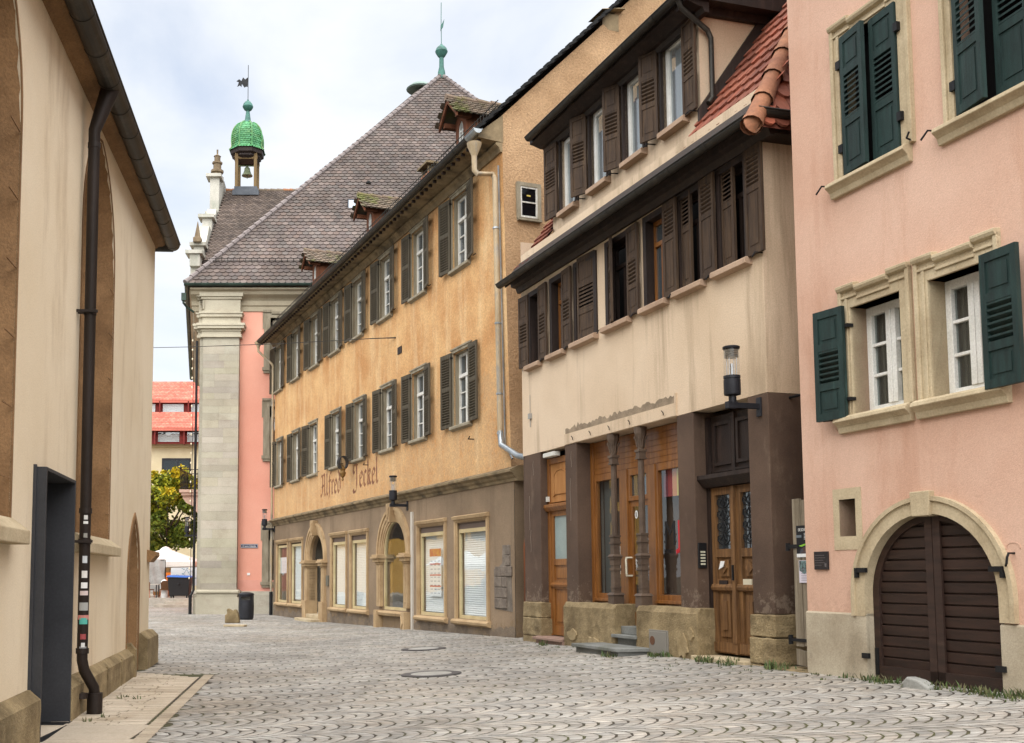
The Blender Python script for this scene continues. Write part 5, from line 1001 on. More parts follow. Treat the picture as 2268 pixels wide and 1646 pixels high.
    mb = MB(); pts = arch(3.08, .09, 1.84, .05, 1.83, 10); mb.band(pts, [(3.08 + (x - 3.08) * .85, z - .008) for x, z in pts], -.005, .0); mb.obj('bell_arch', pinkp, h)
    return h
pink_house()
# ------------------------------------------------------------------ salmon corner house across the end of the street
def salmon_house():
    OX, OY = -7.5, 44.95; h = root('salmon_house', 'salmon corner house with pale ashlar pilaster and big hipped tile roof closing the street', 'house', (OX, OY, 0))
    dl = np.array([-.166, 1.]); Lx = lambda t: (dl[0] * t, dl[1] * t); D = 21.
    wx = 2.62; ww = 1.5                                             # first window bay
    rows = [(10.5, 12.55), (6.7, 8.7), (1.35, 3.45)]
    mb = MB(); lim = [0.9, 5.2, 9.6, 13.1]
    for (z0, z1), za, zb in zip(rows[::-1], lim[:-1], lim[1:]): mb.wall(0, 21, za, zb, [(x + .38, x + ww - .38, z0, z1) for x in (wx, wx + 3.6, wx + 7.2)], 0, .25)
    q = Lx(D); mb.add([(0, 0, 0), (q[0], q[1], 0), (q[0], q[1], 13.2), (0, 0, 13.2)], [(0, 1, 2, 3)]); mb.quad((21, 0, 0), (21, D, 0), (21, D, 13.2), (21, 0, 13.2)); mb.quad((q[0], D, 0), (21, D, 0), (21, D, 13.2), (q[0], D, 13.2)); mb.obj('wall', salmonp, h)
    mb = MB(); mb.box(1.62, 4, -.01, 0, .9, 1.42); mb.obj('pale_band', M('pale_salmon_band', H('#e8a998'), H('#dd9c8a'), grain=40, bump=.3), h)
    mb = MB(); mb.box(1.4, 21, -.13, .1, -.3, .36); mb.box(1.4, 21, -.1, .1, .36, .8); mb.prism([(-.1, .8), (-.06, .95), (.1, .95), (.1, .8)], 1.4, 21, ax='x'); mb.c = [(1, 1, 1)] * len(mb.f); mb.obj('plinth', greyst, h)
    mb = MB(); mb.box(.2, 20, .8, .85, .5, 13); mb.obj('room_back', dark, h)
    for x in (wx, wx + 3.6):
        for z0, z1 in rows:
            mb = MB(); a, b = x + .38, x + ww - .38; P = lambda e: [(a - e, z0), (a - e, z1 + e * 1.1), (b + e, z1 + e * 1.1), (b + e, z0)]
            mb.band(P(.38), P(.22), -.05, .05); mb.band(P(.22), P(.1), -.09, .05); mb.band(P(.1), P(.0), -.04, .2)
            e = .42; mb.box(a - e, a - .05, -.11, 0, z1 + .36, z1 + .46); mb.box(b + .05, b + e, -.11, 0, z1 + .36, z1 + .46); mb.box(a - .05, b + .05, -.12, 0, z1 + .28, z1 + .38); mb.box(a - .44, b + .44, -.04, 0, z1 - .35, z1 + .36)
            mb.box(a - .43, b + .43, -.14, .2, z0 - .14, z0); mb.box(a - .38, b + .38, -.1, .02, z0 - .25, z0 - .14); w = mb.obj('window', frameg, h)
            mb = MB(); mb.box(a, a + .06, .15, .2, z0, z1); mb.box(b - .06, b, .15, .2, z0, z1); mb.box((a + b) / 2 - .04, (a + b) / 2 + .04, .15, .2, z0, z1); mb.box(a, b, .15, .2, z1 - .06, z1)
            for k in (1, 2, 3): mb.box(a, b, .16, .19, z0 + (z1 - z0) * k / 4 - .02, z0 + (z1 - z0) * k / 4 + .02)
            mb.obj('sash', whitef if z0 > 9 else dkb, w); mb = MB(); mb.quad((a, .19, z0), (b, .19, z0), (b, .19, z1), (a, .19, z1)); mb.obj('pane', pane, w)
    # giant ashlar pilaster
    mb = MB(); r = random.Random(6); z = 1.02; x0, x1 = .06, 1.6
    while z < 11.75:
        hh = r.choice((.26, .3, .34, .38)); hh = min(hh, 11.78 - z); x = x0; row = r.random()
        while x < x1 - .02:
            w = r.choice((.5, .7, .9, 1.54)); w = min(w, x1 - x); w = x1 - x if x1 - x - w < .25 else w
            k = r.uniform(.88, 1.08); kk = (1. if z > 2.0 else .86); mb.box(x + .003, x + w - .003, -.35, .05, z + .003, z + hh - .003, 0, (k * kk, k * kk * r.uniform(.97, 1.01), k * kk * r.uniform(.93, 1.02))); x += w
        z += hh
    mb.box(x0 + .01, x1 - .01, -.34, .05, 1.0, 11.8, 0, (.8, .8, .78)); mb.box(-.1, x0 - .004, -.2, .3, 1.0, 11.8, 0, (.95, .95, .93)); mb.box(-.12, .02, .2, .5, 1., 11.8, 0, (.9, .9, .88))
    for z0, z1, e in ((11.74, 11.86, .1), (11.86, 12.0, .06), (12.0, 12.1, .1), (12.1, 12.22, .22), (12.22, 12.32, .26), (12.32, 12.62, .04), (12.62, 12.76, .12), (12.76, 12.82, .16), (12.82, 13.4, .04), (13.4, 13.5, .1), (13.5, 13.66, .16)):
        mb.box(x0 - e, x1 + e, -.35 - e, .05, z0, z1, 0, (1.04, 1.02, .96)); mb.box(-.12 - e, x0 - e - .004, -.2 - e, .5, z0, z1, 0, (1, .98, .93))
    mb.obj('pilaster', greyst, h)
    mb = MB(); k = [(x0 - .15, x1 + .12, -.5, -.2, .7), (x0 - .1, x1 + .05, -.46, .7, .84)]
    for a, b, y, z0, z1 in k: mb.box(a, b, y, .1, z0, z1, 0, (1.0, .99, .95)); mb.box(-.22, a - .004, y + .14, .5, z0, z1, 0, (.97, .96, .92))
    mb.tube([(x0 - .12, -.46, .93), (x1 + .1, -.46, .93)], .08, 10); mb.tube([(x1 + .08, -.46, .93), (x1 + .08, .05, .93)], .08, 10); mb.tube([(x0 - .12, -.46, .93), (x0 - .12, .4, .93)], .08, 10); mb.box(x0 - .12, x1 + .08, -.44, .1, .84, 1.02); mb.c = [c or (1.06, 1.05, 1.0) for c in mb.c]; mb.obj('pedestal', greyst, h, bevel=.015)
    # main cornice, front and left
    mb = MB(); pr = [(.05, 12.95), (-.05, 12.95), (-.06, 13.15), (-.12, 13.2), (-.12, 13.4), (-.2, 13.48), (-.42, 13.6), (-.48, 13.72), (-.6, 13.78), (-.6, 13.86), (.05, 13.9)]
    mb.prism(pr, -.5, 21.4, ax='x'); n = len(pr)
    V = [(y * 1.0 - .02 + Lx(t)[0], Lx(t)[1] , z) for t in (-.45, D) for y, z in pr]; mb.add(V, [(i, i + n, (i + 1) % n + n, (i + 1) % n) for i in range(n)]); mb.c = [(.96, .9, .8)] * len(mb.f); mb.obj('cornice', greyst, h)
    gm = M('green_black_gutter', H('#3f5249'), H('#2c3833'), scale=2, grain=20, bump=.1, rough=.5, metal=.3)
    mb = MB(); gutter_mesh(mb, (-.72, -.72, 13.98), (21.7, -.72, 13.98), .1, 8, 2.2); a, b = Lx(-.7), Lx(D); gutter_mesh(mb, (b[0] - .72, b[1], 13.98), (a[0] - .72, a[1], 13.98), .1, 8, 2.2)
    mb.box(-.86, -.66, -.6, -.3, 13.3, 13.62); mb.tube([(-.78, -.5, 13.5), (-.78, -.5, 13.2), (-.65, -.3, 13.05), (-.4, -.1, 12.9)], .05, 8); mb.obj('gutter', gm, h)
    mb = MB(); mb.tube([(-.21, -.28, 11.6), (-.21, -.28, 1.0), (-.3, -.5, .75), (-.3, -.52, -.1)], .055, 8); mb.tube([(-.3, -.52, .8), (-.3, -.52, -.1)], .07, 8); mb.obj('downpipe', iron, h)
    mb = MB(); mb.box(2.0, 2.12, -.03, 0, 1.62, 1.72); mb.obj('socket', white_paint, h)
    # roof
    P0 = np.array([-.68, -.7, 13.98]); apx = at_y(978, 168, OY + 11.3); A = np.array([apx[0] - OX, 11.3, apx[2]]); rise = A[2] - P0[2]; run = A[1] - P0[1]; ln = math.hypot(rise, run)
    ey = np.array([0, run, rise]) / ln; en = np.array([0, -rise, run]) / ln; xa = A[0] - P0[0]; Wd = 2 * xa * .985
    mb = MB(); tiles(mb, P0, (1, 0, 0), ey, en, Wd, ln, lambda a, b: b < ln - .15 and xa * b / ln - .05 < a < Wd - (Wd - xa) * b / ln + .05, .275, .262, [(1, 1, 1), (.92, .9, .95), (1.1, 1.05, 1.05), (.82, .8, .84), (1.05, .95, .92), (1.22, 1.2, 1.22), (.95, 1., 1.05)], lap=1.3)
    R_ = P0 + np.array([Wd, 0, 0]); dk = (.6, .58, .58)
    mb.add([P0 - en * .02, R_ - en * .02, A - en * .02], [(0, 1, 2)], 0, dk); bl = Lx(D); mb.add([P0, A, (A[0] + bl[0] * .3, D * .6, A[2]), (bl[0] - .7, D, 13.98)], [(0, 1, 2, 3)], 0, (.95, .95, .95)); mb.add([R_, A, (A[0] + bl[0] * .3, D * .6, A[2]), (R_[0], D, 13.98)], [(0, 1, 2, 3)], 0, (.95, .95, .95)); rf = mb.obj('roof', slate, h)
    mb = MB()
    for a, b in ((P0, A), (R_, A)):
        a, b = np.array(a, float), np.array(b, float); L = np.linalg.norm(b - a); d = (b - a) / L; t = 0
        while t < L - .2: mb.tube([a + d * t + (0, 0, .06), a + d * (t + .46) + (0, 0, .04)], [.13, .1], 8); t += .42
    mb.obj('hip_tiles', M('grey_hip_tile', H('#8f8684'), H('#756b69'), scale=2, grain=20, bump=.2), rf)
    mb = MB()
    for t in np.arange(.8, 12, .26): p = P0 + ey * 1.55 + np.array([t + 1.55 * xa / ln * .1, 0, 0]); mb.tube([p, p + en * .22], .012, 4)
    for q in (.1, .22): p = P0 + ey * 1.55 + en * q; mb.tube([p + np.array([.8, 0, 0]), p + np.array([12, 0, 0])], .014, 4)
    mb.obj('snow_guard', gut, rf)
    for px, py in ((915, 430), (816, 408), (838, 597)) :
        # small vent tiles on the slope
        r_ = ray(px, py); c0 = CAM - np.array([OX, OY, 0]); t = np.dot(P0 - c0, en) / np.dot(r_, en); p = c0 + r_ * t; mb = MB(); mb.lathe([(.13, 0), (.11, .08), (.05, .13)], (0, 0, 0), 8); v = mb.obj('vent_tile', slate, rf, tuple(p + en * .03))
    r_ = ray(781, 456); t = np.dot(P0 - c0, en) / np.dot(r_, en); p = c0 + r_ * t; mb = MB(); mb.box(-.24, .24, -.1, .1, -.25, .25); sk = mb.obj('skylight', anth, rf, tuple(p + en * .05), 0); sk.rotation_euler.x = -.0
    mb = MB(); mb.box(-.18, .18, -.12, -.1, -.19, .19); mb.obj('pane', glass('sky_pane', tr=.0, ior=2.6, dark=(.22, .28, .36, 1)), sk)
    # finial with copper ball and vane
    mb = MB(); s = 54.6 / 2350; mb.lathe([(.22, -.1), (.2, .3), (.13, .6), (.12, 1.15), (.12, 1.2)], (A[0], A[1], A[2] - .1), 12); mb.lathe([(.1, 1.1), (.2, 1.2), (.33, 1.42), (.35, 1.48), (.33, 1.52), (.3, 1.62), (.2, 1.75), (.08, 1.84), (.06, 1.9)], (A[0], A[1], A[2] - .1), 16); f_ = mb.obj('finial', patina, h, smooth=True)
    mb = MB(); mb.tube([(A[0], A[1], A[2] + 1.7), (A[0] - .01, A[1], A[2] + 3.3), (A[0], A[1], A[2] + 4.2)], .022, 6); mb.prism([(A[0] - .05, A[2] + 2.55), (A[0] + .1, A[2] + 2.8), (A[0] + .17, A[2] + 3.25), (A[0] + .02, A[2] + 2.95), (A[0] - .04, A[2] + 2.9)], A[1] - .02, A[1] + .02); mb.obj('weather_vane', patina, f_)
    # balcony on the left face
    t0 = 10.2; w0 = Lx(t0); mb = MB(); mb.box(w0[0] - 1.15, w0[0] + .1, w0[1], w0[1] + 2.4, 5.95, 6.1); mb.box(w0[0] - 1.05, w0[0] + .1, w0[1] + .1, w0[1] + 2.3, 5.8, 5.95); mb.prism([(w0[0] + .1, 4.8), (w0[0] - .1, 4.8), (w0[0] - .35, 5.0), (w0[0] - .45, 5.25), (w0[0] - .8, 5.4), (w0[0] - 1.0, 5.65), (w0[0] - 1.0, 5.8), (w0[0] + .1, 5.8)], w0[1] + .25, w0[1] + .6); mb.prism([(w0[0] + .1, 4.8), (w0[0] - .1, 4.8), (w0[0] - .35, 5.0), (w0[0] - .45, 5.25), (w0[0] - .8, 5.4), (w0[0] - 1.0, 5.65), (w0[0] - 1.0, 5.8), (w0[0] + .1, 5.8)], w0[1] + 1.7, w0[1] + 2.05); b_ = mb.obj('balcony', M('pinkish_stone', H('#cbb3a2'), H('#b59c8a'), scale=2, grain=40, bump=.3), h)
    mb = MB(); x = w0[0] - 1.1
    for y in (w0[1] + .05, w0[1] + 2.35):
        mb.tube([(x, y, 7.15), (w0[0], y, 7.15)], .02, 5); mb.tube([(x, y, 6.2), (w0[0], y, 6.2)], .016, 5)
        for k in range(7): xx = x + k * .18; mb.tube([(xx, y, 6.1), (xx, y, 7.15)], .014, 4)
        for k in range(3): mb.tube([(x + .18 + .34 * k + .13 * math.cos(a), y, 6.7 + .2 * math.sin(a)) for a in np.linspace(0, 6.283, 11)], .013, 4)
    mb.tube([(x, w0[1] + .05, 7.15), (x, w0[1] + 2.35, 7.15)], .02, 5)
    for k in range(13): mb.tube([(x, w0[1] + .05 + k * .19, 6.1), (x, w0[1] + .05 + k * .19, 7.15)], .013, 4)
    mb.lathe([(.05, 0), (.08, .08), (.02, .16)], (x, w0[1] + .05, 7.15), 8); mb.obj('railing', iron, b_)
    return h, A
SAL, APEX = salmon_house()
mb = MB(); c = at_y(931, 190, 57.5); mb.lathe([(.05, -1.6), (.05, -.2), (.75, -.28), (.8, -.22), (.55, .0), (.1, .1)], (0, 0, 0), 18); tag(mb.obj('siren', M('siren_green_grey', H('#8fa39c'), H('#75877f'), bump=0), None, tuple(c), smooth=True), 'grey green mushroom-shaped siren peeping over the left edge of the big hipped roof', 'siren')
# ------------------------------------------------------------------ gabled town house with bell turret behind
def turret_house():
    OX, OY = -10.2, 60.; h = root('turret_house', 'tall gabled house with a green domed bell turret on its ridge, behind the corner house', 'town hall', (OX, OY, 0))
    mb = MB(); mb.box(.2, 16, .8, 16, 0, 19.9); mb.obj('wall', salmonp, h)
    # roof
    zr0, zr1 = 19.75, 27.0; ln = math.hypot(zr1 - zr0, 8.3); ey = np.array([0, 8.3, zr1 - zr0]) / ln; en = np.array([0, -(zr1 - zr0), 8.3]) / ln
    mb = MB(); tiles(mb, (.25, -.1, zr0), (1, 0, 0), ey, en, 9.5, ln, lambda a, b: 0 <= a and b < ln, .26, .21, [(1.05, .98, .92), (.9, .84, .8), (1.15, 1.08, 1.), (.8, .75, .73), (1.3, 1.25, 1.2)], lap=1.35)
    mb.add([(.2, -.12, zr0 - .04), (16, -.12, zr0 - .04), (16, 8.2, zr1 - .03), (.2, 8.2, zr1 - .03), (16, 16.5, zr0), (.2, 16.5, zr0)], [(0, 1, 2, 3), (3, 2, 4, 5)], 0, (.6, .57, .55)); mb.c = [c or (1, 1, 1) for c in mb.c]; rf = mb.obj('roof', slate, h)
    mb = MB(); x = .2
    while x < 10: mb.tube([(x, 8.2, zr1 + .0), (x + .44, 8.2, zr1 - .02)], [.14, .12], 8); x += .42
    mb.obj('ridge_tiles', M('mixed_ridge', H('#a0704f'), H('#7d7060'), scale=.6, grain=10, bump=.2, lo=.48, hi=.52), rf)
    mb = MB(); mb.box(.1, 10, -.25, -.05, zr0 - .2, zr0 - .05); mb.obj('eaves_board', dkb, h)
    # stepped gable, seen edge-on
    mb = MB(); st = M('pale_gable_stone', H('#cdcabf'), H('#b0aca0'), scale=1., grain=20, bump=.3, stain=H('#8f9a8a'), samt=.6, sscale=(2, 2, .6), attr=False)
    prof = [(-.6, 15), (-.6, 19.2), (-.9, 19.2), (-.9, 20.1), (.4, 20.1), (.4, 20.9), (1.2, 21.3), (2.0, 22.2), (2.3, 22.6), (3.2, 22.6), (3.2, 23.6), (4.6, 24.1), (5.0, 24.6), (5.9, 24.6), (5.9, 27.2), (8.2, 27.6)]
    prof = prof + [(16.4 - y, z) for y, z in prof[::-1][1:]]
    mb.prism(prof, -.5, .08, ax='x'); g_ = mb.obj('gable', st, h)
    mb = MB()
    for y, z, e in ((-.9, 19.9, .12), (.3, 20.75, .1), (3.1, 23.4, .12), (5.8, 24.5, .14), (5.8, 27.0, .12), (-.9, 18.2, .1), (-.9, 17.0, .12)): mb.box(-.62 - e, .12 + e, y - e, y + 1.0, z, z + .2)
    mb.obj('gable_moulding', st, g_)
    bs = M('brown_pinnacle', H('#8d7b62'), H('#6f604b'), scale=3, grain=30, bump=.4)
    mb = MB(); mb.lathe([(.32, 0), (.32, .25), (.22, .3), (.02, 1.25)], (-.25, .2, 20.9), 4, rot=R(45)); mb.obj('pinnacle', bs, g_)
    mb = MB(); mb.lathe([(.42, 0), (.42, .15), (.3, .2), (.3, .4), (.42, .45), (.42, .6), (.26, .65), (.26, 1.0), (.34, 1.05), (.34, 1.15), (.2, 1.2), (.2, 1.5), (.25, 1.55), (.05, 1.7), (.06, 2.0)], (-.25, 7.2, 27.35), 8); mb.obj('pinnacle', bs, g_)
    # bell turret
    tx, ty = -8.62 - OX, 8.2; tw = M('ochre_timber', H('#86704c'), H('#6b5638'), st=(6, 6, .8), bump=.3, grain=30)
    mb = MB(); mb.box(tx - .75, tx + .75, ty - .75, ty + .75, 26.5, 27.0); mb.box(tx - .85, tx + .85, ty - .85, ty + .85, 26.4, 26.75)
    bt = mb.obj('bell_turret', M('lead_flashing', H('#6f747b'), H('#595e65'), bump=.1, metal=.3), h)
    mb = MB()
    for sx in (-1, 1):
        for sy in (-1, 1): mb.box(tx + sx * .62 - .1, tx + sx * .62 + .1, ty + sy * .62 - .1, ty + sy * .62 + .1, 27.0, 29.3)
    for s in (-1, 1): mb.box(tx - .75, tx + .75, ty + s * .62 - .06, ty + s * .62 + .06, 28.9, 29.1)
    mb.obj('turret_posts', tw, bt)
    mb = MB(); mb.lathe([(.75, 28.95), (.95, 29.1), (.95, 29.2), (1.12, 29.3), (1.15, 29.62), (.6, 29.66)], (tx, ty, 0), 8, rot=R(22.5)); mb.obj('turret_cornice', dkb, bt)
    mb = MB(); prf = [(1.2, 29.6), (1.06, 29.74), (1.03, 29.9), (1.06, 30.2), (1.05, 30.55), (.98, 30.9), (.84, 31.2), (.62, 31.45), (.36, 31.6)]
    zz = np.linspace(29.6, 31.58, 15); rr = np.interp(zz, [p[1] for p in prf], [p[0] for p in prf]); rnd = random.Random(2)
    for j in range(14):
        for f in range(8):
            w0_, w1_ = R(22.5 + 45 * f), R(22.5 + 45 * (f + 1)); nn = max(2, int(rr[j] * .765 / .17))
            for i in range(nn):
                def pt(s, k, off, dz=0):
                    r_ = rr[k] + off; a = np.array([math.cos(w0_), math.sin(w0_)]) * r_; b = np.array([math.cos(w1_), math.sin(w1_)]) * r_; q = a + (b - a) * s; return (tx + q[0], ty + q[1], zz[k] + dz)
                sh_ = .5 / nn if j % 2 else 0; s0, s1 = max(0, i / nn - sh_), min(1, (i + 1) / nn - sh_); sm = (s0 + s1) / 2
                c = rnd.choice([(1, 1, 1), (.8, .9, .7), (1.2, 1.1, 1.), (.7, .85, .7), (1.35, 1.2, 1.2)]); kz = min(14, j + 1)
                mb.add([pt(s0, kz, .0), pt(s0, j, .035), pt(sm, j, .045, -.05), pt(s1, j, .035), pt(s1, kz, .0)], [(0, 1, 2, 3, 4)], 0, c)
    dm = mb.obj('dome', verd, bt)
    mb = MB()
    for f in range(8): w = R(22.5 + 45 * f); mb.tube([(tx + (r_ + .03) * math.cos(w), ty + (r_ + .03) * math.sin(w), z) for r_, z in zip(rr, zz)], .05, 6)
    mb.obj('dome_rib', M('green_rib', H('#4a9a62'), H('#6f8a4a'), rough=.4), dm)
    mb = MB(); mb.lathe([(.5, 31.5), (.3, 31.62), (.2, 31.8), (.13, 32.3), (.12, 32.42), (.24, 32.5), (.34, 32.66), (.36, 32.72), (.34, 32.76), (.3, 32.9), (.18, 33.05), (.07, 33.12), (.06, 33.2)], (tx, ty, 0), 14); fn = mb.obj('spire', patina, bt, smooth=True)
    mb = MB(); mb.tube([(tx, ty, 33.1), (tx + .0, ty, 35.6)], .022, 6); mb.prism([(tx - .03, 34.1), (tx - .02, 34.75), (tx - .2, 34.6), (tx - .34, 34.75), (tx - .45, 34.5), (tx - .6, 34.62), (tx - .78, 34.48), (tx - .62, 34.42), (tx - .72, 34.1), (tx - .56, 34.2), (tx - .44, 34.08), (tx - .42, 34.3), (tx - .25, 34.05), (tx - .14, 34.12)], ty - .02, ty + .02); mb.obj('weather_vane', iron, fn)
    mb = MB(); mb.lathe([(.36, 27.98), (.35, 28.03), (.26, 28.15), (.2, 28.35), (.18, 28.5), (.1, 28.58), (.05, 28.62)], (tx, ty, 0), 16); mb.tube([(tx - .6, ty, 28.66), (tx + .6, ty, 28.66)], .04, 6); mb.tube([(tx, ty, 28.0), (tx, ty, 27.8)], .03, 6); mb.obj('bell', M('bell_bronze', H('#8f9a7c'), H('#6e775c'), bump=0, metal=.3, rough=.5), bt, smooth=True)
turret_house()
# ------------------------------------------------------------------ far square
def far_house():
    h = root('red_roofed_house', 'cream house with bright red tiled double roof and dark dormer bands, far across the square', 'house', (-21, 95, 0))
    rows = [(19.75, 17.6, 3.2, 0.6), (16.5, 14.75, 0.6, -1.4)]; W2 = 14; fl = M('far_cream_wall', H('#e6d8b6'), H('#dccda8'), bump=0)
    mb = MB(); mb.box(-2, W2, 0, 10, 0, 13.4); mb.box(-2, W2, -.3, 0, 13.2, 13.45); mb.obj('wall', fl, h)
    mb = MB(); cols = [(1, 1, 1), (.93, .9, .9), (1.07, 1.05, 1), (.85, .82, .8)]
    for zt, zb, yt, yb in rows:
        ln = math.hypot(zt - zb, yt - yb); ey = np.array([0, yt - yb, zt - zb]) / ln; en = np.array([0, -(zt - zb), yt - yb]) / ln
        tiles(mb, (-2, yb, zb), (1, 0, 0), ey, en, 11, ln, lambda a, b: b < ln, .3, .28, cols); mb.add([(-2, yb, zb - .03), (W2, yb, zb - .03), (W2, yt, zt), (-2, yt, zt)], [(0, 1, 2, 3)], 0, (.8, .8, .8)); mb.box(-2, W2, yb - .1, yb + .05, zb - .25, zb - .02, 0, (.9, .9, .9))
    mb.add([(-2, 3.2, 19.75), (W2, 3.2, 19.75), (W2, 8, 13.4), (-2, 8, 13.4)], [(0, 1, 2, 3)], 0, (1, 1, 1)); mb.c = [c or (1, 1, 1) for c in mb.c]; mb.obj('roof', farred, h)
    rw = M('dark_red_boarding', H('#8a3430'), H('#74302c'), st=(.5, 1, 8), bump=.2)
    for z0, z1, y in ((16.4, 17.5, 1.0), (13.4, 14.7, -.9)):
        mb = MB(); mb.box(-2, W2, y, y + .2, z0, z1); bd = mb.obj('dormer_band', rw, h)
        for k in range(5):
            x = -1.2 + k * 2.6; mb = MB(); mb.box(x, x + 1.9, y - .04, y, z0 + .15, z1 - .2); w = mb.obj('window', pane, bd); mb = MB()
            for q in range(7): mb.box(x, x + 1.9, y - .06, y - .045, z0 + .2 + q * .1, z0 + .24 + q * .1)
            mb.obj('blind', blind, w)
            mb = MB(); mb.box(x - .25, x - .15, y - .5, y, z0 - .1, z1); mb.obj('post', rw, bd)
    for x in (1.6, 6.0):
        mb = MB(); mb.box(x, x + 2.6, -.05, .02, 9.4, 12.2); w = mb.obj('window', anth, h); mb = MB(); mb.quad((x + .15, -.06, 9.5), (x + 1.4, -.06, 9.5), (x + 1.4, -.06, 12.0), (x + .15, -.06, 12.0)); mb.quad((x + 1.5, -.06, 9.5), (x + 2.45, -.06, 9.5), (x + 2.45, -.06, 12.), (x + 1.5, -.06, 12.)); mb.obj('pane', pane, w)
far_house()
def tree(x, y, rx, z0, z1, n, label, seed):
    h = root('tree', label, 'tree', (x, y, 0)); r = random.Random(seed)
    mb = MB(); mb.tube([(0, 0, -.1), (.05, 0, 1.5), (-.05, .1, 3.2), (.1, 0, 5.)], [.22, .18, .15, .08], 9)
    for k in range(9): w = k * 2.4; mb.tube([(0, 0, 2.6 + k * .3), (math.cos(w) * 1.2, math.sin(w) * 1.2, 4.2 + k * .35), (math.cos(w) * 2.4, math.sin(w) * 2.4, 5. + k * .45)], [.09, .05, .02], 6)
    mb.obj('trunk', M('bark', H('#5c5145'), H('#463d33'), grain=20, bump=.6), h)
    mb = MB(); cl = []
    while len(cl) < 70:
        p = np.array([r.uniform(-1, 1), r.uniform(-1, 1), r.uniform(-1, 1)])
        if .35 < np.linalg.norm(p) < 1: cl.append((p * np.array([rx, rx, (z1 - z0) / 2]) * .86 + np.array([0, 0, (z0 + z1) / 2]), r.uniform(.45, .95), r.random()))
    for i in range(n):
        c, s, t = r.choice(cl); d = np.array([r.gauss(0, 1), r.gauss(0, 1), r.gauss(0, .75)]); d = d / np.linalg.norm(d) * s * r.random() ** .4; p = c + d
        a, b = r.uniform(0, 6.28), r.uniform(-.9, .9); L = r.uniform(.1, .2); u = np.array([math.cos(a) * math.cos(b), math.sin(a) * math.cos(b), math.sin(b)]); v = np.cross(u, [r.uniform(-1, 1), r.uniform(-1, 1), .4]); v = v / (np.linalg.norm(v) + 1e-6) * L * .6; u = u * L
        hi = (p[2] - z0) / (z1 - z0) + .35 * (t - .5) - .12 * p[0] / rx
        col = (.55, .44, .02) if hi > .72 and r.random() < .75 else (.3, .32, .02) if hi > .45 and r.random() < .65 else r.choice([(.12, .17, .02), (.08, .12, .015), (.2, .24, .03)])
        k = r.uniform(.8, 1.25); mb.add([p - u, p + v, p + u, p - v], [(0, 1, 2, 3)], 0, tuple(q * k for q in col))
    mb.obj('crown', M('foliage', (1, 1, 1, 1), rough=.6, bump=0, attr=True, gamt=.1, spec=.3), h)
tree(-15.2, 77, 3.9, 3.0, 9.9, 24000, 'green tree turning yellow at the top, standing on the square behind the white parasol', 4)
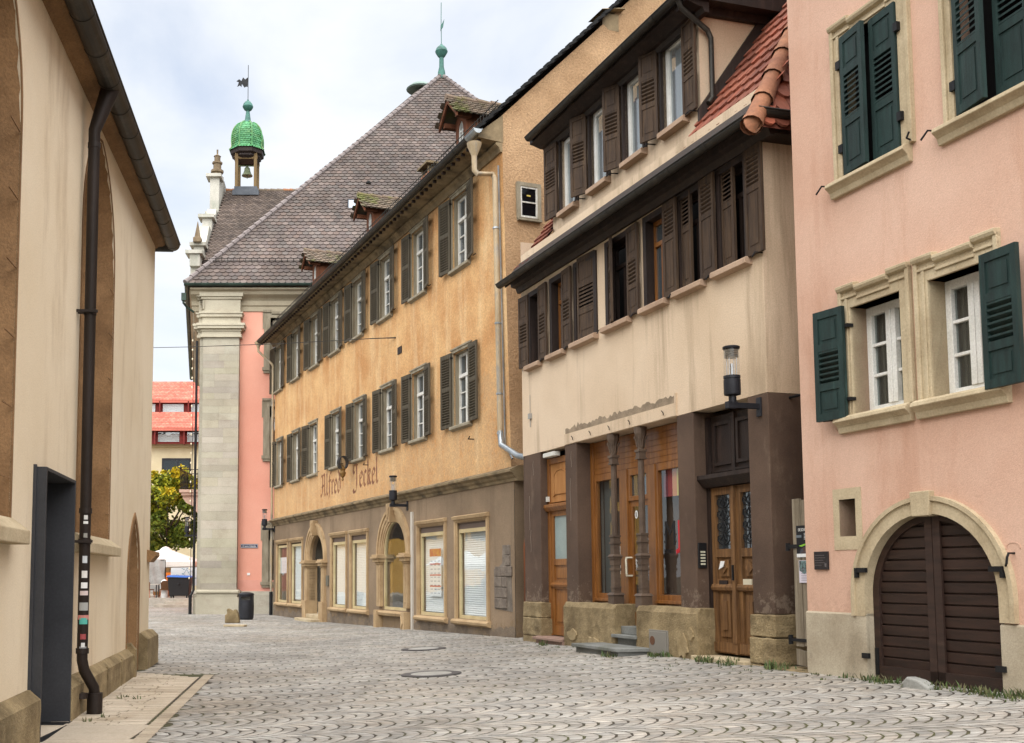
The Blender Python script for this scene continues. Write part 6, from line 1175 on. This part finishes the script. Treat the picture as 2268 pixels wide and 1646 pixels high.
def square():
    mb = MB(); mb.box(-40, -7.0, 57.2, 90, -.05, .42); tag(mb.obj('raised_terrace', plaza), kind='structure')
    mb = MB(); r_ = lambda X, Y, z0, z1: mb.prism([(X + .0, Y + 1.4), (X + .02, Y + .9), (X + .12, Y + .45), (X + .35, Y + .15), (X + .75, Y), (-5, Y - .1), (-5, Y + 3.4), (X, Y + 3.4)], z0, z1, ax='z')
    st = M('step_stone', H('#b9b0a2'), H('#9d9486'), grain=30, bump=.3); r_(-11.62, 54.4, -.05, .13); r_(-11.15, 54.9, .13, .27); r_(-10.8, 55.4, .27, .41)
    tag(mb.obj('steps', st), kind='structure')
    cv = M('white_canvas', H('#f4f3ee'), H('#e8e6df'), scale=.8, grain=30, bump=.05); X, Y = -12.45, 62.5; h = root('parasol', 'large white square market parasol on the far terrace', 'parasol', (X, Y, .42))
    mb = MB(); s = 2.1; T = (0, 0, 2.82); q = [(-s, -s, 2.0), (s, -s, 2.0), (s, s, 2.0), (-s, s, 2.0)]
    for a, b in zip(q, q[1:] + q[:1]): mb.add([a, b, T], [(0, 1, 2)]); m_ = tuple((np.array(a) + np.array(b)) / 2); mb.add([a, m_, b, (b[0], b[1], 1.74), (m_[0], m_[1], 1.68), (a[0], a[1], 1.74)], [(0, 1, 4, 5), (1, 2, 3, 4)])
    mb.lathe([(.35, 2.72), (.2, 2.86), (.02, 2.92)], (0, 0, 0), 8); mb.obj('canopy', cv, h); mb = MB(); mb.tube([(0, 0, 0), (0, 0, 2.85)], .035, 8)
    for a in q: mb.tube([(0, 0, 2.7), (a[0] * .98, a[1] * .98, 1.98)], .015, 5)
    mb.obj('pole', tw_ := M('pale_wood', H('#b08a58'), H('#96724a'), bump=.1), h); mb = MB(); mb.lathe([(.45, 0), (.45, .08), (.06, .1)], (0, 0, 0), 12); mb.obj('base', anth, h)
    # tarpaulin screen
    h = root('tarpaulin_screen', 'grey tarpaulin wind screen hung beside the white parasol', 'screen', (-12.5, 59.6, .42)); mb = MB(); V = []; n = 14
    for j in range(8):
        for i in range(n): V.append((-.75 + 1.35 * i / (n - 1), .06 * math.sin(i * 1.3 + j * .8) + .04 * math.sin(j * 2.1), .32 + 1.8 * j / 7))
    mb.add(V, [(j * n + i, j * n + i + 1, (j + 1) * n + i + 1, (j + 1) * n + i) for j in range(7) for i in range(n - 1)]); mb.obj('sheet', M('grey_tarpaulin', H('#aaa8a4'), H('#94928e'), bump=.1, grain=10, rough=.6), h, smooth=True)
    mb = MB(); mb.tube([(-.75, .05, 0), (-.75, .05, 2.1)], .03, 6); mb.tube([(.6, .05, 0), (.6, .05, 2.1)], .03, 6); mb.tube([(-.75, .05, 2.08), (.6, .05, 2.08)], .025, 6); mb.obj('frame', anth, h)
    # tables, chairs
    h = root('cafe_table', 'pale cafe table standing below the grey tarpaulin', 'table', (-12.45, 58.7, .42)); mb = MB(); mb.box(-.6, .42, -.4, .4, .7, .74); mb.obj('tabletop', M('pale_table', H('#c9c5ba')), h)
    for x in (-.52, .34):
        for y in (-.33, .33): mb = MB(); mb.box(x - .025, x + .025, y - .025, y + .025, 0, .7); mb.obj('leg', anth, h)
    def chair(x, y, rz, label):
        h = root('chair', label, 'chair', (x, y, .42), R(rz), 'wicker chairs on the terrace'); wk = M('brown_wicker', H('#7a5436'), H('#5e3f28'), grain=20, bump=.5); lw = M('orange_brown_wood', H('#b0683a'), H('#94552e'))
        mb = MB(); mb.box(-.22, .22, -.22, .22, .42, .47); mb.obj('seat', wk, h, bevel=.01); mb = MB(); mb.prism([(-.2, .47), (.2, .47), (.23, .8), (.12, .92), (-.12, .92), (-.23, .8)], .19, .23); mb.obj('backrest', wk, h)
        for sx in (-1, 1):
            for sy in (-1, 1): mb = MB(); mb.tube([(sx * .19, sy * .19, .44), (sx * .25, sy * .25, 0)], .02, 6); mb.obj('leg', lw, h)
    chair(-11.68, 58.35, 200, 'brown wicker chair with orange legs next to the black wheeled bin'); chair(-12.45, 57.95, 160, 'brown wicker chair under the edge of the pale cafe table, left of the other chair')
    # wheeled bin
    h = root('wheeled_bin', 'big black wheeled waste bin with blue lid on the steps', 'bin', (-10.68, 57.7, .42)); bk = flat('black_plastic', '#1d1d20', .5); mb = MB()
    mb.hexa([(-.52, -.4, .12), (.52, -.4, .12), (.52, .4, .12), (-.52, .4, .12), (-.6, -.5, 1.12), (.6, -.5, 1.12), (.6, .5, 1.12), (-.6, .5, 1.12)]); mb.box(-.64, .64, -.54, .54, 1.06, 1.12); mb.box(-.06, .06, -.56, -.5, .7, .8); mb.obj('body', bk, h, bevel=.02)
    mb = MB(); mb.hexa([(-.66, -.56, 1.13), (.66, -.56, 1.09), (.66, .56, 1.13), (-.66, .56, 1.16), (-.6, -.5, 1.21), (.6, -.5, 1.13), (.6, .5, 1.2), (-.6, .5, 1.24)]); mb.obj('lid', flat('blue_lid', '#1f66c4', .45), h, bevel=.02)
    for x in (-.42, .42):
        for y in (-.32, .32): mb = MB(); mb.tube([(x - .03, y, .08), (x + .03, y, .08)], .08, 12); mb.obj('wheel', iron, h)
    # board with a town map, kiosk bits
    h = root('map_board', 'white information board with a town map behind the blue-lidded bin', 'board', (-11.95, 66, .42)); mb = MB(); mb.box(-.85, 1.0, -.03, .03, .6, 2.0); mb.obj('panel', flat('map_white', '#dfe9ef'), h)
    mb = MB(); r = random.Random(7)
    for k in range(26): x, z = r.uniform(-.75, .85), r.uniform(.7, 1.75); mb.prism([(x, z), (x + r.uniform(.03, .12), z + r.uniform(-.02, .03)), (x + r.uniform(.02, .1), z + r.uniform(.03, .09)), (x - .02, z + .05)], -.04, -.032)
    mb.box(-.45, -.3, -.04, -.032, 1.84, 1.95); mb.box(-.2, .5, -.04, -.032, 1.86, 1.93)
    for a, b in (((-.1, 1.25), (.12, 1.6)), ((.12, 1.6), (.4, 1.15)), ((-.3, 1.1), (.3, 1.02)), ((.2, 1.4), (.45, 1.5))): mb.tube([(a[0], -.036, a[1]), (b[0], -.036, b[1])], .012, 4)
    mb.obj('map_print', flat('map_blue', '#7fa6b8'), h)
    for x in (-.8, .95): mb = MB(); mb.box(x - .03, x + .03, -.02, .02, 0, .6); mb.obj('post', anth, h)
    h = root('kiosk', 'ochre and orange wooden kiosk front in the shade of the white parasol', 'kiosk', (-13.5, 66.5, .42)); mb = MB(); mb.box(-.5, .95, 0, .8, 0, 2.3); mb.obj('body', M('kiosk_wood', H('#8a6a40'), H('#6a4e30'), st=(6, 6, .8)), h); mb = MB(); mb.box(.25, .75, -.03, 0, .9, 1.4); mb.obj('orange_panel', flat('orange_panel', '#e07a28'), h); mb = MB(); mb.box(-.35, .05, -.03, 0, .3, 2.1); mb.box(-.15, -.13, -.04, -.03, .3, 2.1); mb.obj('shutter_door', M('kiosk_pale', H('#c2ab74')), h)
    mb = MB(); mb.lathe([(.2, 0), (.22, .75), (.2, .8), (.19, .86), (.12, .96), (.02, 1.0)], (0, 0, 0), 16); tag(mb.obj('litter_bin', white_paint, None, (-11.72, 58.6, .42), smooth=True), 'white round-topped bin beside the black wheeled bin', 'bin')
square()
# ------------------------------------------------------------------ street lamps on wall brackets
def lamp(px, py, fac, name_label, out=.46, first=[None]):
    """py: bracket height on the wall"""
    u, z = fac.uz(px, py, 0) if fac else (0, 0)
    if first[0] is None:
        h = root('street_lamp', None, 'lamp'); 
        mb = MB(); mb.box(-.05, .05, -.03, 0, -.16, .12); mb.box(-.03, .03, -.5, -.02, -.05, .03); mb.box(-.045, .045, -.56, -.4, -.06, .04); mb.obj('bracket', anth, h, bevel=.004)
        mb = MB(); y = -out; mb.lathe([(.055, .02), (.055, .12), (.04, .12), (.115, .14), (.12, .16), (.12, .36), (.112, .365), (.112, .375), (.12, .38), (.12, .42), (.1, .425)], (0, y, 0), 20); mb.obj('lamp_base', anth, h, smooth=True)
        mb = MB(); mb.lathe([(.112, .42), (.112, .82)], (0, y, 0), 20); mb.f = mb.f[:-2]; mb.m = mb.m[:-2]; mb.c = mb.c[:-2]; mb.obj('glass_cylinder', lampglass, h, smooth=True)
        mb = MB()
        for k in range(4): w = k * math.pi / 2 + .5; mb.tube([(.075 * math.cos(w), y + .075 * math.sin(w), .42), (.075 * math.cos(w), y + .075 * math.sin(w), .74)], .005, 5)
        mb.tube([(0, y, .42), (0, y, .6)], .02, 8)
        for k in range(5): mb.lathe([(.04, .7 + k * .026), (.1, .69 + k * .026), (.102, .7 + k * .026), (.04, .712 + k * .026)], (0, y, 0), 18)
        mb.obj('louvre', alu, h, smooth=True); mb = MB(); mb.lathe([(.118, .815), (.122, .82), (.122, .85), (.1, .86)], (0, y, 0), 20); mb.obj('cap', anth, h, smooth=True); first[0] = h
    else: h = copy_tree(first[0])
    h['label'] = name_label; h['group'] = 'glass cylinder wall lamps'
    return h
def setl(h, p, rz): h.location = tuple(p); h.rotation_euler.z = rz
def wl(fac, px, py): u, z = fac.uz(px, py); return fac.W(u, 0, z)
setl(lamp(0, 0, None, 'glass cylinder lamp bracketed to the brown pillar above the old double door'), wl(B, 1683, 899), B.rz); [o for o in COL.objects if o.name == 'street_lamp'][0].scale = (.93, .93, .93)
setl(lamp(0, 0, None, 'glass cylinder lamp above the arched shop window of the ochre house'), wl(O, 903, 1119), O.rz)
u_, z_ = O.uz(606, 1172); setl(lamp(0, 0, None, 'glass cylinder lamp at the far corner of the ochre house, beside the street sign'), O.W(-21.75, -.0, z_), O.rz)
setl(lamp(0, 0, None, 'small distant glass lamp on the left face of the pale ashlar pilaster'), (-7.75, 45.6, at_y(430, 1186, 45.6)[2]), R(-90))
# ------------------------------------------------------------------ signs
p = at_y(533, 1205, 44.93); q = at_y(571, 1214, 44.93); h = root('street_sign', 'dark blue enamel street name sign on the salmon wall', 'sign', (p[0], 44.94, q[2])); wS, hS = q[0] - p[0], p[2] - q[2]
mb = MB(); mb.box(0, wS, -.02, 0, 0, hS); mb.obj('plate', flat('sign_blue', '#1f2550', .35), h); mb = MB(); e = .012; mb.band([(e, e), (e, hS - e), (wS - e, hS - e), (wS - e, e), (e, e)], [(2 * e, 2 * e), (2 * e, hS - 2 * e), (wS - 2 * e, hS - 2 * e), (wS - 2 * e, 2 * e), (2 * e, 2 * e)], -.023, -.02); mb.obj('border', white_paint, h)
text_mesh('sign_text', 'Kreuz-Gässle', hS * .62, white_paint, h, (wS / 2, -.024, hS * .28), align='CENTER', sx=1.0, depth=.001)
h = root('hanging_shop_sign', 'black iron horseshoe-shaped shop sign with gilt ornament hanging on the ochre wall', 'sign', (0, 0, 0), O.rz); u, z = O.uz(759, 1031, -.36); h.location = tuple(O.W(u, 0, z)); h.scale = (.8, .8, .8)
mb = MB(); a = np.linspace(R(-62), R(242), 22); ou = [(  .2 * math.cos(t), .1 + .27 * math.sin(t)) for t in a]; inn = [(.165 * math.cos(t), .1 + .235 * math.sin(t)) for t in a]
for s in range(len(ou) - 1): mb.add([(.16, -.45 + ou[s][0], ou[s][1]), (.16, -.45 + ou[s + 1][0], ou[s + 1][1]), (.16, -.45 + inn[s + 1][0], inn[s + 1][1]), (.16, -.45 + inn[s][0], inn[s][1]), (-.16, -.45 + ou[s][0], ou[s][1]), (-.16, -.45 + ou[s + 1][0], ou[s + 1][1]), (-.16, -.45 + inn[s + 1][0], inn[s + 1][1]), (-.16, -.45 + inn[s][0], inn[s][1])], [(0, 1, 2, 3), (7, 6, 5, 4), (0, 4, 5, 1), (3, 2, 6, 7)])
mb.tube([(0, 0, .1), (0, -.22, .1)], .02, 6); mb.obj('iron_band', iron, h)
mb = MB(); mb.lathe([(.01, -.62), (.05, -.58), (.03, -.5), (.1, -.42), (.13, -.3), (.09, -.22), (.12, -.14), (.06, -.05), (.02, .02)], (0, -.45, 0), 10); mb.obj('ornament', M('dull_gilt', H('#8d6c35'), H('#6a4a22'), scale=6, grain=20, bump=.8, dist=.03, rough=.5), h)
p = [O.W(*O.uz(877, 748)[:1], 0, O.uz(877, 748)[1])]; e_ = at_y(335, 768, 40.); far = p[0] + (e_ - p[0]) * 1.35; mb = MB(); u0 = p[0]; d = (far - u0); mb.tube([u0, u0 + d * .02], .02, 5); mb.tube([u0 + d * .02, u0 + d * .06], .016, 6); mb.tube([u0 + d * .06 + np.array([0, 0, 0]), u0 + d * .3 - np.array([0, 0, .06]), u0 + d * .6 - np.array([0, 0, .06]), far], .012, 5)
tag(mb.obj('cable', gut), 'thin span cable with a turnbuckle fixed to the ochre wall', 'cable')
# light string down the corner pilaster
h = root('light_string', 'string of small bulbs down the left edge of the pale pilaster', 'lights', (-7.85, 44.7, 0)); mb = MB(); mb.tube([(0, 0, 12), (0, .02, 6), (0, 0, 1.2)], .012, 5); mb.obj('wire', iron, h)
bb = None
for k in range(26):
    if bb is None: mb = MB(); mb.lathe([(.012, -.05), (.03, -.02), (.03, .02), (.01, .05)], (0, 0, 0), 8); bb = mb.obj('bulb', flat('bulb_white', '#f2e6c8', .3), h, (-.05, -.02, 1.5))
    else: c = bb.copy(); COL.objects.link(c); c.parent = h; c.location = (-.05, -.02, 1.5 + k * .405)
# ------------------------------------------------------------------ street furniture and loose things
x, y = on_z(545, 1372.5, 0)[:2]; h = root('litter_bin', 'round anthracite litter bin with a slot, standing by the salmon wall', 'bin', (x, y, 0)); mb = MB(); mb.lathe([(.25, 0), (.25, .05), (.275, .06), (.285, .5), (.275, .72)], (0, 0, 0), 28); mb.lathe([(.275, .84), (.272, .9), (.28, .91)], (0, 0, 0), 28); mb.lathe([(.275, .72), (.275, .84)], (0, 0, 0), 28)
keep = [i for i, f in enumerate(mb.f) if not (len(f) == 4 and all(.7 < mb.v[j][2] < .86 for j in f) and sum(mb.v[j][1] for j in f) / 4 < -.2)]; mb.f = [mb.f[i] for i in keep if len(mb.f[i]) == 4]; mb.m = [0] * len(mb.f); mb.c = [None] * len(mb.f); mb.obj('body', anth, h, smooth=True)
mb = MB(); mb.lathe([(.29, .9), (.292, .93), (.25, .96), (.14, .99), (.01, 1.)], (0, 0, 0), 28); mb.obj('lid', anth, h, smooth=True); mb = MB(); mb.box(-.2, .2, .05, .06, .7, .86); mb.obj('inner_panel', M('bin_liner', H('#c9c4bc'), bump=0), h)
x, y = on_z(512, 1380, 0)[:2]; mb = MB(); mb.prism([(-.14, 0), (.3, 0), (.24, .32), (.18, .45), (.1, .46), (.08, .4), (-.1, .5), (-.14, .45), (-.13, .3), (-.2, .28), (-.2, .0)], -.12, .14); tag(mb.obj('stone_stump', sand, None, (x, y, 0), bevel=.03), 'broken sandstone stump beside the anthracite litter bin', 'stone')
x, y = on_z(517, 1388, 0)[:2]; mb = MB(); mb.prism([(-.3, -.1), (.34, -.14), (.42, .1), (.1, .2), (-.28, .12)], .0, .06, ax='z'); tag(mb.obj('stone_slab', palest, None, (x, y, 0), bevel=.01), 'flat pale stone slab lying before the broken stump', 'stone')
for i, (px, py, lab) in enumerate(((938, 1438, 'farther of the two round manhole covers in the cobbles'), (955, 1494, 'nearer of the two round manhole covers in the cobbles'))):
    zc = .13; x, y = on_z(px, py, zc)[:2]; zc = g(x, y); x, y = on_z(px, py, zc)[:2]; zc = g(x, y)
    h = root('manhole_cover', lab, 'manhole', (x, y, zc + .012), 0, 'manhole covers'); h.rotation_euler.y = -math.atan(.05)
    mb = MB(); mb.lathe([(.44, -.06), (.44, .004), (.31, .006), (.3, -.02)], (0, 0, 0), 36); mb.obj('iron_ring', M('worn_iron', H('#5d5a5a'), H('#454344'), grain=60, bump=.5, rough=.6), h); mb = MB(); mb.lathe([(.3, -.06), (.3, .005), (.001, .006)], (0, 0, 0), 32); mb.obj('concrete_disc', M('concrete_disc', H('#aeaca6'), H('#96948e'), grain=60, bump=.4), h)
u, z = K.uz(*k8(880, 1330), -.22); q = K.W(u, -.22, g(*K.W(u, -.22, 0)[:2])); mb = MB(); mb.prism([(-.2, -.03), (.2, -.03), (.2, .03), (.05, .09), (-.1, .11), (-.18, .04)], -.07, .07); tag(mb.obj('wedge_stone', M('grey_wedge', H('#a9a9a4'), H('#8f8f89'), grain=40, bump=.4), None, tuple(q), K.rz, bevel=.02), 'grey wedge stone lying before the cellar gate', 'stone')
# plank door in the gap and its posters
h = root('plank_door', 'grey weathered plank door closing the gap beside the pink house', 'door', tuple(B.W(8.43, .03, 0)), B.rz); r = random.Random(1)
mb = MB()
for k in range(3): mb.box(.005 + k * .16, .155 + k * .16, 0, .03 + .006 * k, .66 + .01 * k, 2.56 - .02 * k)
mb.obj('boards', greyw, h, bevel=.003); mb = MB(); mb.hexa([(.0, 0, .42), (.47, 0, .42), (.47, .03, .42), (0, .03, .42), (0, 0, .63), (.47, 0, .56), (.47, .03, .56), (0, .03, .63)]); mb.obj('bottom_board', greyw, h)
mb = MB(); mb.box(-.1, .12, -.015, 0, 1.92, 1.97); mb.box(-.1, .4, -.015, 0, .72, .76); mb.lathe([(.03, -.05), (.03, .05)], (-.1, 0, 1.94), 8); mb.lathe([(.03, -.06), (.03, .06)], (-.1, 0, .74), 8); mb.obj('strap_hinge', iron, h)
mb = MB(); mb.box(-.25, .5, -.25, .3, -.1, .42 - .04); mb.obj('threshold', sand, h, bevel=.02)
zz = lambda x_, y_: B.uz(*k8(x_, y_), .02)
(u0, z1_), (u1, z0_) = zz(163, 380), zz(228, 562); u1 = u0 + .32
h = root('poster', 'black concert poster with white heading on the grey plank door', 'poster', tuple(B.W(u0, .02, z0_)), B.rz); hh = z1_ - z0_
mb = MB(); mb.box(0, u1 - u0, 0, .004, 0, hh); mb.obj('sheet', flat('poster_black', '#17181d'), h); text_mesh('heading', 'DIE SCHÖPFUNG', .055, white_paint, h, (.04, -.002, hh * .82), sx=.62, depth=.0008)
mb = MB()
for k in range(5): mb.box(.15, .28, -.002, 0, hh * (.74 - k * .045), hh * (.755 - k * .045))
mb.box(0, u1 - u0, -.002, 0, 0, .045); mb.obj('small_print', paper, h); mb = MB(); mb.prism([(.04, hh * .36), (.2, hh * .44), (.24, hh * .42), (.1, hh * .33)], -.002, 0); mb.obj('green_motif', flat('motif_green', '#8cc63f'), h); mb = MB(); mb.prism([(.06, .05), (.26, .05), (.22, hh * .28), (.15, hh * .33), (.08, hh * .25)], -.002, 0); mb.obj('photo_motif', M('motif_brown', H('#5a4038'), H('#3c5060'), scale=25, grain=30, bump=0), h); mb = MB(); mb.box(.0, .1, -.002, 0, hh * .62, hh * .7); mb.obj('grey_box', flat('poster_grey', '#6d7780'), h)
(u0, z1_), (u1, z0_) = zz(180, 582), zz(232, 712); h = root('poster', 'small white handbill with dark picture below the black concert poster', 'poster', tuple(B.W(u0, .018, z0_)), B.rz); hh = z1_ - z0_
mb = MB(); mb.box(0, .22, 0, .003, 0, hh); mb.obj('sheet', flat('handbill', '#dcd6e2'), h); mb = MB(); mb.prism([(.01, hh * .55), (.1, hh * .38), (.21, hh * .6), (.21, hh * .98), (.01, hh * .98)], -.002, 0); mb.obj('picture', M('handbill_picture', H('#3a2a2a'), H('#7fa0a0'), scale=20, grain=30, bump=0), h); mb = MB()
for k in range(6): mb.box(.04, .19, -.002, 0, .03 + k * .028, .036 + k * .028)
mb.obj('small_print', flat('print_grey', '#8d8a98'), h)
# papers behind the shop glass
def shop_paper(x0, y0, x1, y1, lab, red):
    (u0, za), (u1, zb) = O.uz(*zO(x0, y0), .1), O.uz(*zO(x1, y1), .1); h = root('poster', lab, 'poster', tuple(O.W(u0, .1, zb)), O.rz); W_, H_ = u1 - u0, za - zb
    mb = MB(); mb.box(0, W_, 0, .003, 0, H_); mb.obj('sheet', paper, h)
    if red:
        mb = MB()
        for k in range(3): mb.box(.03, W_ - .03, -.002, 0, H_ * (.2 + .23 * k), H_ * (.225 + .23 * k))
        mb.obj('red_heading', flat('print_red', '#c23a44'), h); mb = MB(); mb.box(.02, W_ - .02, -.002, 0, H_ * .83, H_ * .99); mb.obj('picture', M('poster_picture', H('#b8524a'), H('#d8a04a'), scale=6, bump=0), h)
    mb = MB()
    for k in range(9):
        for q in range(3): mb.box(W_ * (.1 + .3 * q), W_ * (.28 + .3 * q), -.002, 0, H_ * (.06 + .083 * k), H_ * (.075 + .083 * k))
    mb.obj('small_print', flat('print_blue_grey', '#8a93a5'), h)
shop_paper(1210, 905, 1300, 1262, 'tall white poster with red headings behind the large shop window of the ochre house', True)
shop_paper(106, 972, 152, 1088, 'small white notice behind the leftmost shop window of the ochre house', False)
# plaque on the pink wall
h = root('plaque', 'small dark metal plaque on the pink wall left of the cellar gate', 'plaque', tuple(K.W(.18, 0, 1.64)), K.rz); mb = MB(); mb.box(0, .25, -.025, 0, 0, .22); mb.obj('plate', M('dark_bronze', H('#454142'), H('#353133'), grain=30, bump=.2, rough=.45, metal=.5), h, bevel=.004); mb = MB()
for k in range(5): mb.box(.02, .02 + [.17, .19, .15, .18, .12][k], -.028, -.025, .17 - k * .03, .176 - k * .03)
mb.prism([(.2, .03), (.225, .03), (.23, .075), (.195, .075)], -.029, -.025); mb.obj('raised_lettering', M('bronze_relief', H('#6a6464')), h)
# rust brown board leaning in the slot between the houses
mb = MB(); mb.prism([(-.08, .2), (.06, .2), (.07, 2.2), (.03, 2.36), (-.02, 2.38), (-.07, 2.2)], 0, .04); tag(mb.obj('leaning_board', M('rust_board', H('#7d4a2c'), H('#5c351f'), st=(6, 6, .6), grain=30, bump=.4), None, tuple(B.W(-.06, .06, 0)), B.rz + R(-62)), 'rust brown board standing in the slot between the ochre and cream houses', 'board')
# ------------------------------------------------------------------ weeds
def weeds():
    mb = MB(); r = random.Random(12)
    def tuft(P, n, s):
        for k in range(n):
            a = r.uniform(0, 6.28); d = r.uniform(.0, .09) * s; b = np.array([P[0] + math.cos(a) * d * 1.5, P[1] + math.sin(a) * d, P[2]]); L = r.uniform(.03, .13) * s; t = r.uniform(0, 6.28); ln = r.uniform(.2, .8); w = .006 * s + .003
            tip = b + np.array([math.cos(t) * L * ln, math.sin(t) * L * ln, L]); sx = np.array([-math.sin(t), math.cos(t), 0]) * w; m_ = (b + tip) / 2 + np.array([0, 0, L * .12]); c = r.choice([(.07, .11, .03), (.05, .085, .025), (.11, .12, .045), (.13, .12, .06)])
            mb.add([b - sx, b + sx, m_ + sx, tip, m_ - sx], [(0, 1, 2, 3, 4)], 0, c)
    for k in range(120):
        u = r.uniform(.1, 3.6); o = -abs(r.gauss(.05, .12)) - .03; w = K.W(u, o, 0)
        if r.random() < (.35 if u < .9 else 1): tuft((w[0], w[1], g(w[0], w[1]) - .005), 12, r.choice((.25, .3, .35, .45, .8)))
    for u, o, n in ((5.3, -.18, 8), (5.65, -.16, 4), (6.75, -.25, 4), (8.2, -.12, 6), (8.35, -.2, 4), (1.5, -.3, 3), (4.9, -.7, 3), (7.4, -.25, 4)):
        for k in range(n): q = B.W(u + r.gauss(0, .09), o + r.gauss(0, .05), 0); tuft((q[0], q[1], g(q[0], q[1]) - .005), 14, r.uniform(.5, 1.2))
    for k in range(70): q = B.W(r.uniform(0, 9), -abs(r.gauss(.1, .5)) - .1, 0); tuft((q[0], q[1], g(q[0], q[1]) - .01), 5, .35)
    for px, py in ((280, 1545), (270, 1500), (258, 1548), (300, 1550), (230, 1590), (190, 1600)): q = on_z(px, py, 0); tuft(q, 10, .5)
    tag(mb.obj('weeds', M('weed_green', (1, 1, 1, 1), bump=0, attr=True, rough=.7)), kind='stuff')
weeds()
# ------------------------------------------------------------------ what the shop windows mirror from the square on the left
def mirrored():
    h = root('yellow_house', 'yellow house with dark windows, mirrored in the shop windows of the ochre house', 'house', (-46, 66, 0), R(8))
    mb = MB(); mb.wall(0, 27, 0, 11, [(1.5 + 2.6 * i, 2.9 + 2.6 * i, 4.4, 6.6) for i in range(9)], 0, .2); mb.box(0, 27, .6, 9, 0, 11); mb.obj('wall', M('yellow_plaster', H('#e2b35c'), H('#d4a34e')), h)
    mb = MB(); mb.add([(-.5, -.6, 10.9), (27.5, -.6, 10.9), (27.5, 4.5, 17), (-.5, 4.5, 17), (27.5, 9.5, 10.9), (-.5, 9.5, 10.9)], [(0, 1, 2, 3), (3, 2, 4, 5), (1, 4, 2), (0, 3, 5)]); mb.obj('roof', redt, h)
    for i in range(9):
        for z in (4.4, 7.6): mb = MB(); x = 1.5 + 2.6 * i; mb.band([(x - .1, z), (x - .1, z + 2.3), (x + 1.5, z + 2.3), (x + 1.5, z)], [(x, z), (x, z + 2.2), (x + 1.4, z + 2.2), (x + 1.4, z)], -.05, .1); mb.box(x, x + 1.4, -.02, .02, z, z + 2.2); w = mb.obj('window', dkb, h)
    for i, (x, y, lab) in enumerate(((-24.5, 54, 'white market stall nearest the street, mirrored in the arched shop window'), (-29.5, 57, 'middle white market stall mirrored in the shop windows'), (-35.5, 58, 'white market stall farthest left, mirrored in the large shop windows'))):
        h = root('market_stall', lab, 'stall', (x, y, 0), R(12), 'market stalls on the square'); mb = MB(); mb.add([(-2.2, -1.6, 2.3), (2.2, -1.6, 2.3), (2.2, 1.6, 2.3), (-2.2, 1.6, 2.3), (0, 0, 3.1)], [(0, 1, 4), (1, 2, 4), (2, 3, 4), (3, 0, 4)]); mb.box(-2.2, 2.2, -1.61, -1.59, 2.0, 2.3); mb.obj('canopy', MATS['white_canvas'], h)
        mb = MB(); mb.box(-2, 2, -1.2, -.4, .75, .85); mb.box(-2, 2, -1.2, -1.18, .1, .75); mb.obj('counter', flat('dark_counter', '#3c4038'), h); mb = MB(); r = random.Random(i)
        for k in range(24): c = (r.uniform(-1.9, 1.9), r.uniform(-1.1, -.5), .9); mb.lathe([(.02, -.06), (.1, 0), (.02, .07)], c, 6)
        mb.obj('produce', M('produce', H('#c8482c'), H('#7fae3c'), scale=1.5, bump=0, lo=.47, hi=.53), h)
        for sx in (-2.1, 2.1):
            for sy in (-1.5, 1.5): mb = MB(); mb.tube([(sx, sy, 0), (sx, sy, 2.3)], .03, 6); mb.obj('leg', alu, h)
    # passer-by seen only in the shop glass
    me = bpy.data.meshes.new('person'); J = [(0, 0, .95), (0, 0, 1.15), (0, 0, 1.38), (0, .01, 1.5), (0, -.02, 1.62), (0, -.02, 1.73), (.2, 0, 1.4), (.27, .02, 1.12), (.2, -.14, .98), (-.2, 0, 1.4), (-.27, .02, 1.12), (-.2, -.14, .98), (.1, 0, .9), (.11, -.02, .5), (.11, .03, .08), (.12, -.14, .04), (-.1, 0, .9), (-.11, .02, .5), (-.12, .04, .08), (-.13, -.12, .04)]
    E_ = [(0, 1), (1, 2), (2, 3), (3, 4), (4, 5), (2, 6), (6, 7), (7, 8), (2, 9), (9, 10), (10, 11), (0, 12), (12, 13), (13, 14), (14, 15), (0, 16), (16, 17), (17, 18), (18, 19)]
    rad = [.17, .19, .2, .07, .1, .085, .085, .065, .045, .085, .065, .045, .11, .085, .05, .045, .11, .085, .05, .045]
    me.from_pydata(J, E_, []); o = bpy.data.objects.new('person', me); COL.objects.link(o); sk = o.modifiers.new('skin', 'SKIN')
    for v, q in zip(me.skin_vertices[0].data, rad): v.radius = (q, q * .8)
    me.skin_vertices[0].data[0].use_root = True; sb = o.modifiers.new('sub', 'SUBSURF'); sb.levels = 2; sb.render_levels = 2
    m = bpy.data.materials.new('person_clothes'); m.use_nodes = True; t = m.node_tree; b = t.nodes['Principled BSDF']; tc_ = N(t, 'ShaderNodeTexCoord'); sx = N(t, 'ShaderNodeSeparateXYZ'); rp_ = N(t, 'ShaderNodeValToRGB'); rp_.color_ramp.interpolation = 'CONSTANT'
    es = rp_.color_ramp.elements; es[0].position = 0; es[0].color = H('#2a2a2c'); es[1].position = .1 / 1.8; es[1].color = H('#3f5f86'); 
    for p_, c_ in ((.86 / 1.8, '#3a3c40'), (1.5 / 1.8, '#b98a70'), (1.68 / 1.8, '#3a3028')): e = es.new(p_); e.color = H(c_)
    dv = N(t, 'ShaderNodeMath', operation='DIVIDE'); dv.inputs[1].default_value = 1.8; t.links.new(tc_.outputs['Object'], sx.inputs[0]); t.links.new(sx.outputs[2], dv.inputs[0]); t.links.new(dv.outputs[0], rp_.inputs[0]); t.links.new(rp_.outputs[0], b.inputs['Base Color']); b.inputs['Roughness'].default_value = .9
    me.materials.append(m); o.location = (-8.7, 35.8, 0); o.rotation_euler.z = R(50); tag(o, 'person in dark jacket and blue jeans, mirrored in the rightmost shop window', 'person')
mirrored()
